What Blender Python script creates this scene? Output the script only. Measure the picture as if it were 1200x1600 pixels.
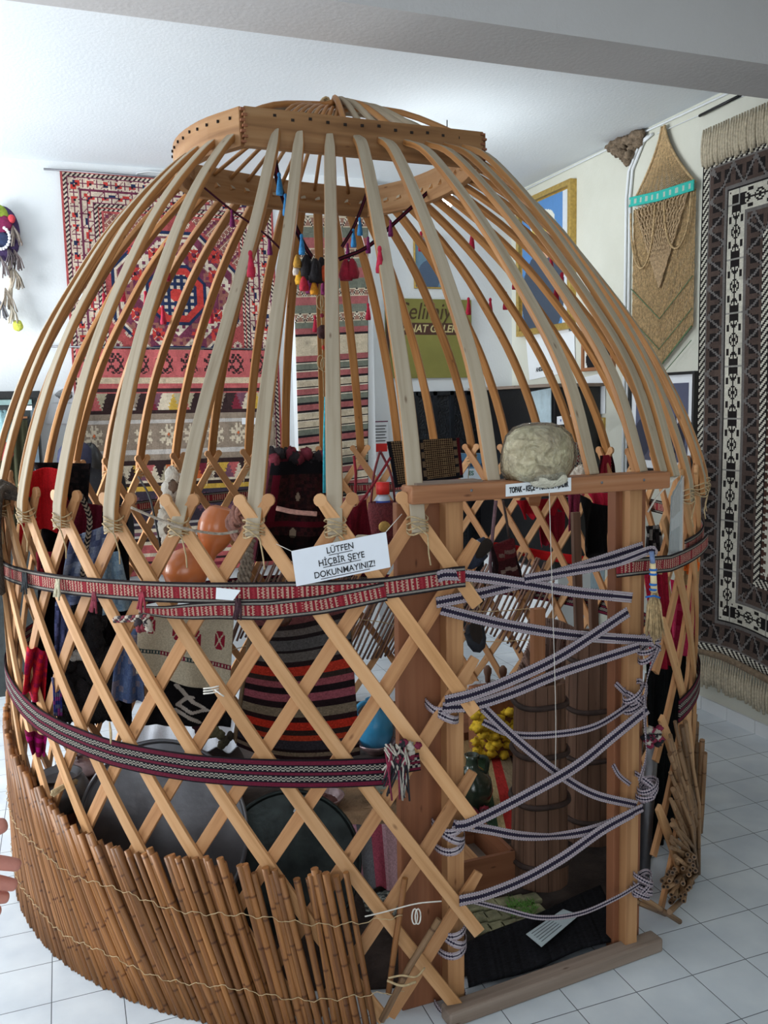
import bpy, math, random
import numpy as np
from mathutils import Vector, Matrix

rnd = random.Random(7)
rng = np.random.default_rng(11)
for o in list(bpy.data.objects):
    bpy.data.objects.remove(o)
SC = bpy.context.scene
COL = SC.collection

# ------------------------------------------------------------------ camera
FPX = 1348.24
EYE = np.array([0.0, 0.0, 1.7143])
CR = np.array([0.93710983, -0.34838021, -0.0213636])
CU = np.array([0.06282604, 0.10815502, 0.99214685])
CF = np.array([0.34333375, 0.93109276, -0.12324049])
cam_d = bpy.data.cameras.new('camera')
cam = bpy.data.objects.new('camera', cam_d)
COL.objects.link(cam)
cam_d.sensor_fit = 'VERTICAL'
cam_d.sensor_height = 24.0
cam_d.lens = 24.0 * FPX / 1600.0
cam_d.clip_start = 0.02
cam.matrix_world = Matrix([(CR[0], CU[0], -CF[0], EYE[0]), (CR[1], CU[1], -CF[1], EYE[1]),
                           (CR[2], CU[2], -CF[2], EYE[2]), (0, 0, 0, 1)])
SC.camera = cam

# ------------------------------------------------------------------ light and exposure
SC.view_settings.view_transform = 'Standard'
SC.view_settings.look = 'None'
SC.view_settings.gamma = 1.0
SC.view_settings.use_curve_mapping = False
SC.view_settings.exposure = 0.0
W = bpy.data.worlds.new('world')
SC.world = W
W.use_nodes = True
W.node_tree.nodes['Background'].inputs[0].default_value = (0.75, 0.86, 1.0, 1)
W.node_tree.nodes['Background'].inputs[1].default_value = 0.6


def area(name, loc, target, sx, sy, power, col):
    d = bpy.data.lights.new(name, 'AREA')
    d.shape = 'RECTANGLE'
    d.size = sx
    d.size_y = sy
    d.energy = power
    d.color = col
    o = bpy.data.objects.new(name, d)
    COL.objects.link(o)
    o.location = loc
    o.rotation_euler = (Vector(target) - Vector(loc)).to_track_quat('-Z', 'Y').to_euler()
    return o


area('window_light_left', (-2.95, 4.3, 1.7), (1.6, 4.9, 2.1), 1.8, 1.7, 200, (0.93, 0.97, 1.0))
area('window_light_rear', (-0.9, -2.8, 2.0), (0.9, 3.2, 1.0), 3.2, 1.8, 60, (0.95, 0.98, 1.0))
area('window_light_near_left', (-2.9, 0.3, 1.9), (1.0, 2.2, 1.0), 2.0, 1.5, 28, (0.90, 0.95, 1.0))

# ------------------------------------------------------------------ helpers: places


def ray(x, y):
    return CF + (x - 600) / FPX * CR - (y - 800) / FPX * CU


def on(ax, v, x, y):
    d = ray(x, y)
    return EYE + d * ((v - EYE[ax]) / d[ax])


def PY(x, y, Y):
    return on(1, Y, x, y)


def PX(x, y, X):
    return on(0, X, x, y)


def PZ(x, y, Z=0.0):
    return on(2, Z, x, y)


CX, CY, RL = 1.11, 3.37, 1.33


def PC(x, y, R=RL, far=False):
    d = ray(x, y)
    a = d[0] ** 2 + d[1] ** 2
    b = -(d[0] * CX + d[1] * CY)
    c = CX * CX + CY * CY - R * R
    D = max(b * b - a * c, 0)
    t = (-b + (D ** .5 if far else -D ** .5)) / a
    return EYE + d * t


def ang(p):
    return math.degrees(math.atan2(p[1] - CY, p[0] - CX))


def cyl(th, R, z):
    a = math.radians(th)
    return np.array([CX + R * math.cos(a), CY + R * math.sin(a), z])


# ------------------------------------------------------------------ helpers: colour and materials
def lin(c):
    c = np.asarray(c, float) / 255.0
    return np.where(c <= 0.04045, c / 12.92, ((c + 0.055) / 1.055) ** 2.4)


def L(r, g, b):
    return tuple(float(v) for v in lin((r, g, b)))


def nodes(m):
    m.use_nodes = True
    nt = m.node_tree
    return nt, nt.nodes['Principled BSDF']


def link(nt, a, b):
    nt.links.new(a, b)


def ramp(nt, stops):
    r = nt.nodes.new('ShaderNodeValToRGB')
    e = r.color_ramp.elements
    e[0].position, e[0].color = stops[0][0], (*stops[0][1], 1)
    e[1].position, e[1].color = stops[-1][0], (*stops[-1][1], 1)
    for p, c in stops[1:-1]:
        n = e.new(p)
        n.color = (*c, 1)
    return r


def plain(name, c, rough=0.6, metal=0.0, var=0.12, scale=25.0, bump=0.15, coat=0.0, trans=0.0, bscale=None, sheen=0.0):
    """a single-coloured surface with slight mottling and bump"""
    m = bpy.data.materials.new(name)
    nt, b = nodes(m)
    tc = nt.nodes.new('ShaderNodeTexCoord')
    n = nt.nodes.new('ShaderNodeTexNoise')
    n.inputs['Scale'].default_value = scale
    n.inputs['Detail'].default_value = 6
    link(nt, tc.outputs['Object'], n.inputs['Vector'])
    c = np.array(L(*c))
    r = ramp(nt, [(0.3, tuple(c * (1 - var))), (0.7, tuple(np.clip(c * (1 + var), 0, 1)))])
    link(nt, n.outputs['Fac'], r.inputs['Fac'])
    link(nt, r.outputs['Color'], b.inputs['Base Color'])
    b.inputs['Roughness'].default_value = rough
    b.inputs['Metallic'].default_value = metal
    b.inputs['Coat Weight'].default_value = coat
    b.inputs['Transmission Weight'].default_value = trans
    b.inputs['Sheen Weight'].default_value = sheen
    if bump:
        n2 = nt.nodes.new('ShaderNodeTexNoise')
        n2.inputs['Scale'].default_value = bscale or scale * 4
        n2.inputs['Detail'].default_value = 4
        link(nt, tc.outputs['Object'], n2.inputs['Vector'])
        bp = nt.nodes.new('ShaderNodeBump')
        bp.inputs['Strength'].default_value = bump
        bp.inputs['Distance'].default_value = 0.01
        link(nt, n2.outputs['Fac'], bp.inputs['Height'])
        link(nt, bp.outputs['Normal'], b.inputs['Normal'])
    return m


def woven(name, rough=0.95, var=0.25, scale=220.0, bump=0.5):
    """textile whose woven colours sit in the mesh's 'Col' attribute"""
    m = bpy.data.materials.new(name)
    nt, b = nodes(m)
    at = nt.nodes.new('ShaderNodeAttribute')
    at.attribute_name = 'Col'
    tc = nt.nodes.new('ShaderNodeTexCoord')
    n = nt.nodes.new('ShaderNodeTexNoise')
    n.inputs['Scale'].default_value = scale
    n.inputs['Detail'].default_value = 5
    link(nt, tc.outputs['Object'], n.inputs['Vector'])
    r = ramp(nt, [(0.3, (1 - var,) * 3), (0.7, (1, 1, 1))])
    link(nt, n.outputs['Fac'], r.inputs['Fac'])
    mx = nt.nodes.new('ShaderNodeMix')
    mx.data_type = 'RGBA'
    mx.blend_type = 'MULTIPLY'
    mx.inputs['Factor'].default_value = 1
    link(nt, at.outputs['Color'], mx.inputs[6])
    link(nt, r.outputs['Color'], mx.inputs[7])
    link(nt, mx.outputs[2], b.inputs['Base Color'])
    b.inputs['Roughness'].default_value = rough
    b.inputs['Specular IOR Level'].default_value = 0.15
    bp = nt.nodes.new('ShaderNodeBump')
    bp.inputs['Strength'].default_value = bump
    bp.inputs['Distance'].default_value = 0.004
    link(nt, n.outputs['Fac'], bp.inputs['Height'])
    link(nt, bp.outputs['Normal'], b.inputs['Normal'])
    return m


def wood(name, c1, c2, c3=None, rough=0.6, grain=45.0, coat=0.0, along=2.2, knots=True, jitter=0.18):
    """wood grain running along the U direction of the UV map (metres); each object's tone differs a little"""
    m = bpy.data.materials.new(name)
    nt, b = nodes(m)
    uv = nt.nodes.new('ShaderNodeTexCoord')
    oi = nt.nodes.new('ShaderNodeObjectInfo')
    mp = nt.nodes.new('ShaderNodeMapping')
    mp.inputs['Scale'].default_value = (along, grain, 1)
    link(nt, uv.outputs['UV'], mp.inputs['Vector'])
    ad = nt.nodes.new('ShaderNodeVectorMath')
    ad.operation = 'ADD'
    mul = nt.nodes.new('ShaderNodeMath')
    mul.operation = 'MULTIPLY'
    mul.inputs[1].default_value = 37.0
    link(nt, oi.outputs['Random'], mul.inputs[0])
    link(nt, mp.outputs[0], ad.inputs[0])
    link(nt, mul.outputs[0], ad.inputs[1])
    n = nt.nodes.new('ShaderNodeTexNoise')
    n.inputs['Scale'].default_value = 1.0
    n.inputs['Detail'].default_value = 7
    n.inputs['Distortion'].default_value = 0.6
    link(nt, ad.outputs[0], n.inputs['Vector'])
    r = ramp(nt, [(0.25, L(*c2)), (0.5, L(*c1)), (0.8, L(*(c3 or c1)))])
    link(nt, n.outputs['Fac'], r.inputs['Fac'])
    hsv = nt.nodes.new('ShaderNodeHueSaturation')
    mr = nt.nodes.new('ShaderNodeMapRange')
    mr.inputs['To Min'].default_value = 1 - jitter
    mr.inputs['To Max'].default_value = 1 + jitter * 0.6
    link(nt, oi.outputs['Random'], mr.inputs['Value'])
    link(nt, mr.outputs[0], hsv.inputs['Value'])
    link(nt, r.outputs['Color'], hsv.inputs['Color'])
    out = hsv.outputs[0]
    if knots:
        mp2 = nt.nodes.new('ShaderNodeMapping')
        mp2.inputs['Scale'].default_value = (7, 22, 1)
        link(nt, uv.outputs['UV'], mp2.inputs['Vector'])
        ad2 = nt.nodes.new('ShaderNodeVectorMath')
        link(nt, mp2.outputs[0], ad2.inputs[0])
        link(nt, mul.outputs[0], ad2.inputs[1])
        vo = nt.nodes.new('ShaderNodeTexVoronoi')
        vo.inputs['Scale'].default_value = 1
        link(nt, ad2.outputs[0], vo.inputs['Vector'])
        kr = ramp(nt, [(0.03, (0.25, 0.15, 0.1)), (0.10, (1, 1, 1))])
        link(nt, vo.outputs['Distance'], kr.inputs['Fac'])
        mx = nt.nodes.new('ShaderNodeMix')
        mx.data_type = 'RGBA'
        mx.blend_type = 'MULTIPLY'
        mx.inputs['Factor'].default_value = 0.7
        link(nt, out, mx.inputs[6])
        link(nt, kr.outputs['Color'], mx.inputs[7])
        out = mx.outputs[2]
    link(nt, out, b.inputs['Base Color'])
    b.inputs['Roughness'].default_value = rough
    b.inputs['Coat Weight'].default_value = coat
    b.inputs['Coat Roughness'].default_value = 0.3
    b.inputs['Specular IOR Level'].default_value = 0.3
    bp = nt.nodes.new('ShaderNodeBump')
    bp.inputs['Strength'].default_value = 0.25
    bp.inputs['Distance'].default_value = 0.003
    link(nt, n.outputs['Fac'], bp.inputs['Height'])
    link(nt, bp.outputs['Normal'], b.inputs['Normal'])
    return m


def reed_mat(name, c1, c2):
    """cane: long streaks with dark rings at the joints, tone differing from stalk to stalk"""
    m = bpy.data.materials.new(name)
    nt, b = nodes(m)
    uv = nt.nodes.new('ShaderNodeTexCoord')
    oi = nt.nodes.new('ShaderNodeObjectInfo')
    sp = nt.nodes.new('ShaderNodeSeparateXYZ')
    link(nt, uv.outputs['UV'], sp.inputs[0])
    a = nt.nodes.new('ShaderNodeMath')
    a.operation = 'ADD'
    link(nt, sp.outputs[0], a.inputs[0])
    link(nt, oi.outputs['Random'], a.inputs[1])
    fr = nt.nodes.new('ShaderNodeMath')
    fr.operation = 'PINGPONG'
    fr.inputs[1].default_value = 0.075
    link(nt, a.outputs[0], fr.inputs[0])
    kr = ramp(nt, [(0.0, (0.35, 0.25, 0.18)), (0.07, (1, 1, 1))])
    mm = nt.nodes.new('ShaderNodeMath')
    mm.operation = 'MULTIPLY'
    mm.inputs[1].default_value = 13.3
    link(nt, fr.outputs[0], mm.inputs[0])
    link(nt, mm.outputs[0], kr.inputs['Fac'])
    mp = nt.nodes.new('ShaderNodeMapping')
    mp.inputs['Scale'].default_value = (3, 90, 1)
    link(nt, uv.outputs['UV'], mp.inputs['Vector'])
    n = nt.nodes.new('ShaderNodeTexNoise')
    n.inputs['Scale'].default_value = 1
    n.inputs['Detail'].default_value = 5
    ad = nt.nodes.new('ShaderNodeVectorMath')
    mul = nt.nodes.new('ShaderNodeMath')
    mul.operation = 'MULTIPLY'
    mul.inputs[1].default_value = 51.0
    link(nt, oi.outputs['Random'], mul.inputs[0])
    link(nt, mp.outputs[0], ad.inputs[0])
    link(nt, mul.outputs[0], ad.inputs[1])
    link(nt, ad.outputs[0], n.inputs['Vector'])
    r = ramp(nt, [(0.3, L(*c2)), (0.7, L(*c1))])
    link(nt, n.outputs['Fac'], r.inputs['Fac'])
    hsv = nt.nodes.new('ShaderNodeHueSaturation')
    mr = nt.nodes.new('ShaderNodeMapRange')
    mr.inputs['To Min'].default_value = 0.62
    mr.inputs['To Max'].default_value = 1.15
    link(nt, oi.outputs['Random'], mr.inputs['Value'])
    link(nt, mr.outputs[0], hsv.inputs['Value'])
    link(nt, r.outputs['Color'], hsv.inputs['Color'])
    mx = nt.nodes.new('ShaderNodeMix')
    mx.data_type = 'RGBA'
    mx.blend_type = 'MULTIPLY'
    mx.inputs['Factor'].default_value = 1
    link(nt, hsv.outputs[0], mx.inputs[6])
    link(nt, kr.outputs['Color'], mx.inputs[7])
    link(nt, mx.outputs[2], b.inputs['Base Color'])
    b.inputs['Roughness'].default_value = 0.5
    b.inputs['Specular IOR Level'].default_value = 0.35
    return m


# ------------------------------------------------------------------ helpers: objects
def tag(o, label=None, cat=None, group=None, kind=None):
    if label:
        o['label'] = label
    if cat:
        o['category'] = cat
    if group:
        o['group'] = group
    if kind:
        o['kind'] = kind
    return o


def thing(name, loc, label, cat, group=None):
    o = bpy.data.objects.new(name, None)
    o.empty_display_size = 0.05
    COL.objects.link(o)
    o.location = [float(v) for v in loc]
    return tag(o, label, cat, group)


def attach(o, parent):
    """child whose mesh is written in world coordinates"""
    if parent is not None:
        o.parent = parent
        if parent.type == 'EMPTY':
            o.matrix_parent_inverse = Matrix.Translation(-Vector(parent.location))


class MB:
    def __init__(s):
        s.v, s.f, s.uv, s.mi, s.sm = [], [], [], [], []

    def add(s, vs, fs, uvs=None, mi=0, smooth=False):
        k = len(s.v)
        s.v.extend([tuple(map(float, p)) for p in vs])
        for i, f in enumerate(fs):
            s.f.append([k + j for j in f])
            s.uv.append(uvs[i] if uvs else [(vs[j][0], vs[j][2]) for j in f])
            s.mi.append(mi[i] if isinstance(mi, (list, tuple)) else mi)
            s.sm.append(smooth)
        return s

    def box(s, c, size, ax=None, mi=0):
        """box about centre c; ax = three unit axes; u runs along the longest side"""
        c = np.asarray(c, float)
        ax = np.eye(3) if ax is None else np.asarray(ax, float)
        h = np.asarray(size, float) / 2
        k = int(np.argmax(size))
        vs, lo = [], []
        for sx in (-1, 1):
            for sy in (-1, 1):
                for sz in (-1, 1):
                    q = np.array([sx, sy, sz]) * h
                    vs.append(c + q @ ax)
                    lo.append(q)
        fs = [(0, 1, 3, 2), (4, 6, 7, 5), (0, 4, 5, 1), (2, 3, 7, 6), (0, 2, 6, 4), (1, 5, 7, 3)]
        uvs = []
        others = [i for i in range(3) if i != k]
        for f in fs:
            uvs.append([(float(lo[j][k]), float(lo[j][others[0]] + lo[j][others[1]] + 0.3)) for j in f])
        return s.add(vs, fs, uvs, mi)

    def quadbox(s, a, b, c, d, n, t, mi=0):
        """a slab: quad a b c d pushed along n by t"""
        n = np.asarray(n, float) * t
        q = [np.asarray(p, float) for p in (a, b, c, d)]
        vs = q + [p + n for p in q]
        fs = [(0, 1, 2, 3), (7, 6, 5, 4), (0, 4, 5, 1), (1, 5, 6, 2), (2, 6, 7, 3), (3, 7, 4, 0)]
        l1 = float(np.linalg.norm(q[1] - q[0]))
        l2 = float(np.linalg.norm(q[2] - q[1]))
        base = [(0, 0), (l1, 0), (l1, l2), (0, l2)]
        if l2 > l1:
            base = [(y, x) for x, y in base]
        uvs = [[base[j % 4] for j in f] for f in fs]
        return s.add(vs, fs, uvs, mi)

    def sweep(s, pts, nrm, w, t, mi=(0, 0, 0, 0), caps=True, smooth=False):
        """rectangular section swept along pts; nrm = outward normals; w across, t thick; widths may vary"""
        pts = np.asarray(pts, float)
        nrm = np.asarray(nrm, float)
        if nrm.ndim == 1:
            nrm = np.tile(nrm, (len(pts), 1))
        n = len(pts)
        w = np.full(n, w) if np.isscalar(w) else np.asarray(w)
        t = np.full(n, t) if np.isscalar(t) else np.asarray(t)
        tan = np.gradient(pts, axis=0)
        tan /= np.linalg.norm(tan, axis=1)[:, None] + 1e-9
        bi = np.cross(tan, nrm)
        bi /= np.linalg.norm(bi, axis=1)[:, None] + 1e-9
        nn = np.cross(bi, tan)
        ln = np.concatenate([[0], np.cumsum(np.linalg.norm(np.diff(pts, axis=0), axis=1))])
        vs = []
        for i in range(n):
            for (a, b) in ((-1, 1), (1, 1), (1, -1), (-1, -1)):
                vs.append(pts[i] + bi[i] * a * w[i] / 2 + nn[i] * b * t[i] / 2)
        fs, uvs, mis = [], [], []
        W0, T0 = float(w[0]), float(t[0])
        per = [0, W0, W0 + T0, 2 * W0 + T0, 2 * W0 + 2 * T0]
        for i in range(n - 1):
            for k in range(4):
                k2 = (k + 1) % 4
                fs.append((i * 4 + k, i * 4 + k2, (i + 1) * 4 + k2, (i + 1) * 4 + k))
                uvs.append([(ln[i], per[k]), (ln[i], per[k + 1]), (ln[i + 1], per[k + 1]), (ln[i + 1], per[k])])
                mis.append(mi[k])
        if caps:
            fs.append((3, 2, 1, 0))
            uvs.append([(0, 0)] * 4)
            mis.append(mi[0])
            e = (n - 1) * 4
            fs.append((e, e + 1, e + 2, e + 3))
            uvs.append([(0, 0)] * 4)
            mis.append(mi[0])
        return s.add(vs, fs, uvs, mis, smooth)

    def tube(s, pts, r, n=8, mi=0, caps=True, squash=None):
        pts = np.asarray(pts, float)
        m = len(pts)
        r = np.full(m, r) if np.isscalar(r) else np.asarray(r)
        tan = np.gradient(pts, axis=0)
        tan /= np.linalg.norm(tan, axis=1)[:, None] + 1e-9
        up = np.array([0.13, 0.21, 0.97])
        if abs(tan[0] @ up) > 0.9:
            up = np.array([1, 0.1, 0.0])
        vs, u = [], None
        for i in range(m):
            if u is None:
                u = np.cross(tan[i], up)
            else:
                u = u - tan[i] * (u @ tan[i])
            u /= np.linalg.norm(u) + 1e-9
            v = np.cross(tan[i], u)
            for k in range(n):
                a = 2 * math.pi * k / n
                vs.append(pts[i] + r[i] * (math.cos(a) * u + math.sin(a) * v))
        ln = np.concatenate([[0], np.cumsum(np.linalg.norm(np.diff(pts, axis=0), axis=1))])
        fs, uvs = [], []
        rr = float(np.max(r))
        for i in range(m - 1):
            for k in range(n):
                k2 = (k + 1) % n
                fs.append((i * n + k, i * n + k2, (i + 1) * n + k2, (i + 1) * n + k))
                c0, c1 = 6.28 * rr * k / n, 6.28 * rr * (k + 1) / n
                uvs.append([(ln[i], c0), (ln[i], c1), (ln[i + 1], c1), (ln[i + 1], c0)])
        s.add(vs, fs, uvs, mi, True)
        if caps:
            b = len(s.v) - m * n
            s.f.append([b + k for k in range(n)][::-1])
            s.uv.append([(0, 0)] * n)
            s.mi.append(mi)
            s.sm.append(False)
            s.f.append([b + (m - 1) * n + k for k in range(n)])
            s.uv.append([(0, 0)] * n)
            s.mi.append(mi)
            s.sm.append(False)
        return s

    def lathe(s, c, prof, n=24, ax=None, sq=(1, 1), mi=0, wob=0.0):
        """profile (r, z) turned about the third axis of ax at c"""
        c = np.asarray(c, float)
        ax = np.eye(3) if ax is None else np.asarray(ax, float)
        vs, fs, uvs = [], [], []
        ln = 0
        m = len(prof)
        ls = []
        for i, (r, z) in enumerate(prof):
            if i:
                ln += math.hypot(r - prof[i - 1][0], z - prof[i - 1][1])
            ls.append(ln)
            for k in range(n):
                a = 2 * math.pi * k / n
                w = 1 + wob * math.sin(3 * a + z * 31) + wob * math.sin(5 * a + 1 + z * 17)
                vs.append(c + np.array([r * w * sq[0] * math.cos(a), r * w * sq[1] * math.sin(a), z]) @ ax)
        for i in range(m - 1):
            for k in range(n):
                k2 = (k + 1) % n
                fs.append((i * n + k, i * n + k2, (i + 1) * n + k2, (i + 1) * n + k))
                uvs.append([(ls[i], k * .03), (ls[i], (k + 1) * .03), (ls[i + 1], (k + 1) * .03), (ls[i + 1], k * .03)])
        s.add(vs, fs, uvs, mi, True)
        b = len(s.v) - m * n
        for e, rev in ((0, True), (m - 1, False)):
            if prof[e][0] > 1e-4:
                f = [b + e * n + k for k in range(n)]
                s.f.append(f[::-1] if rev else f)
                s.uv.append([(0, 0)] * n)
                s.mi.append(mi)
                s.sm.append(False)
        return s

    def blob(s, c, r, ax=None, n=16, m=10, wob=0.0, mi=0, seed=0):
        """lumpy ellipsoid with radii r"""
        c = np.asarray(c, float)
        ax = np.eye(3) if ax is None else np.asarray(ax, float)
        ph = [rnd.random() * 6 for _ in range(6)]
        vs, fs = [], []
        for i in range(m + 1):
            t = math.pi * i / m
            for k in range(n):
                a = 2 * math.pi * k / n
                w = 1 + wob * (math.sin(3 * a + ph[0] + 2 * t) * math.sin(2 * t + ph[1]) + .6 * math.sin(5 * a + ph[2]) * math.sin(4 * t + ph[3]))
                q = np.array([math.sin(t) * math.cos(a) * r[0], math.sin(t) * math.sin(a) * r[1], math.cos(t) * r[2]]) * w
                vs.append(c + q @ ax)
        for i in range(m):
            for k in range(n):
                k2 = (k + 1) % n
                fs.append((i * n + k, (i + 1) * n + k, (i + 1) * n + k2, i * n + k2))
        return s.add(vs, fs, None, mi, True)

    def build(s, name, mats, parent=None, local=False, bevel=0.0, solid=0.0, sub=0):
        me = bpy.data.meshes.new(name)
        me.from_pydata(s.v, [], s.f)
        uvl = me.uv_layers.new(name='UVMap')
        flat = np.array([c for f in s.uv for p in f for c in p], dtype=np.float32)
        uvl.data.foreach_set('uv', flat)
        me.polygons.foreach_set('material_index', np.array(s.mi, dtype=np.int32))
        me.polygons.foreach_set('use_smooth', np.array(s.sm, dtype=bool))
        for m in (mats if isinstance(mats, (list, tuple)) else [mats]):
            me.materials.append(m)
        me.update()
        o = bpy.data.objects.new(name, me)
        COL.objects.link(o)
        if local:
            o.parent = parent
        else:
            attach(o, parent)
        if bevel:
            b = o.modifiers.new('bevel', 'BEVEL')
            b.width = bevel
            b.segments = 2
            b.limit_method = 'ANGLE'
        if sub:
            b = o.modifiers.new('sub', 'SUBSURF')
            b.levels = b.render_levels = sub
        if solid:
            b = o.modifiers.new('solid', 'SOLIDIFY')
            b.thickness = solid
        return o


def copy_part(o, parent=None, rz=0.0):
    c = o.copy()
    COL.objects.link(c)
    if parent is not None:
        c.parent = parent
    c.rotation_euler.z = rz
    return c


def grid(name, pts, cols, mat, parent=None, thick=0.004, smooth=True, hole=None):
    """cloth: pts (nu+1, nv+1, 3), one woven colour per cell (nu, nv, 3) in linear light"""
    nu, nv = pts.shape[0] - 1, pts.shape[1] - 1
    idx = np.arange((nu + 1) * (nv + 1)).reshape(nu + 1, nv + 1)
    q = np.stack([idx[:-1, :-1], idx[1:, :-1], idx[1:, 1:], idx[:-1, 1:]], -1).reshape(-1, 4)
    c = np.asarray(cols, float).reshape(-1, 3)
    if hole is not None:
        k = ~np.asarray(hole).reshape(-1)
        q, c = q[k], c[k]
    me = bpy.data.meshes.new(name)
    me.vertices.add((nu + 1) * (nv + 1))
    me.vertices.foreach_set('co', pts.reshape(-1).astype(np.float32))
    me.loops.add(q.size)
    me.loops.foreach_set('vertex_index', q.reshape(-1).astype(np.int32))
    me.polygons.add(len(q))
    me.polygons.foreach_set('loop_start', np.arange(0, q.size, 4, dtype=np.int32))
    me.polygons.foreach_set('use_smooth', np.full(len(q), smooth))
    me.update(calc_edges=True)
    at = me.color_attributes.new('Col', 'FLOAT_COLOR', 'CORNER')
    rgba = np.ones((len(q), 4, 4), dtype=np.float32)
    rgba[:, :, :3] = c[:, None, :]
    at.data.foreach_set('color', rgba.reshape(-1))
    me.materials.append(mat)
    me.validate()
    o = bpy.data.objects.new(name, me)
    COL.objects.link(o)
    attach(o, parent)
    if thick:
        s = o.modifiers.new('solid', 'SOLIDIFY')
        s.thickness = thick
    return o


def spline(pts, n):
    """Catmull-Rom through pts, n samples"""
    p = np.asarray(pts, float)
    if len(p) == 2:
        t = np.linspace(0, 1, n)[:, None]
        return p[0] * (1 - t) + p[1] * t
    p = np.vstack([2 * p[0] - p[1], p, 2 * p[-1] - p[-2]])
    m = len(p) - 3
    out = []
    for u in np.linspace(0, m - 1e-6, n):
        i = int(u)
        t = u - i
        a, b, c, d = p[i], p[i + 1], p[i + 2], p[i + 3]
        out.append(.5 * (2 * b + (c - a) * t + (2 * a - 5 * b + 4 * c - d) * t * t + (3 * b - 3 * c + d - a) * t ** 3))
    return np.array(out)


def strap(name, path, nrm, width, pat, mat, parent=None, cell=0.006, nw=18, thick=0.004, twist=None):
    """woven band following path; pat(s in metres, t 0..1) gives linear rgb arrays"""
    path = np.asarray(path, float)
    ln = np.concatenate([[0], np.cumsum(np.linalg.norm(np.diff(path, axis=0), axis=1))])
    n = max(int(ln[-1] / cell), 4)
    sx = np.linspace(0, ln[-1], n + 1)
    P = np.stack([np.interp(sx, ln, path[:, k]) for k in range(3)], -1)
    nrm = np.asarray(nrm, float)
    N = np.tile(nrm, (n + 1, 1)) if nrm.ndim == 1 else np.stack([np.interp(sx, ln, nrm[:, k]) for k in range(3)], -1)
    T = np.gradient(P, axis=0)
    T /= np.linalg.norm(T, axis=1)[:, None]
    N = N - T * (N * T).sum(1)[:, None]
    N /= np.linalg.norm(N, axis=1)[:, None]
    B = np.cross(N, T)
    if twist is not None:
        a = np.interp(sx / ln[-1], np.linspace(0, 1, len(twist)), twist)[:, None]
        N, B = N * np.cos(a) + B * np.sin(a), B * np.cos(a) - N * np.sin(a)
    wd = width if np.isscalar(width) else np.interp(sx / ln[-1], np.linspace(0, 1, len(width)), width)[:, None, None]
    t = np.linspace(0, 1, nw + 1)
    pts = P[:, None, :] + B[:, None, :] * ((t - .5)[None, :, None] * wd)
    S, Tt = np.meshgrid((sx[:-1] + sx[1:]) / 2, (t[:-1] + t[1:]) / 2, indexing='ij')
    return grid(name, pts, pat(S, Tt), mat, parent, thick)


def cloth(name, p00, p10, p11, p01, pat, mat, parent=None, nu=60, nv=60, fold=0.0, nf=4, n=None, sag=0.0, ragged=0.0, thick=0.004, ph=0.0, grow=1.0, shape=None):
    """hanging cloth between four corners (u across, v down) with folds along v"""
    p00, p10, p11, p01 = [np.asarray(p, float) for p in (p00, p10, p11, p01)]
    u = np.linspace(0, 1, nu + 1)[:, None, None]
    v = np.linspace(0, 1, nv + 1)[None, :, None]
    pts = (p00 * (1 - u) + p10 * u) * (1 - v) + (p01 * (1 - u) + p11 * u) * v
    if n is None:
        n = np.cross(p10 - p00, p01 - p00)
        n /= np.linalg.norm(n)
    n = np.asarray(n, float)
    if fold:
        pts = pts + n * fold * (np.sin(u * nf * 2 * math.pi + ph + 1.3 * np.sin(v * 2.3 + ph)) * (0.35 + 0.65 * v * grow) + .4 * np.sin(u * nf * 4.7 + v * 3 + ph))
    dn = (p01 - p00) / np.linalg.norm(p01 - p00)
    if sag:
        pts = pts + dn * sag * (np.sin(u * math.pi)) * (0.3 + 0.7 * v)
    if ragged:
        rg = np.convolve(rng.normal(size=nu + 3), [.3, .5, .3], 'valid')[:nu + 1]
        pts = pts + dn * ragged * rg[:, None, None] * v ** 3
    if shape is not None:
        mid = (pts[:1] + pts[-1:]) / 2
        pts = mid + (pts - mid) * shape(v)
    U, V = np.meshgrid((u[:-1, 0, 0] + u[1:, 0, 0]) / 2, (v[0, :-1, 0] + v[0, 1:, 0]) / 2, indexing='ij')
    return grid(name, pts, pat(U, V), mat, parent, thick)


def solid_pat(c, var=0.15):
    c = np.array(L(*c))

    def f(U, V):
        k = 1 + var * rng.normal(size=(U.shape[0], 1)) * .5 + var * .4 * rng.normal(size=U.shape)
        return np.clip(c * k[..., None], 0, 1)
    return f


def pick(sel, table):
    return np.array([L(*c) for c in table])[sel]


def text(name, body, origin, xd, up, size, mat, parent, align='CENTER', sx=1.0, depth=0.0006, bold=0.0, shear=0.0):
    cu = bpy.data.curves.new(name, 'FONT')
    cu.body = body
    cu.size = size
    cu.align_x = align
    cu.align_y = 'CENTER'
    cu.extrude = depth
    cu.offset = bold
    cu.shear = shear
    cu.materials.append(mat)
    o = bpy.data.objects.new(name, cu)
    COL.objects.link(o)
    xd, up = Vector([float(v) for v in xd]).normalized(), Vector([float(v) for v in up]).normalized()
    z = xd.cross(up)
    M = Matrix([(xd[0], up[0], z[0], origin[0]), (xd[1], up[1], z[1], origin[1]), (xd[2], up[2], z[2], origin[2]), (0, 0, 0, 1)])
    M = M @ Matrix.Diagonal((sx, 1, 1, 1))
    dg = bpy.context.evaluated_depsgraph_get()
    me = bpy.data.meshes.new_from_object(o.evaluated_get(dg))
    bpy.data.objects.remove(o)
    me.transform(M)
    me.materials.clear()
    me.materials.append(mat)
    o = bpy.data.objects.new(name, me)
    COL.objects.link(o)
    attach(o, parent)
    return o


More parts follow.
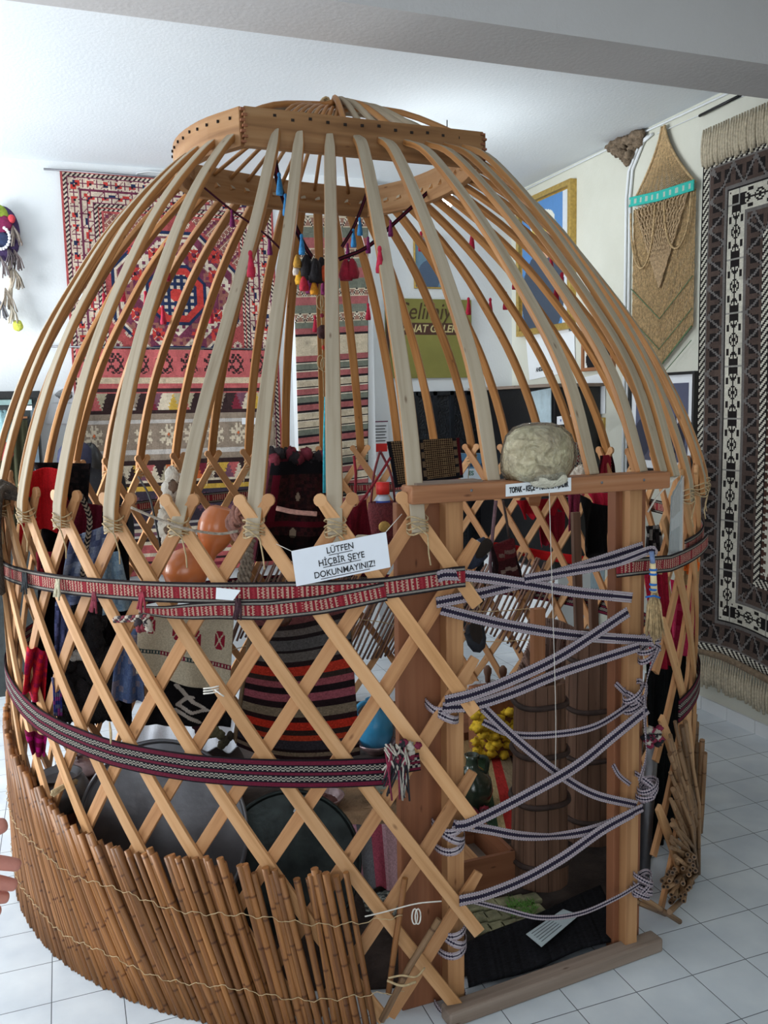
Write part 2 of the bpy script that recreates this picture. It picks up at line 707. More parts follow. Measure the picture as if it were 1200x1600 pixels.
# ------------------------------------------------------------------ materials
M = {}
M['cloth'] = woven('woven cloth')
M['pile'] = woven('knotted pile', var=0.4, scale=300, bump=0.9)
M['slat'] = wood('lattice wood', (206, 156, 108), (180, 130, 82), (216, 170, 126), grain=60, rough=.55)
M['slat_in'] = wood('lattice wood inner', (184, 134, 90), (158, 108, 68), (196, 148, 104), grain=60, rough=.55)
M['pole_out'] = wood('pale pole face', (172, 158, 136), (152, 136, 114), (184, 170, 150), grain=50, rough=.8, jitter=.08)  # outer pole faces, paler and greyer than the other sides
M['pole_in'] = wood('varnished pole', (172, 120, 70), (138, 90, 46), (188, 140, 90), grain=50, rough=.45)
M['ring'] = wood('crown ring wood', (156, 114, 74), (122, 84, 50), (176, 138, 98), grain=30, rough=.6)
M['board'] = wood('red brown board', (138, 88, 60), (108, 66, 44), (152, 102, 72), grain=26, along=1.2, rough=.6)
M['post'] = wood('pale door post', (186, 138, 94), (156, 108, 70), (200, 154, 110), grain=40, along=1.2, rough=.6)
M['old'] = wood('grey worn beam', (132, 116, 104), (108, 93, 82), (150, 136, 124), grain=30, along=1.2, rough=.85)
M['lintel'] = wood('lintel wood', (166, 112, 76), (132, 86, 56), (184, 140, 108), grain=36, along=1.5, rough=.65)
M['churn'] = wood('dark barrel stave', (104, 76, 60), (66, 46, 36), (124, 94, 76), grain=40, along=1.6, rough=.7, jitter=.1)
M['reed'] = reed_mat('cane', (168, 114, 64), (114, 70, 38))
M['reed_grey'] = reed_mat('greyed cane', (158, 124, 90), (102, 74, 50))
M['reed_pink'] = reed_mat('thin brown sticks', (150, 118, 104), (96, 68, 56))
M['twine'] = plain('jute twine', (180, 156, 118), .9, var=.25, scale=90)
M['string'] = plain('white string', (214, 208, 198), .9, var=.1, scale=90)
M['dark'] = plain('dark recess', (34, 24, 18), .9)
M['black'] = plain('black lacquer', (16, 16, 18), .4, var=.3)
M['white_paint'] = plain('white paint', (226, 230, 232), .6, var=.03, scale=6, bump=.05)
M['paper'] = plain('white paper', (232, 236, 240), .5, var=.02, scale=10, bump=.03)
M['ink'] = plain('black ink', (22, 24, 28), .6, var=.05)
M['brass'] = plain('old gilt', (190, 158, 84), .4, metal=.5, var=.2, scale=60)
M['blue_cloth'] = plain('blue', (40, 70, 150), .8)
M['gourd'] = plain('gourd skin', (206, 118, 66), .32, var=.18, scale=9, bump=.04, coat=.25)
M['pewter'] = plain('tinned metal', (122, 122, 126), .42, metal=.85, var=.2, scale=12, bump=.08)
M['darkmetal'] = plain('blackened metal', (46, 54, 54), .4, metal=.6, var=.5, scale=16, bump=.1)
M['copper'] = plain('tarnished copper', (140, 112, 104), .28, metal=.8, var=.3, scale=14)
M['glaze_green'] = plain('dark green glaze', (52, 66, 54), .15, var=.4, scale=14, coat=.6)
M['glaze_blue'] = plain('blue glaze', (62, 150, 196), .3, var=.15, scale=14, coat=.3)
M['stone'] = plain('mossy stone', (132, 130, 100), .95, var=.45, scale=18, bump=.8)
M['grass'] = plain('grass', (92, 138, 58), .8, var=.4)
M['skin'] = plain('skin', (196, 128, 112), .5, var=.10, scale=60, bump=.12, bscale=500)
M['rope'] = plain('grey rope', (150, 136, 120), .95, var=.35, scale=120, bump=.6)
M['rope_pink'] = plain('pinkish wool rope', (168, 120, 106), .95, var=.3, scale=120, bump=.6)
M['fur'] = plain('cream fur', (214, 204, 188), .95, var=.35, scale=22, bump=.9, sheen=.4)
M['red_metal'] = plain('red painted', (214, 40, 34), .5, var=.05)


def col_mat(c, rough=.9, var=.25):
    k = 'c%02x%02x%02x' % c
    if k not in M:
        M[k] = plain('dyed wool ' + k[1:], c, rough, var=var, scale=80, bump=.4)
    return M[k]


# ------------------------------------------------------------------ room
H = 3.25
XR, YB = 3.24, 5.90


def struct(name, mb, mat, **k):
    o = mb.build(name, mat, **k)
    o['kind'] = 'structure'
    return o


def floor_mat():
    m = bpy.data.materials.new('glazed floor tiles')
    nt, b = nodes(m)
    tc = nt.nodes.new('ShaderNodeTexCoord')
    sp = nt.nodes.new('ShaderNodeSeparateXYZ')
    link(nt, tc.outputs['Object'], sp.inputs[0])

    def dist(o, off):
        a = nt.nodes.new('ShaderNodeMath')
        a.operation = 'SUBTRACT'
        a.inputs[1].default_value = off
        link(nt, o, a.inputs[0])
        p = nt.nodes.new('ShaderNodeMath')
        p.operation = 'PINGPONG'
        p.inputs[1].default_value = 0.1
        link(nt, a.outputs[0], p.inputs[0])
        return p.outputs[0]
    mn = nt.nodes.new('ShaderNodeMath')
    mn.operation = 'MINIMUM'
    link(nt, dist(sp.outputs[0], 0.0654 - 2), mn.inputs[0])
    link(nt, dist(sp.outputs[1], 0.1342 - 2), mn.inputs[1])
    mr = nt.nodes.new('ShaderNodeMapRange')
    mr.inputs['From Min'].default_value = 0.0009
    mr.inputs['From Max'].default_value = 0.0017
    link(nt, mn.outputs[0], mr.inputs['Value'])
    n = nt.nodes.new('ShaderNodeTexNoise')
    n.inputs['Scale'].default_value = 5
    n.inputs['Detail'].default_value = 8
    link(nt, tc.outputs['Object'], n.inputs['Vector'])
    r = ramp(nt, [(.3, L(196, 204, 212)), (.7, L(220, 226, 230))])
    link(nt, n.outputs['Fac'], r.inputs['Fac'])
    mx = nt.nodes.new('ShaderNodeMix')
    mx.data_type = 'RGBA'
    mx.inputs[6].default_value = (*L(84, 88, 94), 1)
    link(nt, mr.outputs[0], mx.inputs[0])
    link(nt, r.outputs['Color'], mx.inputs[7])
    link(nt, mx.outputs[2], b.inputs['Base Color'])
    rr = nt.nodes.new('ShaderNodeMapRange')
    rr.inputs['To Min'].default_value = .85
    rr.inputs['To Max'].default_value = .33
    link(nt, mr.outputs[0], rr.inputs['Value'])
    link(nt, rr.outputs[0], b.inputs['Roughness'])
    bp = nt.nodes.new('ShaderNodeBump')
    bp.inputs['Strength'].default_value = .4
    bp.inputs['Distance'].default_value = .002
    link(nt, mr.outputs[0], bp.inputs['Height'])
    link(nt, bp.outputs['Normal'], b.inputs['Normal'])
    return m


def wall_mat(name, c, dirt, hi=.9):
    m = bpy.data.materials.new(name)
    nt, b = nodes(m)
    tc = nt.nodes.new('ShaderNodeTexCoord')
    n = nt.nodes.new('ShaderNodeTexNoise')
    n.inputs['Scale'].default_value = 1.3
    n.inputs['Detail'].default_value = 9
    n.inputs['Roughness'].default_value = .6
    link(nt, tc.outputs['Object'], n.inputs['Vector'])
    r = ramp(nt, [(.25, L(*dirt)), (.6, L(*c))])
    link(nt, n.outputs['Fac'], r.inputs['Fac'])
    link(nt, r.outputs['Color'], b.inputs['Base Color'])
    b.inputs['Roughness'].default_value = hi
    b.inputs['Specular IOR Level'].default_value = .2
    n2 = nt.nodes.new('ShaderNodeTexNoise')
    n2.inputs['Scale'].default_value = 60
    n2.inputs['Detail'].default_value = 6
    link(nt, tc.outputs['Object'], n2.inputs['Vector'])
    bp = nt.nodes.new('ShaderNodeBump')
    bp.inputs['Strength'].default_value = .35
    bp.inputs['Distance'].default_value = .004
    link(nt, n2.outputs['Fac'], bp.inputs['Height'])
    link(nt, bp.outputs['Normal'], b.inputs['Normal'])
    return m


M['wall'] = wall_mat('whitewashed wall', (226, 230, 232), (216, 220, 222))
M['wall_r'] = wall_mat('cream washed wall', (214, 214, 202), (200, 200, 186))
M['ceil'] = wall_mat('ceiling paint', (226, 231, 235), (220, 226, 231))
M['beam'] = wall_mat('beam plaster', (200, 198, 198), (192, 190, 190))

XL, YF = -3.2, -3.2
struct('floor', MB().box(((XL + XR) / 2, (YF + YB) / 2, -.05), (XR - XL + .4, YB - YF + .4, .1)), floor_mat())
struct('ceiling', MB().box(((XL + XR) / 2, (YF + YB) / 2, H + .05), (XR - XL + .4, YB - YF + .4, .1)), M['ceil'])
struct('wall_back', MB().box(((XL + XR) / 2, YB + .05, H / 2), (XR - XL + .2, .1, H)), M['wall'])
struct('wall_right', MB().box((XR + .05, (YF + YB) / 2, H / 2), (.1, YB - YF, H)), M['wall_r'])
struct('wall_left', MB().box((XL - .05, (YF + YB) / 2, H / 2), (.1, YB - YF, H)), M['wall'])
struct('wall_front', MB().box(((XL + XR) / 2, YF - .05, H / 2), (XR - XL + .2, .1, H)), M['wall'])
struct('trim_1', MB().box(((XL + XR) / 2, 2.965, 3.004 + .125), (XR - XL, .31, .25)), M['beam'])
# the pillar that carries the narrow kilim
struct('trim_2', MB().box((1.80, YB - .06, H / 2), (.56, .12, H)), M['wall'])
# skirting tiles along the right wall
sk = MB()
y = 0.1342
while y < YB - .05:
    sk.box((XR - .006, y + .1, .035), (.012, .197, .07))
    y += .2
struct('baseboard_right', sk, M['white_paint'])
# cable conduits
p = MB()
for dy in (0, .035):
    yy = 4.44 + dy
    p.tube([(XR - .012, yy, .1), (XR - .012, yy, 2.9), (XR - .012, yy - .02, 3.05), (XR - .012, yy - .12, 3.18), (XR - .012, yy - .2, 3.2)], .009, 6)
struct('trim_3', p, M['white_paint'])
p = MB()
p.tube([(XR - .01, YB, 3.225), (XR - .01, 4.6, 3.235), (XR - .01, 3.6, 3.225), (XR - .01, 3.1, 3.23)], .006, 6)
p.tube([(XR - .01, 4.2, 3.19), (XR - .01, 3.1, 3.17)], .003, 5)
p.tube([(XR, YB - .01, 3.205), (2.1, YB - .01, 3.21)], .005, 5)
p.tube([(1.5, YB - .01, 3.215), (.62, YB - .01, 3.225), (.55, YB - .01, 3.21), (.52, YB - .01, 3.17)], .006, 6)
struct('trim_4', p, M['white_paint'])
# swallow-nest-like clump of mud in the corner under the ceiling
mb = MB()
for i in range(26):
    a = rnd.random() * 1.0
    mb.blob((XR - .02 - rnd.random() * .04, 4.34 + a * .26 - .02, H - .02 - rnd.random() * .12 * (1 - abs(a - .45) * 1.6)), (.032, .036, .026), wob=.3, n=8, m=6)
mb.blob((XR - .03, 4.45, 3.12), (.022, .03, .045), wob=.3, n=8, m=6)
tag(mb.build('mud_nest', plain('dried mud', (132, 114, 94), .95, var=.4, scale=40, bump=1.0)), 'crumbling brown mud nest in the corner where right wall meets ceiling', 'nest')

# ------------------------------------------------------------------ tent frame
root = thing('tent_frame', (CX, CY, 0), 'domed wooden tent frame of crossed slats and curved roof poles around a square doorway', 'tent')
SL = 28.8
ZH = 1.42


def slat_mesh(name, sgn, z0, z1, R, mats, th0=0.0, parent=root):
    """slat on the cylinder: th = th0 + sgn*SL*(ZH - z), from z0 (top) to z1"""
    n = max(int((z0 - z1) / .07), 2)
    z = np.linspace(z0, z1, n + 1)
    th = np.radians(th0 + sgn * SL * (ZH - z))
    pts = np.stack([R * np.cos(th), R * np.sin(th), z], -1)
    nr = np.stack([np.cos(th), np.sin(th), 0 * th], -1)
    w = np.full(n + 1, .036)
    w[0] = .026
    mb = MB().sweep(pts, nr, w, .012)
    if z0 > ZH:
        mb.tube([pts[0] - nr[0] * .006, pts[0] + nr[0] * .006], .0175, 12)
    return mb.build('lattice_slat', mats, parent, local=True, bevel=.0015)


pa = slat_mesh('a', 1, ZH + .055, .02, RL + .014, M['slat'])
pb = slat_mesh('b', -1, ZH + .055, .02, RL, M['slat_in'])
first = {1: pa, -1: pb}
TH_L, TH_R = -94.2, -63.5     # door jambs
heads = [-101.3 - 9 * k for k in range(36)]
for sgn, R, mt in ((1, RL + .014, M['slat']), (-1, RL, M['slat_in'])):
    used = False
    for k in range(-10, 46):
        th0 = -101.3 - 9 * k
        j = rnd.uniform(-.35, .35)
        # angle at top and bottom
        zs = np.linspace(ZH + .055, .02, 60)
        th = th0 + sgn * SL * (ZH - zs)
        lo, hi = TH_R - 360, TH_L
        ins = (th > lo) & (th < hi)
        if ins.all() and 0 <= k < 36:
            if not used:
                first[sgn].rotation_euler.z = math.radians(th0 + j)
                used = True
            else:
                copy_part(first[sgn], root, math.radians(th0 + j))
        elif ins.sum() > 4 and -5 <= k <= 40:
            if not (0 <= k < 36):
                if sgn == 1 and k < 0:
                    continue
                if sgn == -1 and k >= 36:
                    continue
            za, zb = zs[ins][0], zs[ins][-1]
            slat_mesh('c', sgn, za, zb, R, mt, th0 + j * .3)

# lashings at every head
lash = MB()
for i in range(4):
    a = np.linspace(0, 2 * math.pi, 13)
    t = .012 * (i - 1.5)
    lash.tube(np.stack([RL + .022 + .026 * np.cos(a), .028 * np.sin(a), 1.405 + t + .006 * np.sin(a * 2 + i)], -1), .0022, 5, caps=False)
lash.tube([(RL + .045, -.02, 1.41), (RL + .05, .0, 1.40), (RL + .045, .022, 1.38), (RL + .035, .026, 1.33), (RL + .04, .03, 1.30)], .0022, 5)
l0 = lash.build('lashing', M['twine'], root, local=True)
for i, th in enumerate(heads):
    if i == 0:
        l0.rotation_euler.z = math.radians(th)
    else:
        copy_part(l0, root, math.radians(th))

# crown ring of boards
ZR0, ZR1 = 2.565, 2.69
FL, FR = np.array([.618, 2.93]), np.array([1.500, 2.955])
LM = [(.52, 3.10), (.468, 3.30), (.478, 3.48)]
BL, BM = np.array([.55, 3.65]), np.array([1.369, 3.84])
RM = [(1.50, 3.60), (1.545, 3.30)]


def board(pts, n=12, t=.032, tilt=0.0):
    p2 = spline([(*q, (ZR0 + ZR1) / 2) for q in pts], n)
    c = np.array([1.03, 3.38])
    tan = np.gradient(p2, axis=0)
    nr = np.stack([tan[:, 1], -tan[:, 0], 0 * tan[:, 0]], -1)
    nr /= np.linalg.norm(nr, axis=1)[:, None]
    if ((p2[0, :2] + p2[-1, :2]) / 2 - c) @ nr[0, :2] < 0:
        nr = -nr
    return MB().sweep(p2, nr, ZR1 - ZR0, t)


board([FL, FR], 3).build('ring_board', M['ring'], root, bevel=.003)
board([FL] + LM + [BL], 16).build('ring_board', M['ring'], root, bevel=.003)
board([BL, (.95, 3.79), BM], 10).build('ring_board', M['ring'], root, bevel=.003)
board([BM] + RM + [FR], 12).build('ring_board', M['ring'], root, bevel=.003)
fr = [FL + (FR - FL) * t for t in np.linspace(0, 1, 40)]
lf = list(spline([(*FL, 0)] + [(*q, 0) for q in LM] + [(*BL, 0)], 40)[:, :2])
bk = list(spline([(*BL, 0), (.95, 3.79, 0), (*BM, 0)], 40)[:, :2])
rt = list(spline([(*BM, 0)] + [(*q, 0) for q in RM] + [(*FR, 0)], 40)[:, :2])


def along(poly, t):
    poly = np.array(poly)
    l = np.concatenate([[0], np.cumsum(np.linalg.norm(np.diff(poly, axis=0), axis=1))])
    return np.array([np.interp(t * l[-1], l, poly[:, k]) for k in range(2)])


cen = np.array([1.03, 3.38])
ph = MB()
for poly, n in ((fr, 14), (lf, 13), (bk, 12), (rt, 12)):
    for t in np.linspace(.06, .94, n):
        q = along(poly, t)
        d = (q - cen) / np.linalg.norm(q - cen)
        ph.box((q[0] + d[0] * .0165, q[1] + d[1] * .0165, ZR1 - .025 + rnd.uniform(-.006, .006)), (.011, .006, .009))
ph.build('peg_row', M['dark'], root)
# zig-zag joint at the two front corners
for c in (FL, FR):
    jm = MB()
    for i in range(7):
        jm.box((c[0] + (.002 if i % 2 else -.004), c[1] - .012, ZR0 + .012 + i * .017), (.016, .022, .007))
    jm.build('finger_joint', M['board'], root)

# roof poles: profile measured on the photograph, scaled to the ring
prof = np.array([(1.335, 1.33), (1.325, 1.42), (1.27, 1.60), (1.195, 1.78), (1.105, 1.95), (1.00, 2.11), (.885, 2.27), (.76, 2.41), (.63, 2.53), (.56, 2.585), (.52, 2.612)])
straight = [(0, 1.385), (.20, 1.67), (.47, 1.98), (.76, 2.30), (1, 2.612)]
mild = [(0, 1.385), (.11, 1.68), (.28, 1.93), (.56, 2.26), (.84, 2.53), (1, 2.612)]
pole_bases = []
for th in heads:
    pole_bases.append((th, 'head'))
order = []
for k in range(4, 12):
    order.append((heads[k], lf, (k - 4 + .55) / 8.2))
for k in range(12, 24):
    order.append((heads[k], bk, (k - 12 + .5) / 12.0))
for k in range(24, 36):
    order.append((heads[k], rt, (k - 24 + .5) / 12.3))
front_x = [432, 468, 514, 556, 593, 632, 665, 693, 722]
for i, k in enumerate((3, 2, 1, 0)):
    order.append((heads[k], fr, None, front_x[i]))
lint = [(770, 752), (926, 742), (1003, 738), (1034, 738), (1054, 745)]
for i, (qx, qy) in enumerate(lint):
    order.append((('lint', PY(qx, qy, 2.075)), fr, None, front_x[4 + i]))
for it in order:
    base = it[0]
    if it[2] is None:
        q = PY(it[3], 218, 2.935)
        top = np.array([q[0], 2.925])
    else:
        top = along(it[1], it[2])
    if isinstance(base, tuple):
        bp = base[1]
        a0 = np.array([bp[0], bp[1]])
        zb = bp[2]
    else:
        a = math.radians(base)
        a0 = np.array([CX + (RL + .035) * math.cos(a), CY + (RL + .035) * math.sin(a)])
        zb = 1.385
    d = (top - cen) / np.linalg.norm(top - cen)
    front = it[2] is None
    if front:
        pr = np.array(mild if isinstance(base, tuple) or it[3] > 540 else straight)
        w = pr[:, 0]
    else:
        pr = prof.copy()
        w = 1 - (pr[:, 0] - pr[-1, 0]) / (pr[0, 0] - pr[-1, 0])
    fz = (pr[:, 1] - pr[0, 1]) / (pr[-1, 1] - pr[0, 1])
    jj = rnd.uniform(-.5, .5)
    pts = []
    for i in range(len(pr)):
        xy = a0 * (1 - w[i]) + (top - d * (0 if front else .02)) * w[i]
        wig = math.sin(fz[i] * math.pi) * .012 * jj
        pts.append((xy[0] + wig * d[1], xy[1] - wig * d[0], zb + fz[i] * (2.625 - zb)))
    pts = spline(pts, 26)
    tan = np.gradient(pts, axis=0)
    rad = np.array([a0[0] - CX, a0[1] - CY, 0])
    rad = rad / np.linalg.norm(rad) * 1.0
    nr = np.tile(rad + np.array([0, 0, .35]), (len(pts), 1))
    wd = np.interp(np.linspace(0, 1, 26), [0, .1, .9, .97, 1], [.040, .044, .040, .036, .024])
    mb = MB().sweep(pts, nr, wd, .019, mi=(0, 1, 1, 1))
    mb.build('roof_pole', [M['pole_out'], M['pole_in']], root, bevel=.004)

# bent rods crossing over the crown
apex = np.array([.985, 3.22, 2.80])
nrods = 0
for i in range(9):
    t = .12 + .76 * i / 8
    b = along(bk, t)
    f = along(fr, .08 + .3 * i / 8)
    c = apex + np.array([(i - 4) * .016, .0, .004 * (i % 2)])
    p = spline([(f[0] * .8 + c[0] * .2, f[1] + .05, 2.66), (f[0] * .4 + c[0] * .6, f[1] + .13, 2.755), c, (b[0] * .45 + c[0] * .55, 3.50, 2.765), (b[0], b[1] - .02, 2.66)], 18)
    MB().tube(p, .008, 7).build('crown_rod', M['pole_in'], root)
for i in range(9):
    e = along(fr, .42 + .55 * i / 8) if i < 6 else along(rt, .95 - .14 * (i - 6))
    s_ = along(lf, .08 + .5 * i / 8)
    c = apex + np.array([.0, (i - 4) * .012, .01 + .004 * (i % 2)])
    p = spline([(s_[0] + .02, s_[1], 2.67), (s_[0] * .55 + c[0] * .45, s_[1] * .55 + c[1] * .45, 2.755), c, (e[0] * .5 + c[0] * .5, e[1] * .4 + c[1] * .6, 2.80), (e[0] - .01, e[1] + .02, 2.68)], 18)
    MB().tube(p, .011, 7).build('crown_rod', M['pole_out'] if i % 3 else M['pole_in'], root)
mb = MB()
for i in range(5):
    a = np.linspace(0, 2 * math.pi, 14)
    mb.tube(np.stack([apex[0] + (i - 2) * .012 + .02 * np.cos(a), apex[1] + .05 * np.sin(a), apex[2] + .012 + .022 * np.cos(a + i)], -1), .004, 5)
mb.build('lashing', M['twine'], root)

# door posts, lintel, threshold
def vpost(x0, x1, y0, y1, z0, z1, mat, name='door_post', lean=0.0):
    mb = MB()
    q = [(x0 + lean, y0, z0), (x1 + lean, y0, z0), (x1, y0, z1), (x0, y0, z1)]
    mb.quadbox(*q, (0, 1, 0), y1 - y0)
    return mb.build(name, mat, root, bevel=.003)


vpost(.940, .992, 2.075, 2.135, .0, 1.455, M['post'], lean=-.012)
vpost(.815, .942, 2.115, 2.145, .0, 1.455, M['board'], 'jamb_board', lean=-.012)
vpost(1.497, 1.524, 2.11, 2.15, .0, 1.455, M['board'], 'jamb_board', lean=.012)
vpost(1.522, 1.566, 2.075, 2.115, .0, 1.455, M['post'], lean=.006)
vpost(1.585, 1.62, 2.13, 2.17, .0, 1.455, M['board'], 'jamb_board', lean=.0)
lintel = MB().box((1.222, 2.06, 1.483), (.80, .075, .047)).build('lintel', M['lintel'], root, bevel=.005)
MB().box((.94, 2.075, 1.5085), (.19, .06, .006)).build('lintel_cap', M['old'], lintel)
for nx_ in (.99, 1.10, 1.39, 1.53):
    MB().blob((nx_, 2.0215, 1.488), (.004, .002, .004), n=8, m=6).build('nail', M['pewter'], lintel)
# threshold beam
a, b = np.array([.90, 1.995, 0]), np.array([1.655, 2.055, 0])
dd = (b - a) / np.linalg.norm(b - a)
nn = np.array([-dd[1], dd[0], 0])
MB().box((a + b) / 2 + nn * .03 + np.array([0, 0, .022]), (.76, .055, .044), (dd, nn, (0, 0, 1))).build('threshold', M['old'], root, bevel=.006)

# ------------------------------------------------------------------ woven bands
def pat_upper(S, T):
    t = np.abs(T - .5) * 2
    wav = np.abs(((T * 7) % 1) - .5) * .5
    sel = np.full(S.shape, 2)
    teeth = ((S / .013 + wav) % 1) < .42
    sel[teeth] = 3
    sel[teeth & (((S / .11) % 1) < .12)] = 4
    sel[t > .56] = 0
    sel[t > .66] = 1
    sel[t > .86] = 0
    return pick(sel, [(40, 34, 36), (136, 130, 122), (136, 34, 46), (186, 150, 132), (150, 50, 58)])


def pat_lower(S, T):
    sel = np.full(S.shape, 0)
    t = T
    ch = ((t > .2) & (t < .42)) | ((t > .58) & (t < .80))
    ph = ((S / .014 + np.where((t * 22).astype(int) % 2 == 0, .0, .5)) % 1) < .5
    sel[ch & ph] = 1
    sel[ch & ~ph] = 2
    sel[(np.abs(t - .2) < .02) | (np.abs(t - .42) < .02) | (np.abs(t - .58) < .02) | (np.abs(t - .8) < .02)] = 2
    sel[(t < .05) | (t > .95)] = 3
    return pick(sel, [(100, 28, 48), (158, 150, 138), (24, 22, 30), (30, 20, 26)])


def pat_tape(S, T):
    t = np.abs(T - .5) * 2
    sel = np.full(S.shape, 0)
    dots = (S / .008 % 1) < .45
    sel[(t < .22)] = 1
    sel[(t >= .22) & (t < .36) & dots] = 1
    sel[(t > .62) & (t < .76)] = 2
    sel[(t > .84) & dots] = 3
    return pick(sel, [(178, 168, 172), (44, 38, 56), (150, 128, 138), (112, 100, 112)])


def ring_path(th0, th1, R, z0, z1, n=120, wave=0.0, zf=None):
    th = np.linspace(th0, th1, n)
    z = np.linspace(z0, z1, n) if zf is None else zf(th)
    z = z + wave * np.sin(th * .11)
    P = np.stack([CX + R * np.cos(np.radians(th)), CY + R * np.sin(np.radians(th)), z], -1)
    N = np.stack([np.cos(np.radians(th)), np.sin(np.radians(th)), 0 * th], -1)
    return P, N


t = thing('woven_band', (CX, CY, 1.2), 'upper woven girth band in red and white zigzag with black edges', 'woven band')
P, N = ring_path(-96, -417, RL + .03, 1.262, 1.262, 260, zf=lambda a: np.interp(a, [-420, -300, -200, -175, -165, -140, -120, -105, -97, -90], [1.235, 1.25, 1.22, 1.205, 1.205, 1.223, 1.235, 1.243, 1.262, 1.262]))
strap('band', P, N, .056, pat_upper, M['cloth'], t, cell=.0035, nw=22)
P, N = ring_path(-105, -134, RL + .033, 1.235, 1.185, 40, zf=lambda a: np.interp(a, [-134, -130, -124, -118, -112, -105], [1.175, 1.175, 1.187, 1.19, 1.205, 1.235]))
strap('loose_end', P, N, [.05, .05, .05, .045, .02], pat_upper, M['cloth'], t, cell=.0035, nw=22)
P, N = ring_path(-64, -46, RL + .05, 1.215, 1.225, 16)
P = np.vstack([[PY(964, 889, 2.045), PY(990, 886, 2.04)], P])
N = np.vstack([[(0, -1, 0), (.05, -1, 0)], N])
strap('band_overlap', P, N, .052, pat_upper, M['cloth'], t, cell=.0035, nw=22)
# braided ends and knots hanging from the upper band
mb = MB()
q = PC(232, 965, RL + .04)
q2 = PC(178, 968, RL + .03)
s_ = np.linspace(0, 1, 20)
for k in range(3):
    mb.tube([q * (1 - a) + q2 * a + np.array([0, -.004 * math.sin(a * 20 + k * 2.1), .007 * math.sin(a * 20 + k * 2.1)]) for a in s_], .005, 6, mi=k)
for k in range(6):
    c = PC(228 + rnd.uniform(-12, 8), 975 + rnd.uniform(-6, 10), RL + .04)
    mb.blob(c, (.012, .012, .012), wob=.3, n=8, m=6, mi=k % 3)
mb.build('braid', [col_mat((120, 40, 50)), col_mat((190, 176, 160)), col_mat((50, 40, 44))], t)
for (x, y, c) in ((38, 905, (40, 44, 48)), (90, 915, (196, 188, 160)), (146, 935, (130, 44, 60)), (221, 935, (150, 40, 60)), (372, 945, (60, 30, 40))):
    mb = MB()
    for k in range(9):
        c0 = PC(x + rnd.uniform(-3, 3), y - 10, RL + .038)
        c1 = PC(x + rnd.uniform(-8, 6), y + 18 + rnd.uniform(-4, 6), RL + .045)
        mb.tube([c0, (c0 + c1) / 2 + np.array([0, -.008, 0]), c1], .003, 5)
    mb.build('knot_tuft', col_mat(c), t)

t = thing('woven_band', (CX, CY, .7), 'lower woven girth band in maroon with black and white chain stripes, knotted at the doorway', 'woven band')
zl = lambda a: np.interp(a, [-417, -300, -200, -180, -168, -156, -140, -128, -115, -103, -97], [.70, .70, .80, .80, .795, .765, .745, .742, .745, .748, .75])
P, N = ring_path(-105, -418, RL + .03, .7, .7, 260, zf=zl)
strap('band', P, N, .078, pat_lower, M['cloth'], t, cell=.0045, nw=22)
P, N = ring_path(-101.6, -104.6, RL + .04, .772, .765, 8)
strap('band_end', P, N, .048, pat_lower, M['cloth'], t, cell=.007, nw=14)
mb = MB()
cs = [col_mat((122, 30, 58)), col_mat((24, 22, 30)), col_mat((180, 172, 160))]
for k in range(42):
    c0 = PC(612 + rnd.uniform(-12, 22), 1172 + rnd.uniform(-10, 8), RL + .045)
    c1 = PC(620 + rnd.uniform(-24, 20), 1225 + rnd.uniform(-25, 30), RL + .05)
    mb.tube([c0, (c0 * .6 + c1 * .4) + np.array([rnd.uniform(-.01, .01), -.02, .012]), c1], .0028, 5, mi=(k * 7) % 3)
for k in range(10):
    c0 = PC(640 + rnd.uniform(-14, 14), 1172 + rnd.uniform(-12, 12), RL + .045)
    mb.blob(c0, (.011, .009, .009), wob=.3, n=8, m=6, mi=k % 3)
mb.build('tassel_knot', cs, t)
# knot at the right jamb
mb = MB()
for k in range(20):
    c = PY(1020 + rnd.uniform(-14, 12), 1150 + rnd.uniform(-14, 18), 2.10)
    mb.blob(c, (.014, .012, .009), wob=.3, n=8, m=6, mi=k % 3)
mb.build('tassel_knot', cs, t)

# tapes criss-crossing the doorway
tapes = [
    ('from upper left knot down to the right jamb', [(684, 902), (700, 898), (752, 902), (820, 912), (900, 925), (988, 934)], 2.02, .030),
    ('rising from the left jamb to the upper right', [(682, 942), (740, 930), (820, 910), (900, 888), (1005, 854)], 2.035, .030),
    ('highest on the right, above the band end', [(820, 905), (890, 893), (960, 880), (1016, 860), (1022, 868)], 2.02, .026),
    ('slanting down beneath the upper band', [(690, 952), (745, 966), (800, 978), (900, 993), (1028, 1002)], 2.04, .030),
    ('rising steeply from the middle left knot', [(696, 1096), (740, 1085), (800, 1062), (880, 1023), (982, 956)], 2.02, .032),
    ('lower of the two rising from the middle left knot', [(692, 1106), (740, 1102), (800, 1083), (880, 1050), (1000, 1010)], 2.03, .030),
    ('falling from the middle left knot to the low right knot', [(755, 1106), (790, 1140), (830, 1175), (880, 1214), (930, 1242), (995, 1258)], 2.045, .026),
    ('sagging across the middle of the doorway', [(755, 1128), (800, 1147), (860, 1148), (930, 1135), (990, 1098)], 2.055, .020),
    ('rising from the low left knot past the middle', [(712, 1292), (740, 1285), (820, 1244), (900, 1198), (960, 1150), (1012, 1108)], 2.02, .032),
    ('drooping and twisted between the low knots', [(708, 1288), (760, 1296), (818, 1306), (880, 1305), (940, 1292), (1005, 1262)], 2.04, .026),
    ('rising from the lowest left knot', [(718, 1408), (760, 1398), (820, 1374), (880, 1340), (940, 1298), (990, 1270)], 2.02, .032),
    ('lowest, sagging thinly over the paper card', [(722, 1404), (785, 1420), (845, 1434), (905, 1428), (960, 1405), (1000, 1382)], 2.045, .014),
]
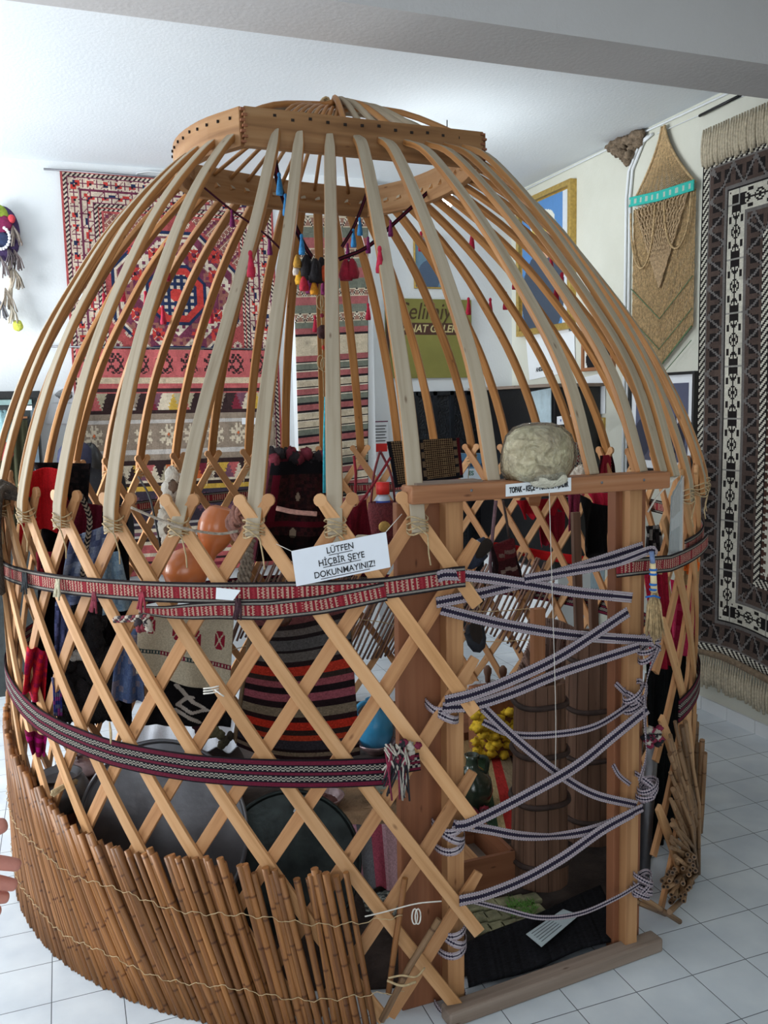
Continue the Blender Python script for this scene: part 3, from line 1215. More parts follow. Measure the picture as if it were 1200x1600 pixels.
for i, (wh, pp, Y, w) in enumerate(tapes):
    pts = spline([PY(x, y, Y) for x, y in pp], 60)
    tw = [0, .1, .2, .1, 0] if i != 9 else [0, .3, 1.35, .4, 0]
    o = strap('door_tape', pts, (0, -1, .0), w, pat_tape, M['cloth'], None, cell=.004, nw=14, thick=.002, twist=tw)
    tag(o, 'lilac and navy door tape, ' + wh, 'tape', 'tapes strung across the doorway')
# wraps around slat ends and posts
wr = [(702, 1280, .055, 'the left jamb, low knot'), (705, 1440, .055, 'the left jamb, lowest knot'), (692, 1093, .04, 'the left jamb, middle knot'), (705, 1562, .05, 'the left jamb near the floor')]
for (x, y, w, s_) in wr:
    tt = thing('tape_wrap', PY(x, y, 2.05), 'striped tape wound around ' + s_, 'tape', 'tape windings on the door jambs')
    for k in range(3 if w > .05 else 2):
        c = PY(x, y + k * 15, 2.085)
        a = np.linspace(-.15, math.pi + .15, 16)
        pts = np.stack([c[0] - .045 * np.cos(a), c[1] - .062 * np.sin(a) + .012, c[2] - .012 * np.sin(a) + .02 * (np.cos(a)) * (1 if k % 2 else -.6)], -1)
        nr = np.stack([-np.cos(a), -np.sin(a), 0 * a], -1)
        strap('winding', pts, nr, .022, pat_tape, M['cloth'], tt, cell=.004, nw=12, thick=.002)
wr = [(1008, 1232, 'the right jamb, big low knot'), (992, 1092, 'the right jamb, middle knot'), (1015, 1010, 'the right jamb beneath the broom'), (1000, 1385, 'the right jamb, lowest knot')]
for (x, y, s_) in wr:
    tt = thing('tape_wrap', PY(x, y, 2.03), 'striped tape knotted on ' + s_, 'tape', 'tape windings on the door jambs')
    for k in range(4):
        c = PY(x + rnd.uniform(-6, 6), y + k * 9 - 12, 2.06)
        a = np.linspace(0, 2 * math.pi, 18)
        tl = rnd.uniform(-.03, .03)
        pts = np.stack([c[0] - .03 * np.cos(a), c[1] - .03 * np.sin(a), c[2] + tl * np.cos(a) + .004 * k], -1)
        nr = np.stack([-np.cos(a), -np.sin(a), 0 * a], -1)
        strap('winding', pts, nr, .016, pat_tape, M['cloth'], tt, cell=.004, nw=10, thick=.002)
# long loose tape down the right side
o = strap('door_tape', spline([PY(x, y, 2.02) for x, y in ((1030, 1012), (1012, 1060), (1008, 1110), (1010, 1180), (1000, 1220))], 40), (0, -1, 0), .014, pat_tape, M['cloth'], None, cell=.004, nw=8, thick=.002, twist=[0, .9, .2, 1, 0])
tag(o, 'loose striped tape hanging upright along the right door jamb', 'tape')
o = strap('door_tape', spline([PY(x, y, 2.068) for x, y in ((962, 1068), (985, 1090), (1006, 1103))], 20), (0, -1, 0), .016, pat_tape, M['cloth'], None, cell=.004, nw=8, thick=.002)
tag(o, 'short striped tape angled across the pale right door post at mid height', 'tape')
o = strap('door_tape', spline([PY(x, y, 2.068) for x, y in ((958, 1195), (968, 1212), (985, 1226))], 20), (0, -1, 0), .014, pat_tape, M['cloth'], None, cell=.004, nw=8, thick=.002)
tag(o, 'short striped tape on the pale right door post, just above its low knot', 'tape')

# ------------------------------------------------------------------ reed screens
scr = thing('reed_screen', (CX, CY, 0), 'honey coloured cane screen wrapped round the foot of the tent, stalks leaning left', 'reed screen')


def reed(th_b, th_t, zt, R, r, mat, parent, z0=.0, name='reed', local=False, bow=0.0):
    n = 5
    z = np.linspace(z0, zt, n)
    th = np.radians(np.linspace(th_b, th_t, n))
    k = R + bow * np.sin(np.linspace(0, math.pi, n))
    pts = np.stack([CX + k * np.cos(th), CY + k * np.sin(th), z], -1)
    return MB().tube(pts, r, 7).build(name, mat, parent)


ztop = lambda a: np.interp(a, [-190, -172, -157, -147, -141, -128, -116, -108], [.66, .60, .535, .47, .455, .485, .47, .45])
shift = lambda a: np.interp(a, [-190, -155, -141, -131, -112, -100], [14.0, 14.0, 12.0, 9.5, 3.0, 2.0])
back = MB()
N1 = 99
for i in range(N1):
    tb = -181 + (181 - 107.5) * i / (N1 - 1) + rnd.uniform(-.25, .25)
    tt = tb - shift(tb) + rnd.uniform(-.6, .6)
    reed(tb, tt, float(ztop(tt)) + rnd.uniform(-.016, .02), RL + .038 + rnd.uniform(-.002, .005), rnd.uniform(.0085, .0115), M['reed'], scr)
for i in range(96):
    tb = -181 + (181 - 118) * i / 95 + rnd.uniform(-.4, .4)
    tt = tb - shift(tb) + rnd.uniform(-1.0, 1.0)
    z = np.linspace(0, float(ztop(tt)) - .02 + rnd.uniform(-.02, .02), 4)
    th = np.radians(np.linspace(tb, tt, 4))
    R = RL + .026
    back.tube(np.stack([CX + R * np.cos(th), CY + R * np.sin(th), z], -1), .009, 6)
tag(back.build('reed', M['reed'], scr), kind='stuff')
for k, zz in enumerate((.34, .12)):
    th = np.linspace(-186, -104, 220)
    z = zz + .008 * np.sin(th * .35 + k) + .005 * np.sin(th * 2.1)
    R = RL + .054 + .003 * np.sin(th * 5)
    MB().tube(np.stack([CX + R * np.cos(np.radians(th)), CY + R * np.sin(np.radians(th)), z], -1), .0013, 4).build('binding', M['twine'], scr)

# loose canes tied to the lattice beside the door
o = MB().tube([PC(633, 1372, RL + .03), PC(618, 1470, RL + .035), PC(607, 1552, RL + .035)], .0085, 8).build('cane', M['reed'])
tag(o, 'single upright cane tied to the slats left of the doorway', 'cane')
o = MB().tube([PC(686, 1436, RL + .05), PC(640, 1510, RL + .055), PC(596, 1595, RL + .055)], .009, 8).build('cane', M['reed_grey'])
tag(o, 'slanting cane crossing the slats to the foot of the left door jamb', 'cane')
mb = MB()
mb.tube(spline([PC(570, 1432, RL + .05), PC(600, 1425, RL + .05), PC(650, 1412, RL + .05), PC(690, 1408, RL + .05)], 14), .002, 5)
for a in (0, 1):
    t = np.linspace(0, 2 * math.pi, 14)
    c = PC(648 + a * 5, 1432, RL + .055)
    mb.tube(np.stack([c[0] + .008 * np.cos(t), c[1] + 0 * t, c[2] + .022 * np.sin(t)], -1), .0022, 5)
tag(mb.build('string', M['string']), 'white string with a small bow across the slats left of the doorway', 'string')
mb = MB()
mb.tube(spline([PC(607, 1528, RL + .06), PC(628, 1524, RL + .065), PC(650, 1526, RL + .06), PC(664, 1512, RL + .05)], 14), .0028, 5)
mb.tube(spline([PC(605, 1532, RL + .06), PC(628, 1540, RL + .065), PC(650, 1534, RL + .06)], 14), .0035, 5)
tag(mb.build('string', M['twine']), 'jute string holding the two loose canes together', 'string')

# right hand screen, partly collapsed
sr = thing('reed_screen', (CX, CY, 0), 'greyed cane screen slumped against the right side of the tent', 'reed screen')
for i in range(40):
    tb = -34 + 60 * i / 39 + rnd.uniform(-.5, .5)
    tt = tb - 1 - rnd.uniform(0, 5)
    reed(tb, tt, .40 + .10 * (i / 39) + rnd.uniform(-.06, .07), RL + .04 + rnd.uniform(-.005, .02), rnd.uniform(.009, .012), M['reed_grey'], sr, z0=rnd.uniform(0, .02))
for i in range(34):
    y_ = 1120 + i * 6.5 + rnd.uniform(-8, 8)
    tip = PC(1052 + rnd.uniform(-6, 24), y_, RL + .05)
    rt_ = PZ(1082 + rnd.uniform(-14, 10), 1350 + rnd.uniform(-22, 20), .012)
    MB().tube([tip, (tip + rt_) / 2 + np.array([.015, -.015, 0]), rt_], rnd.uniform(.0055, .0085), 8).build('reed', M['reed_grey'], sr)
# the slumped bundle whose cut ends face the viewer
for i in range(34):
    x0, y0 = 1040 + rnd.uniform(-8, 38), 1335 + i * 2.3 + rnd.uniform(-6, 6)
    if i < 12:
        x0 += 12
    tip = PY(x0, y0, 2.20 + rnd.uniform(-.02, .05))
    tip[2] = max(tip[2], .02)
    rt_ = PZ(1080 + rnd.uniform(-35, 10), 1372 + rnd.uniform(-26, 12), .012)
    rt_[2] = max(.011, .012 + rnd.uniform(0, .03))
    midp = (tip + rt_) / 2 + np.array([0, 0, .012])
    mb = MB().tube([tip, midp, rt_], .0085, 8)
    d = (tip - midp) / np.linalg.norm(tip - midp)
    mb.tube([tip + d * .0002, tip + d * .0012], .0045, 7, mi=1)
    mb.build('reed', [M['reed_grey'], M['dark']], sr)
for (a, b) in (((985, 1405), (1040, 1428)), ((1000, 1400), (1062, 1440)), ((1046, 1425), (1064, 1408))):
    pa_, pb_ = PY(*a, 2.10), PZ(*b, .015)
    MB().tube([pa_, (pa_ + pb_) / 2, pb_], .009, 8).build('reed', M['reed_grey'], sr)

# slanted mat of thin sticks on the far side, seen through the tent
sm = thing('stick_mat', tuple(cyl(60, RL - .06, .4)), 'mat of thin brown sticks leaning inside the far lattice', 'stick mat')
for i in range(74):
    th = 28 + 84 * i / 73
    zb = .36 + .10 * math.sin(i * .13)
    reed(th + 0, th - 9 - rnd.uniform(0, 1.5), zb + .42 + .05 * math.sin(i * .21) + rnd.uniform(-.02, .02), RL - .035 - .01 * (i % 2), .0065, M['reed_pink'], sm, z0=zb, name='stick')
for zz in (.45, .62):
    th = np.linspace(26, 112, 80)
    R = RL - .05
    MB().tube(np.stack([CX + R * np.cos(np.radians(th - 4)), CY + R * np.sin(np.radians(th - 4)), zz + .05 * np.sin(th * .1)], -1), .0025, 4).build('binding', M['twine'], sm)

# ------------------------------------------------------------------ rugs on the back wall
def stencil(rows):
    return np.array([[ch != '.' for ch in r] for r in rows])


LOBE = stencil(["...XX.XX...", "..XX.X.XX..", "X...XXX...X", "XX.XX.XX.XX", ".XXX...XXX.", "..X.....X..", ".XXX...XXX.", "XX.XX.XX.XX", "X...XXX...X", "..XX.X.XX..", "...XX.XX..."])
FLOW = stencil(["....X.X....", "...XX.XX...", ".X..XXX..X.", "XXX.XXX.XXX", ".XXXX.XXXX.", "...X...X...", ".XXXX.XXXX.", "XXX.XXX.XXX", ".X..XXX..X.", "...XX.XX...", "....X.X...."])


def put(img, st, cx, cy, val, sc=1):
    h, w = st.shape
    for i in range(int(h * sc)):
        for j in range(int(w * sc)):
            if st[int(i / sc), int(j / sc)]:
                y, x = int(cy - h * sc / 2 + i), int(cx - w * sc / 2 + j)
                if 0 <= y < img.shape[1] and 0 <= x < img.shape[0]:
                    img[x, y] = val


# knotted red medallion rug
nx, ny = 190, 250
X_, Y_ = np.meshgrid(np.arange(nx), np.arange(ny), indexing='ij')
PAL = [(176, 84, 84), (214, 196, 176), (48, 36, 44), (40, 52, 84), (196, 66, 60), (116, 56, 78), (150, 98, 88), (218, 204, 184)]
sel = np.zeros((nx, ny), int)
ex, ey = np.minimum(X_, nx - 1 - X_), Y_
e = np.minimum(ex, ey)
alongc = np.where(ex < ey, Y_, X_)
bd = (e >= 5) & (e < 27)
a_ = (alongc + np.where((e // 7) % 2 == 0, 0, 6)) % 24
b_ = (e - 5) % 11
hook = ((a_ % 12 < 1) | (b_ % 5 == 0) | ((a_ + b_) % 12 == 0))
sel[bd] = 1
sel[bd & hook] = 5
blk = (a_ % 12 > 3) & (a_ % 12 < 10) & (b_ > 2) & (b_ < 8)
which = ((alongc // 12 + e // 11 * 2) % 5)
sel[bd & blk & (which == 0)] = 3
sel[bd & blk & (which == 1)] = 4
sel[bd & blk & (which == 3)] = 4
sel[bd & blk & (which == 2) & (a_ % 12 > 5)] = 0
core = bd & (a_ % 12 > 5) & (a_ % 12 < 8) & (b_ > 4) & (b_ < 7)
sel[core] = 2
for lo_ in (2, 27, 31):
    g = (e >= lo_) & (e < lo_ + 3)
    sel[g] = np.where(((alongc + e) // 2 % 2 == 0)[g], 7, 2)
fld = e >= 33
sel[fld] = 0
fx, fy = X_ - 95, Y_ - 118


def star(sel, cx, cy, r, c1, c2):
    dx, dy = np.abs(X_ - cx), np.abs(Y_ - cy)
    s1 = (np.maximum(dx, dy) < r * .72) | (dx + dy < r)
    s2 = (dx < r * .28) & (dy < r * .28)
    sel[s1 & ~((dx == dy) & (dx > 1))] = c1
    sel[s2] = c2


for cx in range(40, 156, 11):
    for cy in range(40, ny, 11):
        if (cx // 11 + cy // 11) % 2 == 0:
            star(sel, cx, cy, 5, 1, 5)
# corner lattices
for sx in (-1, 1):
    for sy in (-1, 1):
        c = (np.abs(fx - sx * 60) < 70) & (np.abs(fy - sy * 82) < 70) & (sx * fx + sy * fy > 98) & (e >= 35)
        lat = ((X_ + Y_) % 6 < 1) | ((X_ - Y_) % 6 < 1)
        sel[c] = 6
        sel[c & lat] = 1
        sel[c & ((X_ // 3 + Y_ // 3) % 4 == 0)] = 5


def octo(cx, cy, r):
    dx, dy = np.abs(X_ - cx), np.abs(Y_ - cy)
    return np.maximum(np.maximum(dx, dy), (dx + dy) * .72) < r


for cy in (104, 208):
    o1 = octo(95, cy, 58)
    sel[o1] = 3
    sel[octo(95, cy, 55)] = 7
    o2 = octo(95, cy, 53)
    sel[o2] = 6
    q = o2 & (((np.abs(X_ - 95) // 13) + (np.abs(Y_ - cy) // 13)) % 2 == 0)
    sel[q] = 5
    tri = octo(95, cy, 51) & ~octo(95, cy, 27) & ((np.abs(X_ - 95) + np.abs(Y_ - cy)) % 26 < 12)
    sel[tri] = 7
    for kx in (-36, -18, 18, 36):
        for ky in (-36, -18, 18, 36):
            if abs(kx) + abs(ky) > 40:
                star(sel, 95 + kx, cy + ky, 7, 4, 2)
    gr = octo(95, cy, 51) & (((X_ // 3 * 7 + Y_ // 3 * 5) % 9 < 2))
    sel[gr] = 5
    sel[octo(95, cy, 28)] = 3
    sel[octo(95, cy, 25)] = 4
    inn = octo(95, cy, 19)
    sel[inn] = 3
    sel[inn & ((X_ // 3) % 2 == 0) & ((Y_ // 3) % 2 == 0)] = 1
    sel[octo(95, cy, 6)] = 4
sel[(e < 2)] = 0


def aged(cols, k=.12):
    n = rng.normal(size=cols.shape[:2])
    s = np.zeros_like(n)
    for sh in (1, 3, 7, 15):
        r_ = rng.normal(size=(cols.shape[0] // sh + 2, cols.shape[1] // sh + 2))
        s += np.repeat(np.repeat(r_, sh, 0), sh, 1)[:cols.shape[0], :cols.shape[1]]
    return np.clip(cols * (1 + k * s[..., None] * .5), 0, 1)


cols = aged(pick(sel, PAL), .14)
YW = YB - .012
p00, p10 = PY(93, 265, YW), PY(424, 291, YW)
p01, p11 = PY(128, 700, YW), PY(428, 700, YW)
p01 = np.array([p00[0] - .0, YW, 1.43])
p11 = np.array([p10[0] + .01, YW, 1.43])
cl = cloth('rug_face', p00, p10, p11, p01, lambda U, V: cols, M['pile'], None, nx, ny, fold=.004, nf=2, n=(0, -1, 0), thick=.008)
cl.name = 'medallion_rug'
tag(cl, 'large red knotted rug with star filled medallion and hooked white border on the back wall', 'rug')
o = MB().tube([PY(68, 264, YB - .02), PY(432, 291, YB - .02)], .006, 6).build('hanging_rod', M['pewter'])
tag(o, 'thin metal rod along the top edge of the red medallion rug', 'rod')

# flat woven kilim hanging below and in front of it
nx, ny = 200, 190
X_, Y_ = np.meshgrid(np.arange(nx), np.arange(ny), indexing='ij')
sel = np.zeros((nx, ny), int)
PAL = [(186, 96, 96), (206, 186, 158), (58, 42, 42), (150, 134, 118), (196, 190, 184), (66, 58, 70), (206, 168, 74), (214, 110, 62), (176, 166, 140), (118, 78, 92), (214, 200, 176), (132, 120, 108), (124, 44, 58)]
# stripes by row (0..190 == photo y 545..880)
def yr(a, b):
    return (Y_ >= (a - 545) / 335 * 190) & (Y_ < (b - 545) / 335 * 190)


sel[yr(545, 585)] = 0
sel[yr(585, 593)] = 1
sel[yr(593, 600)] = 0
sel[yr(600, 606)] = 2
tri_pal = np.array([6, 10, 0, 8, 2, 8, 7, 2, 4, 7, 2, 3, 12, 2, 10, 9])


def tris(y0, y1, off):
    m = yr(y0, y1)
    a, b = (y0 - 545) / 335 * 190, (y1 - 545) / 335 * 190
    f = (Y_ - a) / (b - a)
    w = 11.0
    saw = ((Y_ % 3) > 1) * 1.2
    up = ((X_ + saw) / w) % 1
    idx = np.where(np.abs(up - .5) * 2 < f, ((X_ / w).astype(int) * 2 + off) % 16, (((X_ / w + .5).astype(int)) * 2 + 1 + off) % 16)
    sel[m] = tri_pal[idx][m]


tris(607, 632, 0)
sel[yr(632, 638)] = 2
sel[yr(638, 706)] = 3
sel[yr(646, 651)] = 4
sel[yr(690, 697)] = 4
sel[yr(706, 713)] = 2
tris(713, 736, 5)
sel[yr(736, 739)] = 10
sel[yr(739, 745)] = 2
sel[yr(745, 752)] = 6
sel[yr(752, 800)] = 5
for a, b, c in ((800, 804, 4), (804, 808, 5), (808, 814, 10), (814, 819, 9), (819, 823, 4), (823, 828, 2), (828, 834, 10), (834, 880, 0), (845, 851, 10), (858, 862, 2), (866, 872, 12)):
    sel[yr(a, b)] = c
for i in range(8):
    put(sel, LOBE, 14 + i * 24.5, (566 - 545) / 335 * 190, 2, 1.6)
    put(sel, FLOW, 14 + i * 24.5, (671 - 545) / 335 * 190, 10, 1.7)
    put(sel, stencil([".X.", "XXX", ".X."]), 14 + i * 24.5, (671 - 545) / 335 * 190, 7)
    put(sel, FLOW, 26 + i * 24.5, (776 - 545) / 335 * 190, 9, 1.7)
cols2 = aged(pick(sel, PAL), .1)
YK = YB - .045
a0, b0 = PY(118, 545, YK), PY(424, 548, YK)
cl = cloth('kilim', a0, b0, (b0[0], YK, .62), (a0[0] - .02, YK, .62), lambda U, V: cols2, M['cloth'], None, nx, ny, fold=.010, nf=2.5, n=(0, -1, 0))
tag(cl, 'striped kilim with pink flower band, taupe field and jagged triangles, below the red medallion rug', 'kilim')
o = MB().tube([PY(58, 541, YB - .03), PY(428, 546, YB - .03)], .006, 6).build('hanging_rod', M['pewter'])
tag(o, 'thin metal rod carrying the pink banded kilim', 'rod')
o = MB().quadbox(*[PY(x, y, YK - .02) for x, y in ((378, 653), (400, 653), (400, 663), (378, 663))], (0, 1, 0), .001).build('paper_label', M['paper'])
tag(o, 'small white paper label pinned to the taupe band of the wall kilim', 'label')
o = MB().quadbox(*[PY(x, y, YW - .02) for x, y in ((104, 459), (129, 458), (129, 468), (104, 469))], (0, 1, 0), .001).build('paper_label', M['paper'])
tag(o, 'small white paper label pinned to the left edge of the medallion rug', 'label')

# narrow striped kilim on the pillar
nx, ny = 70, 330
X_, Y_ = np.meshgrid(np.arange(nx), np.arange(ny), indexing='ij')
PAL = [(158, 92, 92), (112, 116, 104), (196, 182, 158), (36, 30, 34), (206, 196, 176), (146, 110, 96)]
sel = np.zeros((nx, ny), int)
yy = 335 + Y_ / 330 * 590
seq = [(335, 352, 'z'), (352, 368, 1), (368, 385, 0), (385, 400, 'z'), (400, 414, 1), (414, 430, 0), (430, 446, 1), (446, 460, 'z'), (460, 472, 0), (472, 484, 1), (484, 498, 'z'), (498, 507, 1), (507, 516, 0), (516, 520, 3), (520, 550, 2)]
y = 550
k = 0
while y < 925:
    c = [0, 1, 0, 2][k % 4]
    if 640 < y < 655 or 700 < y < 712:
        c = 2
    seq += [(y, y + 9, c), (y + 9, y + 11.5, 3), (y + 11.5, y + 13, 4)]
    y += 13
    k += 1
for a, b, c in seq:
    m = (yy >= a) & (yy < b)
    if c == 'z':
        f = (yy - a) / (b - a)
        zz = np.abs(((X_ / 9.0) % 1) - .5) * 2
        sel[m] = np.where(np.abs(zz - f) < .25, 4, 5)[m]
        sel[m & ((f < .12) | (f > .88))] = 2
        sel[m & (np.abs(zz - f) < .08)] = 3
    else:
        sel[m] = c
cols3 = aged(pick(sel, PAL), .1)
YP = YB - .12 - .012
a0, b0 = PY(456, 336, YP), PY(575, 338, YP)
c0, d0 = PY(575, 900, YP), PY(472, 920, YP)
cl = cloth('kilim', a0, b0, c0, d0, lambda U, V: cols3, M['cloth'], None, nx, ny, fold=.004, nf=2, n=(0, -1, 0))
tag(cl, 'narrow striped kilim in faded pink, grey and cream hanging on the white pillar', 'kilim')

# ------------------------------------------------------------------ pictures and signs
def framed(name, pa_, pb_, axis, v, label, cat, frame_w, frame_m, face_m, depth=.03, extra=None, mount=0.0, mount_m=None):
    """picture between two opposite photo corners on the plane axis=v"""
    A = on(axis, v, *pa_)
    B = on(axis, v, *pb_)
    top, bot = max(A[2], B[2]), min(A[2], B[2])
    n = np.array([0, -1, 0.]) if axis == 1 else np.array([-1., 0, 0])
    xd = np.array([1., 0, 0]) if axis == 1 else np.array([0, -1., 0])
    s0, s1 = (A[0], B[0]) if axis == 1 else (A[1], B[1])
    wid = abs(s1 - s0)
    cc = np.array([(A[0] + B[0]) / 2, (A[1] + B[1]) / 2, (top + bot) / 2])
    t = thing(name, cc + n * .005, label, cat)
    h = top - bot
    mb = MB()
    ax = (xd, n, np.array([0, 0, 1.]))
    for sx in (-1, 1):
        mb.box(cc + xd * sx * (wid - frame_w) / 2 + n * depth / 2, (frame_w, depth, h), ax)
    for sz in (-1, 1):
        mb.box(cc + np.array([0, 0, sz * (h - frame_w) / 2]) + n * depth / 2, (wid - 2 * frame_w, depth, frame_w), ax)
    mb.build('frame', frame_m, t, bevel=.003)
    iw, ih = wid - 2 * frame_w, h - 2 * frame_w
    if mount:
        MB().box(cc + n * depth * .35, (iw, .004, ih), ax).build('mount', mount_m or M['paper'], t)
        iw, ih = iw - 2 * mount, ih - 2 * mount
    if face_m is not None:
        MB().box(cc + n * (depth * .35 + .002), (iw, .005, ih), ax).build('picture', face_m, t)
    return t, cc + n * (depth * .35 + .005), xd, np.array([0, 0, 1.]), n, iw, ih


def paint(parent, c, xd, up, n, iw, ih, fn, res=80, name='picture'):
    """a painted or printed surface: fn(u, v) with v up -> rgb"""
    nu, nv = res, max(int(res * ih / iw), 8)
    u, v = np.linspace(0, 1, nu + 1), np.linspace(0, 1, nv + 1)
    pts = c + ((u - .5) * iw)[:, None, None] * xd + ((v - .5) * ih)[None, :, None] * up
    U, V = np.meshgrid((u[:-1] + u[1:]) / 2, (v[:-1] + v[1:]) / 2, indexing='ij')
    return grid(name, pts, fn(U, V), M['print'], parent, .002, False)


M['print'] = woven('printed surface', rough=.45, var=.06, scale=40, bump=.03)


def ell(U, V, cx, cy, rx, ry):
    return ((U - cx) / rx) ** 2 + ((V - cy) / ry) ** 2 < 1


def man(U, V):
    img = np.zeros(U.shape + (3,)) + lin((92, 140, 196))
    img[U > .86] = lin((214, 220, 226))
    img[ell(U, V, .45, .25, .46, .36)] = lin((70, 80, 96))
    img[ell(U, V, .46, .66, .20, .15)] = lin((206, 160, 132))
    img[ell(U, V, .38, .66, .10, .12)] = lin((186, 138, 112))
    img[ell(U, V, .44, .83, .26, .09)] = lin((226, 226, 214))
    img[(np.abs(V - .775) < .03) & (np.abs(U - .48) < .25)] = lin((216, 196, 96))
    return img


t, c, xd, up, n, iw, ih = framed('framed_portrait', (815, 318), (900, 513), 0, XR, 'large gilt framed painting of a figure in a white and yellow cap', 'picture', .036, M['brass'], None, .05, mount=.012, mount_m=M['brass'])
paint(t, c, xd, up, n, iw, ih, man)


def blueman(U, V):
    img = np.zeros(U.shape + (3,)) + lin((110, 140, 160))
    img[ell(U, V, .5, .2, .42, .34)] = lin((84, 100, 122))
    img[ell(U, V, .5, .68, .16, .13)] = lin((176, 160, 150))
    img[ell(U, V, .5, .78, .17, .08)] = lin((90, 100, 110))
    return img


t, c, xd, up, n, iw, ih = framed('framed_portrait', (645, 368), (692, 452), 1, YB, 'small blue toned portrait hung above the olive gallery sign', 'picture', .012, M['brass'], None, .02)
paint(t, c, xd, up, n, iw, ih, blueman, 40)


def camels(U, V):
    img = np.zeros(U.shape + (3,)) + lin((104, 108, 132))
    img = img * (1 - .25 * V[..., None])
    img[V < .22] = lin((92, 92, 108))
    dk, wt = lin((52, 52, 64)), lin((206, 206, 210))
    img[ell(U, V, .62, .38, .13, .20)] = lin((74, 74, 88))
    img[ell(U, V, .86, .40, .16, .11)] = dk
    img[ell(U, V, .95, .50, .06, .09)] = dk
    img[(np.abs(U - .78) < .02) & (V < .35)] = dk
    img[(np.abs(U - .93) < .02) & (V < .35)] = dk
    img[(np.abs(U - .60) < .02) & (V < .25)] = dk
    img[ell(U, V, .82, .56, .05, .10)] = lin((70, 66, 76))
    img[ell(U, V, .82, .56, .02, .07)] = wt
    img[ell(U, V, .81, .68, .028, .035)] = lin((60, 52, 52))
    img[ell(U, V, .70, .40, .06, .09)] = wt
    img[ell(U, V, .70, .51, .03, .03)] = lin((60, 50, 50))
    img[ell(U, V, .70, .535, .034, .022)] = wt
    img[ell(U, V, .70, .25, .05, .10)] = dk
    img[ell(U, V, .42, .52, .10, .16) & ((U * 40 + V * 30).astype(int) % 2 == 0)] = lin((150, 150, 160))
    img[ell(U, V, .14, .3, .16, .25)] = lin((66, 68, 82))
    return img


t, c, xd, up, n, iw, ih = framed('framed_photograph', (988, 586), (1088, 742), 0, XR, 'large black and white photograph of riders and a figure in white beside camels', 'photograph', .016, M['black'], None, .03, mount=.045)
paint(t, c, xd, up, n, iw, ih, camels, 110)


def oldphoto(U, V):
    img = np.zeros(U.shape + (3,)) + lin((226, 226, 220))
    img[ell(U, V, .55, .2, .5, .4)] = lin((34, 34, 38))
    img[ell(U, V, .42, .62, .14, .18)] = lin((150, 140, 134))
    img[ell(U, V, .55, .74, .22, .14)] = lin((40, 36, 38))
    return img


t, c, xd, up, n, iw, ih = framed('framed_photograph', (914, 506), (962, 577), 0, XR, 'small wooden framed old photograph to the right of the printed notice', 'photograph', .022, M['lintel'], None, .03)
paint(t, c, xd, up, n, iw, ih, oldphoto, 40)
t, c, xd, up, n, iw, ih = framed('framed_photograph', (917, 652), (946, 712), 0, XR, 'small pale framed photograph beneath the KİTAP sign', 'photograph', .010, M['brass'], None, .02, mount=.012)
paint(t, c, xd, up, n, iw, ih, lambda U, V: oldphoto(U, V) * .6, 30)

# olive gallery sign
A, B = PY(601, 466, YB - .01), PY(736, 590, YB - .01)
t = thing('gallery_sign', (A[0], YB - .01, A[2]), 'olive green board with brown hand lettering, on the back wall', 'sign')
cc = np.array([(A[0] + B[0]) / 2, YB - .015, (A[2] + B[2]) / 2])
w, h = B[0] - A[0], A[2] - B[2]
MB().box(cc, (w, .02, h)).build('panel', plain('olive cloth panel', (128, 124, 62), .85, var=.12, scale=5), t)
MB().box(cc + np.array([.03, -.0105, .07]), (w - .06, .002, .085)).build('stripe', plain('brown band', (74, 46, 34), .8), t)
MB().box(cc + np.array([-w / 2 + .012, -.0108, 0]), (.024, .002, h)).build('edge_strip', plain('brown band edge', (66, 44, 34), .8), t)
text('lettering', 'Selimiye', cc + np.array([-.0, -.0125, .19]), (1, 0, 0), (0, 0, 1), .17, plain('brown paint', (70, 50, 26), .8), t, sx=.85, shear=.25)
text('lettering', 'SANAT GALERİSİ', cc + np.array([.03, -.0125, .07]), (1, 0, 0), (0, 0, 1), .075, plain('cream paint', (196, 184, 130), .8), t, sx=.95, bold=.0015, shear=.25)


def on_wall_sign(name, pts4, axis, v, label, lines, mat_bg, cat='sign', thick=.004, inkm=None, border=False):
    q = [on(axis, v, *p) for p in pts4]
    n = np.array([0, -1, 0.]) if axis == 1 else np.array([-1., 0, 0])
    c = sum(q) / 4
    t = thing(name, c, label, cat)
    pan = MB().quadbox(*q, n, thick).build('panel', mat_bg, t)
    xd = (q[1] - q[0]) / np.linalg.norm(q[1] - q[0])
    up = (q[0] - q[3]) / np.linalg.norm(q[0] - q[3])
    w, h = np.linalg.norm(q[1] - q[0]), np.linalg.norm(q[0] - q[3])
    for (s, u, vv, size, sx, al) in lines:
        text('lettering', s, q[0] + xd * u * w - up * vv * h + n * (thick + .001), xd, up, size * h, inkm or M['ink'], pan, align=al, sx=sx, bold=.0012)
    return t, q, xd, up, n, w, h


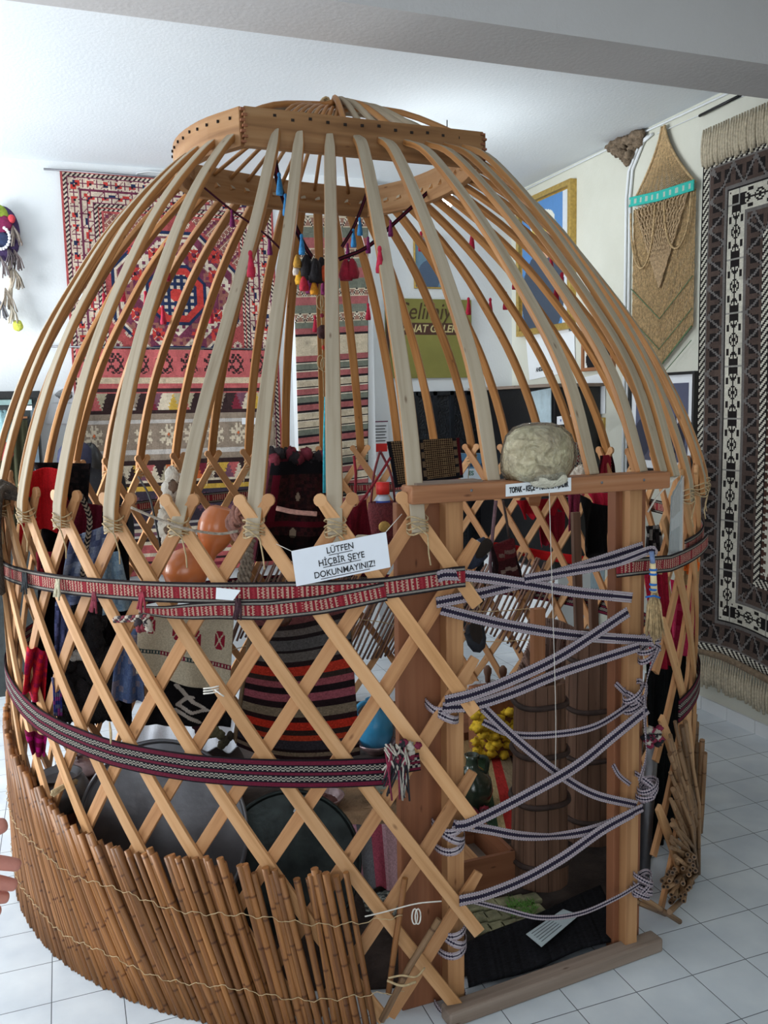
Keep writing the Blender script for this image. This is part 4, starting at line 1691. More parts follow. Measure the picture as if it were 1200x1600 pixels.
# notice: only the words that can be read between the poles
on_wall_sign('wall_notice', [(822, 524), (897, 504), (900, 579), (828, 594)], 0, XR - .005, 'white printed notice below the gilt portrait, starting with 12.', [
    ('12.', .12, .22, .14, .8, 'CENTER'), ('T K', .45, .15, .14, .8, 'CENTER'), ('Rİ', .93, .11, .14, .8, 'CENTER'),
    ('UTA', .55, .34, .14, .8, 'CENTER'), ('GRA', .58, .48, .14, .8, 'CENTER'), ('EM', .33, .66, .14, .8, 'CENTER'), ('KSA', .65, .62, .14, .8, 'CENTER'),
    ('ANISINA', .27, .81, .13, .8, 'CENTER'), ('NLE', .74, .76, .13, .8, 'CENTER'), ('BO', .48, .92, .13, .8, 'CENTER')], M['paper'])
on_wall_sign('wall_notice', [(903, 592), (946, 582), (946, 646), (903, 651)], 0, XR - .005, 'white card reading KİTAP in tall black capitals', [('KİTAP', .48, .44, .34, .42, 'CENTER')], M['paper'])
on_wall_sign('door_sticker', [(871, 651), (892, 648), (892, 662), (871, 664)], 0, XR - .37, 'small pale sticker with a tick mark on the black cabinet', [('v', .3, .5, .6, .9, 'CENTER')], M['paper'], cat='sticker', inkm=M['blue_cloth'])
# calendar
t, q, xd, up, n, w, h = on_wall_sign('wall_calendar', [(575, 657), (606, 657), (608, 740), (577, 742)], 1, YB - .005, 'white printed sheet with a red block between the pillar and the black door', [], M['paper'], cat='poster')
for k in range(6):
    MB().box(q[0] + xd * w * .5 - up * h * (.10 + .055 * k) + n * .0055, (w * .8 * (1 - .15 * (k % 2)), .001, .006)).build('printed_line', M['ink'], t)
MB().box(q[0] + xd * w * .5 - up * h * .50 + n * .0055, (w * .85, .001, h * .15)).build('red_block', M['red_metal'], t)
MB().box(q[0] + xd * w * .5 - up * h * .02 + n * .0055, (w * .98, .001, h * .02)).build('header', col_mat((110, 30, 70)), t)
# blue and white poster
def poster(U, V):
    img = np.zeros(U.shape + (3,)) + lin((214, 224, 232))
    img[V > .5] = lin((92, 130, 160))
    img[(V > .55) & (V < .8) & (np.sin(U * 9) * .1 + .7 > V)] = lin((60, 84, 110))
    img[(V < .12) & ((U * 30).astype(int) % 2 == 0)] = lin((190, 196, 60))
    return img


t, q, xd, up, n, w, h = on_wall_sign('wall_poster', [(718, 708), (768, 708), (768, 756), (718, 756)], 1, YB - .30, 'blue and white poster with green lettering leaning below the black door', [('ES', .35, .66, .2, 1, 'CENTER'), ('GÜLER', .5, .92, .16, 1, 'CENTER')], M['paper'], cat='poster', inkm=col_mat((60, 110, 90)))
paint(t, sum(q) / 4 + n * .0045, xd, up, n, w, h, poster, 40)
# papers left of the rug
t, q, xd, up, n, w, h = on_wall_sign('wall_sheet', [(88, 604), (116, 604), (116, 629), (84, 629)], 1, YB - .003, 'pale sheet with a small drawing, upper of two left of the kilim', [], M['paper'], cat='poster')
MB().blob(sum(q) / 4 + n * .006, (.045, .002, .03), wob=.4).build('drawing', col_mat((150, 150, 150)), t)
on_wall_sign('wall_sheet', [(80, 631), (117, 631), (118, 662), (72, 662)], 1, YB - .003, 'blank white sheet, lower of two left of the kilim', [], M['paper'], cat='poster')

# ------------------------------------------------------------------ black door, black cabinet and shelf case
A = PY(645, 612, YB)
t = thing('metal_door', (A[0] + .4, YB - .03, 0), 'black embossed metal door in the back wall right of the olive sign', 'door')
DX0, DX1, DT = A[0], XR - .02, A[2]
MB().box(((DX0 + DX1) / 2, YB - .02, DT / 2 + .0), (DX1 - DX0, .04, DT)).build('door_leaf', plain('black embossed panel', (22, 26, 32), .35, var=.5, scale=30, bump=1.0, bscale=70), t)
mb = MB()
for f in (0.0, .19, .36, .53, .70, .87, 1.0):
    mb.box((DX0 + (DX1 - DX0) * f, YB - .05, DT / 2), (.03, .025, DT))
mb.box(((DX0 + DX1) / 2, YB - .05, DT - .015), (DX1 - DX0, .025, .03))
mb.build('door_frame', plain('black rail', (20, 24, 30), .35, var=.3), t)
mb = MB()
Cy0, Cy1, Ct = 4.72, 5.76, 1.80
t = thing('black_cabinet', (XR - .2, 5.3, 0), 'tall black cabinet with a pale door panel against the right wall', 'cabinet')
MB().box((XR - .18, (Cy0 + Cy1) / 2, (.62 + Ct) / 2), (.33, Cy1 - Cy0, Ct - .62)).build('body', M['black'], t)
MB().box((XR - .18, (Cy0 + Cy1) / 2, .3), (.28, Cy1 - Cy0, .6)).build('base', M['white_paint'], t)
q = [PX(831, 612, XR - .35), PX(862, 606, XR - .35), PX(862, 668, XR - .35), PX(833, 668, XR - .35)]
MB().quadbox(*q, (-1, 0, 0), .006).build('panel', plain('pale grey panel', (176, 196, 204), .5), t)
MB().quadbox(*[PX(x, y, XR - .35) for x, y in ((924, 800), (945, 800), (945, 920), (924, 920))], (-1, 0, 0), .006).build('panel', plain('pale grey panel low', (150, 172, 180), .5), t)
MB().box((XR - .215, (Cy0 + Cy1) / 2, Ct + .012), (.40, Cy1 - Cy0 + .1, .02)).build('top_board', M['old'], t)
# dark display case at the far left
t = thing('display_case', (-.55, YB - .2, 0), 'dark display case with a pleated green curtain at the far left', 'cabinet')
zt = PY(30, 611, YB - .35)[2]
MB().box((-.62, YB - .17, zt / 2), (.98, .30, zt)).build('body', plain('dark green grey case', (44, 50, 50), .5, var=.3), t)
MB().box((-.62, YB - .335, zt - .02), (1.02, .03, .04)).build('top_board', M['black'], t)
MB().box((-.64, YB - .333, zt - .065), (.96, .02, .03)).build('glazing_bar', plain('grey green rail', (132, 158, 156), .5), t)
MB().box((-.64, YB - .33, zt - .155), (.90, .016, .012)).build('curtain_rail', M['lintel'], t)
cloth('curtain', (-1.05, YB - .345, zt - .17), (-.19, YB - .345, zt - .17), (-.19, YB - .345, zt - .80), (-1.05, YB - .345, zt - .80), solid_pat((66, 66, 48)), M['cloth'], t, 160, 10, fold=.012, nf=22, n=(0, -1, 0))
for s in (-.155,):
    MB().box((s, YB - .335, zt / 2 - .05), (.03, .03, zt - .1)).build('side_post', plain('grey green side', (104, 120, 130), .5), t)
o = MB().quadbox(*[PY(x, y, YB - .38) for x, y in ((34, 634), (50, 634), (50, 641), (34, 641))], (0, 1, 0), .001).build('paper_label', M['paper'])
tag(o, 'small white label on the rail of the dark display case', 'label')
for (x, y, c, s_) in ((4, 668, (150, 190, 196), 'pale blue'), (6, 705, (176, 60, 60), 'red and blue')):
    mb = MB().blob(PY(x, y, YB - .42), (.05, .02, .09 if y < 690 else .05), wob=.2)
    tag(mb.build('cloth_bundle', col_mat(c)), s_ + ' bundle hanging before the display case', 'cloth')

# ------------------------------------------------------------------ fibre hanging on the right wall
YC = 4.135
t = thing('macrame_hanging', (XR - .02, YC, 2.0), 'straw coloured knotted wall hanging with a turquoise band and pointed foot', 'wall hanging')
topz, bandl, bandr = PX(1040, 196, XR - .02), PX(990, 316, XR - .02), PX(1088, 290, XR - .02)
yl, yr_ = bandl[1], bandr[1]
zband = (bandl[2] + bandr[2]) / 2
zl_, zt_ = PX(1040, 572, XR - .02)[2], topz[2]
zsq = PX(989, 522, XR - .02)[2]
ymid = (yl + yr_) / 2
# mesh of diagonal cords above the band
mb = MB()
Wd = yl - yr_
def half(z):
    f = (z - zband) / (zt_ - zband)
    return Wd / 2 * max(1 - f, 0) ** 1.5 * .97 + .012


zs = np.linspace(zband, zt_, 34)
for k in range(-9, 10):
    for s in (-1, 1):
        pts = []
        for i, z in enumerate(zs):
            u = k / 9 + s * .11 * (i % 2)
            pts.append((XR - .022 - .004 * ((i + k) % 2), ymid + max(-1, min(1, u)) * half(z), z))
        mb.tube(pts, .0042, 4, caps=False)
straw = plain('straw cord', (198, 168, 124), .95, var=.35, scale=70, bump=.8)
straw2 = plain('pale straw cord', (188, 160, 124), .95, var=.35, scale=70, bump=.8)
mb.build('knotted_net', straw, t)
mb = MB()
for s in (-1, 1):
    mb.tube([(XR - .03, ymid + s * half(z), z) for z in zs], .007, 5)
mb.build('edge_cord', straw, t)
ncord = 46
body = MB()
for k in range(ncord):
    f = (k + .5) / ncord
    yk = yl + (yr_ - yl) * f
    zb = zl_ + (zsq - zl_) * abs(f - .5) * 2
    n_ = 26
    z = np.linspace(zband - .03, zb, n_)
    body.tube(np.stack([XR - .018 - .003 * (np.arange(n_) % 2), yk + .0015 * np.cos(np.arange(n_) * 1.9 + k), z], -1), .0052, 4)
tag(body.build('vertical_cords', straw, t), kind='stuff')
def band_p(S, T):
    sel = np.zeros(S.shape, int)
    m = (((S / .052) % 1) < .35) & (np.abs(T - .5) < .25)
    sel[m] = 1
    return pick(sel, [(64, 186, 172), (176, 196, 184)])


strap('turquoise_band', [(XR - .045, yl + .01, bandl[2]), (XR - .05, ymid, zband - .01), (XR - .045, yr_ - .01, bandr[2])], (-1, 0, 0), .055, band_p, M['cloth'], t, cell=.008, nw=8)
mb = MB()
for k in range(-7, 8):
    for s in (-1, 1):
        pts = []
        for i in range(14):
            f = i / 13
            z = zband - .03 - f * .48 * (1 - .0 * abs(k))
            hw = (yl - yr_) / 2 * .86 * (1 - f)
            pts.append((XR - .036 - .004 * (i % 2), ymid + max(-1, min(1, k / 7 + s * .1 * (i % 2))) * hw, z))
        mb.tube(pts, .005, 4, caps=False)
mb.build('lower_net', straw2, t)
for s in (-1, 1):
    a = np.linspace(0, math.pi, 16)
    MB().tube(np.stack([0 * a + XR - .045, ymid - s * .15 + .11 * np.cos(a), zband - .05 - (.30 - .03 * s) * np.sin(a)], -1), .006, 5).build('looped_cord', straw, t)
for k in range(3):
    zz = zband - .62 - .17 * k
    MB().tube([(XR - .03, yl, zz + .14), (XR - .032, ymid, zz - .06), (XR - .03, yr_, zz + .14)], .003, 4).build('green_thread', col_mat((96, 128, 92)), t)
for s in (0, 1):
    y0_ = yl if s else yr_
    MB().tube([(XR - .03, y0_, zsq), (XR - .03, ymid, zl_ - .01)], .005, 4).build('green_thread', col_mat((96, 128, 92)), t)

# ------------------------------------------------------------------ black and white kilim on the right wall
kx = XR - .04
yk0 = PX(1101, 235, kx)[1]
ztk = 2.93
zbk = .34
KW, KH = 1.62, ztk - zbk
cell = .0085
nx, ny = int(KW / cell), int(KH / cell)
X_, Y_ = np.meshgrid(np.arange(nx), np.arange(ny), indexing='ij')
ex = np.minimum(X_, nx - 1 - X_)
ey = np.minimum(Y_, ny - 1 - Y_)
e = np.minimum(ex, ey).astype(float)
al = np.where(ex < ey, Y_, X_)
PAL = [(36, 32, 32), (206, 202, 188), (84, 70, 64), (112, 108, 106), (74, 50, 42), (150, 148, 142)]
sel = np.full((nx, ny), 1)


def diag(lo, hi):
    m = (e >= lo) & (e < hi)
    sel[m] = np.where(((al + e) % 4 < 2), 0, 1)[m]


def zigz(lo, hi):
    m = (e >= lo) & (e < hi)
    f = (e - lo) / (hi - lo)
    zz = np.abs(((al / 17.0) % 1) - .5) * 2
    sel[m] = 2
    hexm = (np.abs(f - .5) < .28) & (np.abs(((al / 8.5) % 1) - .5) < .30)
    sel[m & hexm] = 0
    sel[m & (np.abs(zz - f) < .10)] = 3
    sel[m & ((np.abs(zz - f) >= .10) & (np.abs(zz - f) < .16))] = 0


def geo(lo, hi):
    m = (e >= lo) & (e < hi)
    f = (e - lo) / (hi - lo) - .5
    P_ = 31.0
    g = ((al / P_) % 1) - .5
    sel[m] = 1
    blk = (np.abs(f) < .05)
    blk |= (np.abs(np.abs(f) * .65 + np.abs(g) - .16) < .028)
    blk |= (np.abs(np.abs(f) * .65 + np.abs(g) - .05) < .02)
    blk |= (np.abs(np.abs(f) - .33) < .05) & (np.abs(np.abs(g) - .22) < .06)
    blk |= (np.abs(np.abs(f) * .7 - (np.abs(g) - .20)) < .03) & (np.abs(g) < .36)
    blk |= (np.abs(np.abs(g) - .42) < .05) & (np.abs(f) < .22)
    blk |= (np.abs(f) > .45)
    sel[m & blk] = 0
    sel[m & (np.abs(np.abs(g) - .5) < .015) & (np.abs(f) < .45)] = 5


sel[e < 1] = 0
diag(1, 6)
sel[(e >= 6) & (e < 7)] = 3
zigz(7, 20)
sel[(e >= 20) & (e < 22)] = 3
geo(22, 36)
sel[(e >= 36) & (e < 38)] = 3
zigz(38, 50)
diag(50, 55)
sel[(e >= 55) & (e < 56)] = 0
sel[(e >= 56) & (((al % 5) - 2.5) ** 2 < (60 - e) * 1.0)] = 4
ins = e >= 60
# stepped frame in the field and rows of flowers
fx, fy = np.abs(X_ - nx / 2), np.abs(Y_ - ny / 2)
st = (np.maximum(fx + 0, 0) // 4 + np.maximum(fy - 55, 0) // 4)
rim = ins & (st >= 6) & (st <= 7) & (fy < 92)
sel[rim] = 2
sel[ins & (st == 8) & (fy < 95)] = 0
sel[ins & (st < 4) & (fy < 50) & (((X_ + (Y_ // 2) % 4) % 7) < 2)] = 4
FL8 = stencil([".XX.XX.", "XXX.XXX", "XX...XX", ".......", "XX...XX", "XXX.XXX", ".XX.XX."])
r_ = 0
for yy_ in list(range(66, int(ny / 2 - 75), 10)) + list(range(int(ny / 2 + 78), ny - 62, 10)):
    for j, xx in enumerate(range(67, nx - 60, 10)):
        put(sel, FL8, xx, yy_, 4 if (r_ + j // 2) % 2 == 0 else 5)
    r_ += 1
cols4 = aged(pick(sel, PAL), .08)
u = np.linspace(0, 1, nx + 1)[:, None]
v = np.linspace(0, 1, ny + 1)[None, :]
pts = np.zeros((nx + 1, ny + 1, 3))
pts[..., 0] = kx - .012 * np.sin(u * 14 + v * 2) * (.2 + v) - .05 * np.exp(-((v - .99) / .03) ** 2) * (1 - u) * .5
pts[..., 1] = yk0 - u * KW + .004 * np.sin(v * 9)
pts[..., 2] = ztk - v * KH + (.02 * np.sin(u * 9) - .00) * v ** 4 - .035 * np.sin(u * 3.14) * (1 - v) ** 3 * 0
t = thing('kilim', (kx, yk0 - .8, 1.6), 'huge black, white and brown kilim with cream fringes covering the right wall', 'kilim')
grid('weave', pts, cols4, M['cloth'], t, .006)
fr_m = plain('cream fringe', (196, 184, 160), .95, var=.25, scale=80, bump=.6)
for (z0, dz, nm) in ((ztk + .15, -.19, 0), (zbk + .0, -.19, 1)):
    mb = MB()
    for k in range(90):
        f = (k + .5) / 90
        yy_ = yk0 - f * KW
        zz = z0 + (.02 * math.sin(f * 9) if nm else 0)
        n_ = 5
        a = np.linspace(0, 1, n_)
        mb.tube(np.stack([kx - .016 - .008 * np.sin(a * 3) + rnd.uniform(-.002, .002), yy_ + rnd.uniform(-.006, .006) * a, zz + dz * a * rnd.uniform(.92, 1.06)], -1), [.005, .008, .0095, .010, .008] if not nm else [.006, .004, .009, .010, .007], 5)
    tag(mb.build('fringe', fr_m, t), kind='stuff')
MB().tube([(kx - .03 + .01 * math.sin(i), yk0 - KW * i / 14, zbk + .02 * math.sin(i / 14 * 9)) for i in range(15)], .018, 8).build('bottom_roll', plain('brown rolled hem', (122, 104, 84), .95, var=.3, scale=60), t)
o = MB().tube([PX(1093, 181, XR - .02), PX(1157, 149, XR - .02)], .008, 6).build('hanging_rod', M['black'])
tag(o, 'short black rod on the wall above the cream fringe of the huge kilim', 'rod')

# ------------------------------------------------------------------ lamp
t = thing('ceiling_bulb', tuple(PY(700, 312, 4.5)), 'lit bare bulb hanging just beyond the crown of the tent', 'lamp')
c = PY(700, 312, 4.5)
em = bpy.data.materials.new('glowing bulb')
nt, b = nodes(em)
b.inputs['Emission Color'].default_value = (.9, .97, 1, 1)
b.inputs['Emission Strength'].default_value = 30
MB().blob(c, (.03, .03, .042)).build('bulb', em, t)
MB().lathe(c + np.array([0, 0, .035]), [(.018, 0), (.02, .03), (.012, .05), (.0, .055)], 12).build('socket', M['white_paint'], t)
MB().tube([c + np.array([0, 0, .08]), (c[0], c[1], H)], .003, 5).build('flex', M['black'], t)
ld = bpy.data.lights.new('bulb_light', 'POINT')
ld.energy = 13
ld.shadow_soft_size = .05
ld.color = (.9, .97, 1)
lo_ = bpy.data.objects.new('bulb_light', ld)
COL.objects.link(lo_)
lo_.location = c + np.array([0, 0, -.07])

# ------------------------------------------------------------------ tassels and hangings under the crown
def tassel(pos, c, size, label, group, neck=None):
    x, y, z = pos
    t = thing('tassel', (x, y, z), label, 'tassel', group)
    r = size * .115
    MB().blob((x, y, z - size * .10), (r * .8, r * .8, size * .13), n=8, m=6).build('head', neck or col_mat(c), t)
    MB().lathe((x, y, z - size), [(r * 1.25, 0), (r * 1.35, size * .15), (r * 1.0, size * .5), (r * .6, size * .8), (r * .35, size * .88)], 9, wob=.09).build('skirt', col_mat(c), t)
    return t


RED = (178, 30, 60)
far_red = [(162, 458), (190, 440), (227, 455), (254, 478), (274, 480), (329, 478), (409, 485), (492, 493), (575, 474), (677, 474), (732, 465), (766, 466), (790, 456)]
near_red = [(259, 380), (258, 400), (391, 392), (593, 385), (658, 362), (737, 360), (805, 420), (861, 398), (869, 440), (878, 426), (882, 378)]
for i, (x, y) in enumerate(far_red):
    lab = 'small red yarn tassel hanging in front of the ' + ('red wall rug' if x < 430 else 'narrow wall kilim' if x < 590 else 'olive sign or the wall beside it')
    tassel(PC(x, y, 1.04, far=True), RED, .085, lab, 'red tassels before the ' + ('rug' if x < 430 else 'narrow kilim' if x < 590 else 'olive sign'))
for i, (x, y) in enumerate(near_red):
    far = x > 640
    p_ = PC(x, y, .98, far=far)
    lab = 'red yarn tassel on the poles ' + ('in front of the medallion rug, upper row' if x < 400 else 'left of the olive sign, upper row' if x < 640 else 'near the bulb' if x < 780 else 'in front of the gilt portrait')
    tassel(p_, RED, .075 if not far else .095, lab, 'red tassels upper row ' + ('left' if x < 400 else 'middle' if x < 780 else 'right'))

# straps hung from the corners of the crown to the centre
knot = PY(497, 400, 3.38)
def pat_strap(S, T):
    sel = np.where(np.abs(T - .5) < .2, 1, 0)
    return pick(sel, [(42, 22, 30), (96, 30, 50)])


straps = [([PY(426, 235, 3.02), PY(440, 300, 3.12), PY(470, 372, 3.28), PY(488, 402, 3.38)], .022, 'from the front left corner of the crown'),
          ([PY(682, 288, 3.5), PY(620, 345, 3.45), PY(575, 385, 3.4), PY(530, 405, 3.38)], .016, 'from the right side of the crown'),
          ([PY(574, 300, 3.80), PY(555, 350, 3.65), PY(535, 385, 3.45)], .014, 'from the back corner of the crown'),
          ([PY(318, 292, 3.55), PY(362, 328, 3.5), PY(410, 362, 3.45), PY(446, 396, 3.4)], .007, 'from the back left corner of the crown')]
for pp, w, s_ in straps:
    o = strap('crown_strap', spline(pp, 30), (0, -1, .2), w, pat_strap, M['cloth'], None, cell=.006, nw=6)
    tag(o, 'dark strap running to the tassel cluster ' + s_, 'strap', None)
PUR, BLU = (112, 24, 84), (52, 132, 190)
for (x, y, Y, c, s_) in ((362, 328, 3.5, PUR, 'purple tassel on the thin strap, left of the front left strap'), (421, 372, 3.45, PUR, 'purple tassel at the low end of the thin left strap'),
                         (610, 344, 3.42, PUR, 'purple tassel on the right strap, nearer the crown'), (575, 370, 3.4, PUR, 'purple tassel on the right strap, nearer the cluster'), (543, 380, 3.45, PUR, 'purple tassel where the back strap meets the cluster'),
                         (436, 270, 3.05, BLU, 'blue tassel at the top of the front left strap'), (446, 303, 3.1, BLU, 'blue tassel half way down the front left strap'), (471, 366, 3.25, BLU, 'blue tassel at the foot of the front left strap'),
                         (674, 276, 3.50, BLU, 'blue tassel on the right board of the crown'), (552, 358, 3.6, BLU, 'small blue tassel on the back strap'), (562, 340, 3.65, BLU, 'upper small blue tassel on the back strap')):
    tassel(PY(x, y, Y), c, .075 if c == BLU else .065, s_, None)
t = thing('tassel_cluster', tuple(knot), 'cluster of black, yellow, purple and red yarn tassels under the middle of the crown', 'tassels')
for (x, y, c, s) in ((478, 398, (28, 24, 28), 1.5), (492, 404, (28, 24, 28), 1.7), (480, 410, (28, 24, 28), 1.3), (502, 402, (30, 22, 26), 1.5), (514, 408, (40, 22, 26), 1.2), (482, 396, (226, 220, 214), .9),
                     (463, 410, (220, 210, 200), .9), (468, 420, (226, 168, 40), 1.1), (474, 432, (190, 40, 60), 1), (484, 434, (120, 30, 90), 1.1), (490, 440, (226, 150, 40), .9), (506, 415, (200, 80, 40), 1.1),
                     (508, 434, (130, 30, 90), 1.2), (515, 430, (226, 168, 40), 1.1), (512, 444, (110, 30, 84), .9), (464, 398, (200, 150, 60), .9), (540, 405, (150, 24, 48), 1.5), (550, 404, (150, 24, 48), 1.4), (488, 428, (112, 24, 84), 1.1)):
    q_ = PY(x, y, 3.38 + rnd.uniform(-.03, .03))
    sz = .055 * s
    MB().lathe(q_ - np.array([0, 0, sz]), [(sz * .3, 0), (sz * .34, sz * .3), (sz * .2, sz * .8), (sz * .08, sz), (0, sz * 1.02)], 8, wob=.1).build('tassel', col_mat(c), t)
# string of beads and loops hanging below
t = thing('hanging_charm', tuple(PY(500, 440, 3.36)), 'string charm with straw loops, a red bead and a dark pompom under the tassel cluster', 'hanging ornament')
mb = MB()
mb.tube([PY(500, 440, 3.36), PY(503, 520, 3.36), PY(506, 620, 3.36)], .002, 5)
for dx, dz in ((-5, 472), (5, 474), (-3, 566), (6, 570)):
    a = np.linspace(0, 2 * math.pi, 12)
    c_ = PY(503 + dx * .6, dz, 3.36)
    mb.tube(np.stack([c_[0] + .014 * np.cos(a), c_[1] + 0 * a, c_[2] + .028 * np.sin(a)], -1), .0022, 5)
mb.build('cord', M['twine'], t)
MB().blob(PY(504, 519, 3.36), (.024, .024, .026), wob=.12).build('pompom', col_mat((58, 26, 24)), t)
MB().blob(PY(503, 493, 3.36), (.009, .009, .009), n=8, m=6).build('bead', col_mat((130, 36, 50)), t)
MB().blob(PY(505, 543, 3.36), (.006, .006, .011), n=8, m=6).build('bead', col_mat((180, 50, 40)), t)
mb = MB()
for i in range(9):
    x = 507 + rnd.uniform(-2, 4)
    mb.tube([PY(508, 620, 3.3), PY(x + 1, 690, 3.3), PY(x + 2 + rnd.uniform(-2, 2), 770, 3.3)], .004, 5)
tag(mb.build('bead_strings', col_mat((64, 188, 206))), 'hank of turquoise yarn hanging beside the middle front pole', 'yarn')

# ------------------------------------------------------------------ felt bundle, signs, plaques
t = thing('felt_roll', tuple(PY(838, 752, 2.06)), 'roll of cream felt wrapped in clear plastic, sitting on the lintel', 'felt bundle')
c = PY(840, 706, 2.05)
mb = MB()
mb.lathe(c - np.array([0, 0, .082]), [(.05, .0), (.084, .008), (.100, .032), (.105, .065), (.102, .095), (.090, .125), (.066, .145), (.035, .153), (0, .154)], 36, sq=(1, .60), wob=.018)
felt = plain('cream felt', (238, 218, 184), .95, var=.32, scale=11, bump=.6, bscale=60)
mb.build('felt', felt, t)
mb = MB()
mb.blob(c + np.array([.012, -.03, -.066]), (.058, .03, .030), wob=.12, n=20, m=12)
mb.build('fleece', plain('white fleece', (222, 216, 196), .95, var=.12, scale=40, bump=.8), t)
pl = bpy.data.materials.new('clear wrapping film')
nt, b = nodes(pl)
nt.nodes.remove(b)
tr_ = nt.nodes.new('ShaderNodeBsdfTransparent')
gl_ = nt.nodes.new('ShaderNodeBsdfGlossy')
gl_.inputs['Roughness'].default_value = .16
mx_ = nt.nodes.new('ShaderNodeMixShader')
lw_ = nt.nodes.new('ShaderNodeLayerWeight')
lw_.inputs['Blend'].default_value = .35
link(nt, lw_.outputs['Fresnel'], mx_.inputs[0])
link(nt, tr_.outputs[0], mx_.inputs[1])
link(nt, gl_.outputs[0], mx_.inputs[2])
link(nt, mx_.outputs[0], nt.nodes['Material Output'].inputs['Surface'])
tc = nt.nodes.new('ShaderNodeTexCoord')
n_ = nt.nodes.new('ShaderNodeTexNoise')
n_.inputs['Scale'].default_value = 28
n_.inputs['Detail'].default_value = 5
n_.inputs['Distortion'].default_value = 1.5
link(nt, tc.outputs['Object'], n_.inputs['Vector'])
bp_ = nt.nodes.new('ShaderNodeBump')
bp_.inputs['Strength'].default_value = 1
bp_.inputs['Distance'].default_value = .02
link(nt, n_.outputs['Fac'], bp_.inputs['Height'])
link(nt, bp_.outputs['Normal'], gl_.inputs['Normal'])
link(nt, bp_.outputs['Normal'], lw_.inputs['Normal'])
M['film'] = pl
flat_film = bpy.data.materials.new('smooth clear film')
nt2, b2 = nodes(flat_film)
b2.inputs['Alpha'].default_value = .25
b2.inputs['Roughness'].default_value = .1
MB().lathe(c - np.array([0, 0, .082]), [(.055, .0), (.090, .008), (.106, .032), (.111, .065), (.108, .095), (.096, .128), (.072, .150), (.04, .160), (0, .162)], 48, sq=(1, .62), wob=.025).build('plastic_wrap', pl, t)
MB().tube(spline([c + np.array([0, -.06, -.10]), PY(862, 900, 2.0), PY(868, 1100, 1.995), PY(868, 1200, 1.995)], 12), .0012, 4).build('string', M['string'], t)

t = thing('lintel_sign', tuple(PY(840, 765, 2.02)), 'white strip on the lintel reading TOPAK – KEÇE – TÜRKMEN ÇADIR', 'sign')
q = [PY(x, y, 2.021) for x, y in ((790, 757), (892, 746), (892, 767), (790, 776))]
MB().quadbox(*q, (0, -1, 0), .0015).build('strip', M['paper'], t)
xd = (q[1] - q[0]) / np.linalg.norm(q[1] - q[0])
text('lettering', 'TOPAK – KEÇE – TÜRKMEN ÇADIR', sum(q) / 4 + np.array([0, -.0026, -.0]), xd, (0, 0, 1), .021, M['ink'], t, sx=.55, bold=.0007)

t = thing('notice_sign', tuple(PY(531, 873, 2.03)), 'laminated white notice reading LÜTFEN HİÇBİR ŞEYE DOKUNMAYINIZ!, hung tilted on the slats', 'sign')
q = [PY(x, y, YY) for x, y, YY in ((455, 861, 2.085), (603, 831, 2.045), (610, 886, 2.045), (463, 916, 2.085))]
xd = (q[1] - q[0]) / np.linalg.norm(q[1] - q[0])
up = (q[0] - q[3]) / np.linalg.norm(q[0] - q[3])
nn_ = np.cross(xd, up)
MB().quadbox(*q, nn_, .002).build('card', plain('laminated card', (236, 240, 248), .25, var=.01, bump=.02, coat=.5), t)
cc = sum(q) / 4
hh = np.linalg.norm(q[0] - q[3])
for i, (s_, dx) in enumerate((('LÜTFEN', -.0), ('HİÇBİR ŞEYE', .0), ('DOKUNMAYINIZ!', .005))):
    o_ = cc + up * hh * (.31 - .31 * i) + nn_ * .0028 + xd * dx
    text('lettering', s_, o_, xd, up, hh * .25, M['ink'], t, sx=.88, bold=.0002)
    wd = (.062, .098, .128)[i]
    MB().box(o_ - up * hh * .128, (wd, .001, .0016), (xd, nn_, up)).build('underline', M['ink'], t)
MB().tube([q[0], PC(432, 850, RL + .03)], .001, 4).build('string', M['string'], t)
MB().tube([q[1], PC(628, 803, RL + .03)], .001, 4).build('string', M['string'], t)
o = MB().quadbox(*[PC(x, y, RL + .065) for x, y in ((338, 918), (376, 922), (364, 938), (337, 936))], (0, -1, 0), .001).build('paper_note', M['paper'])
tag(o, 'small creased white paper note on the upper woven band below the gourds', 'note')

# twine and rope tied between the heads
o = MB().tube(spline([PC(205, 793, RL + .05), PC(250, 812, RL + .05), PC(290, 826, RL + .06), PC(340, 834, RL + .04), PC(372, 830, RL + .04)], 30), .004, 6).build('rope', M['rope'])
tag(o, 'thin grey rope strung over the two gourds', 'rope')
o = MB().tube(spline([PC(432, 794, RL + .03), PC(460, 800, RL + .03), PC(495, 803, RL + .03)], 14), .0065, 7).build('rope', M['rope_pink'])
tag(o, 'thick pinkish rope stretched above the tilted notice', 'rope')
mb = MB()
for k in range(9):
    a = np.linspace(0, 2 * math.pi, 12)
    c_ = PC(372 + rnd.uniform(-12, 8), 812 + rnd.uniform(-12, 22), RL - .04)
    mb.tube(np.stack([c_[0] + .02 * np.cos(a), c_[1] + .015 * np.sin(a + k), c_[2] + .025 * np.sin(a)], -1), .006, 6)
mb.build('knot', M['rope_pink'])
ob = bpy.data.objects['knot']
ob.name = 'wool_knot'
tag(ob, 'tangle of pink grey wool beside the upper gourd', 'wool')
t = thing('rope_hank', tuple(PY(385, 850, 2.42)), 'twisted grey rope hanging down beside the gourds', 'rope')
for k in range(3):
    p_ = spline([PY(395 - k * 2, 845, 2.40), PY(380 + k * 5, 880, 2.42), PY(372 + k * 6, 925, 2.42)], 24)
    for s in (0, math.pi):
        a = np.linspace(0, 26, 24) + s
        MB().tube(p_ + np.stack([.006 * np.cos(a), .006 * np.sin(a), 0 * a], -1), .0055, 6).build('strand', M['rope'], t)

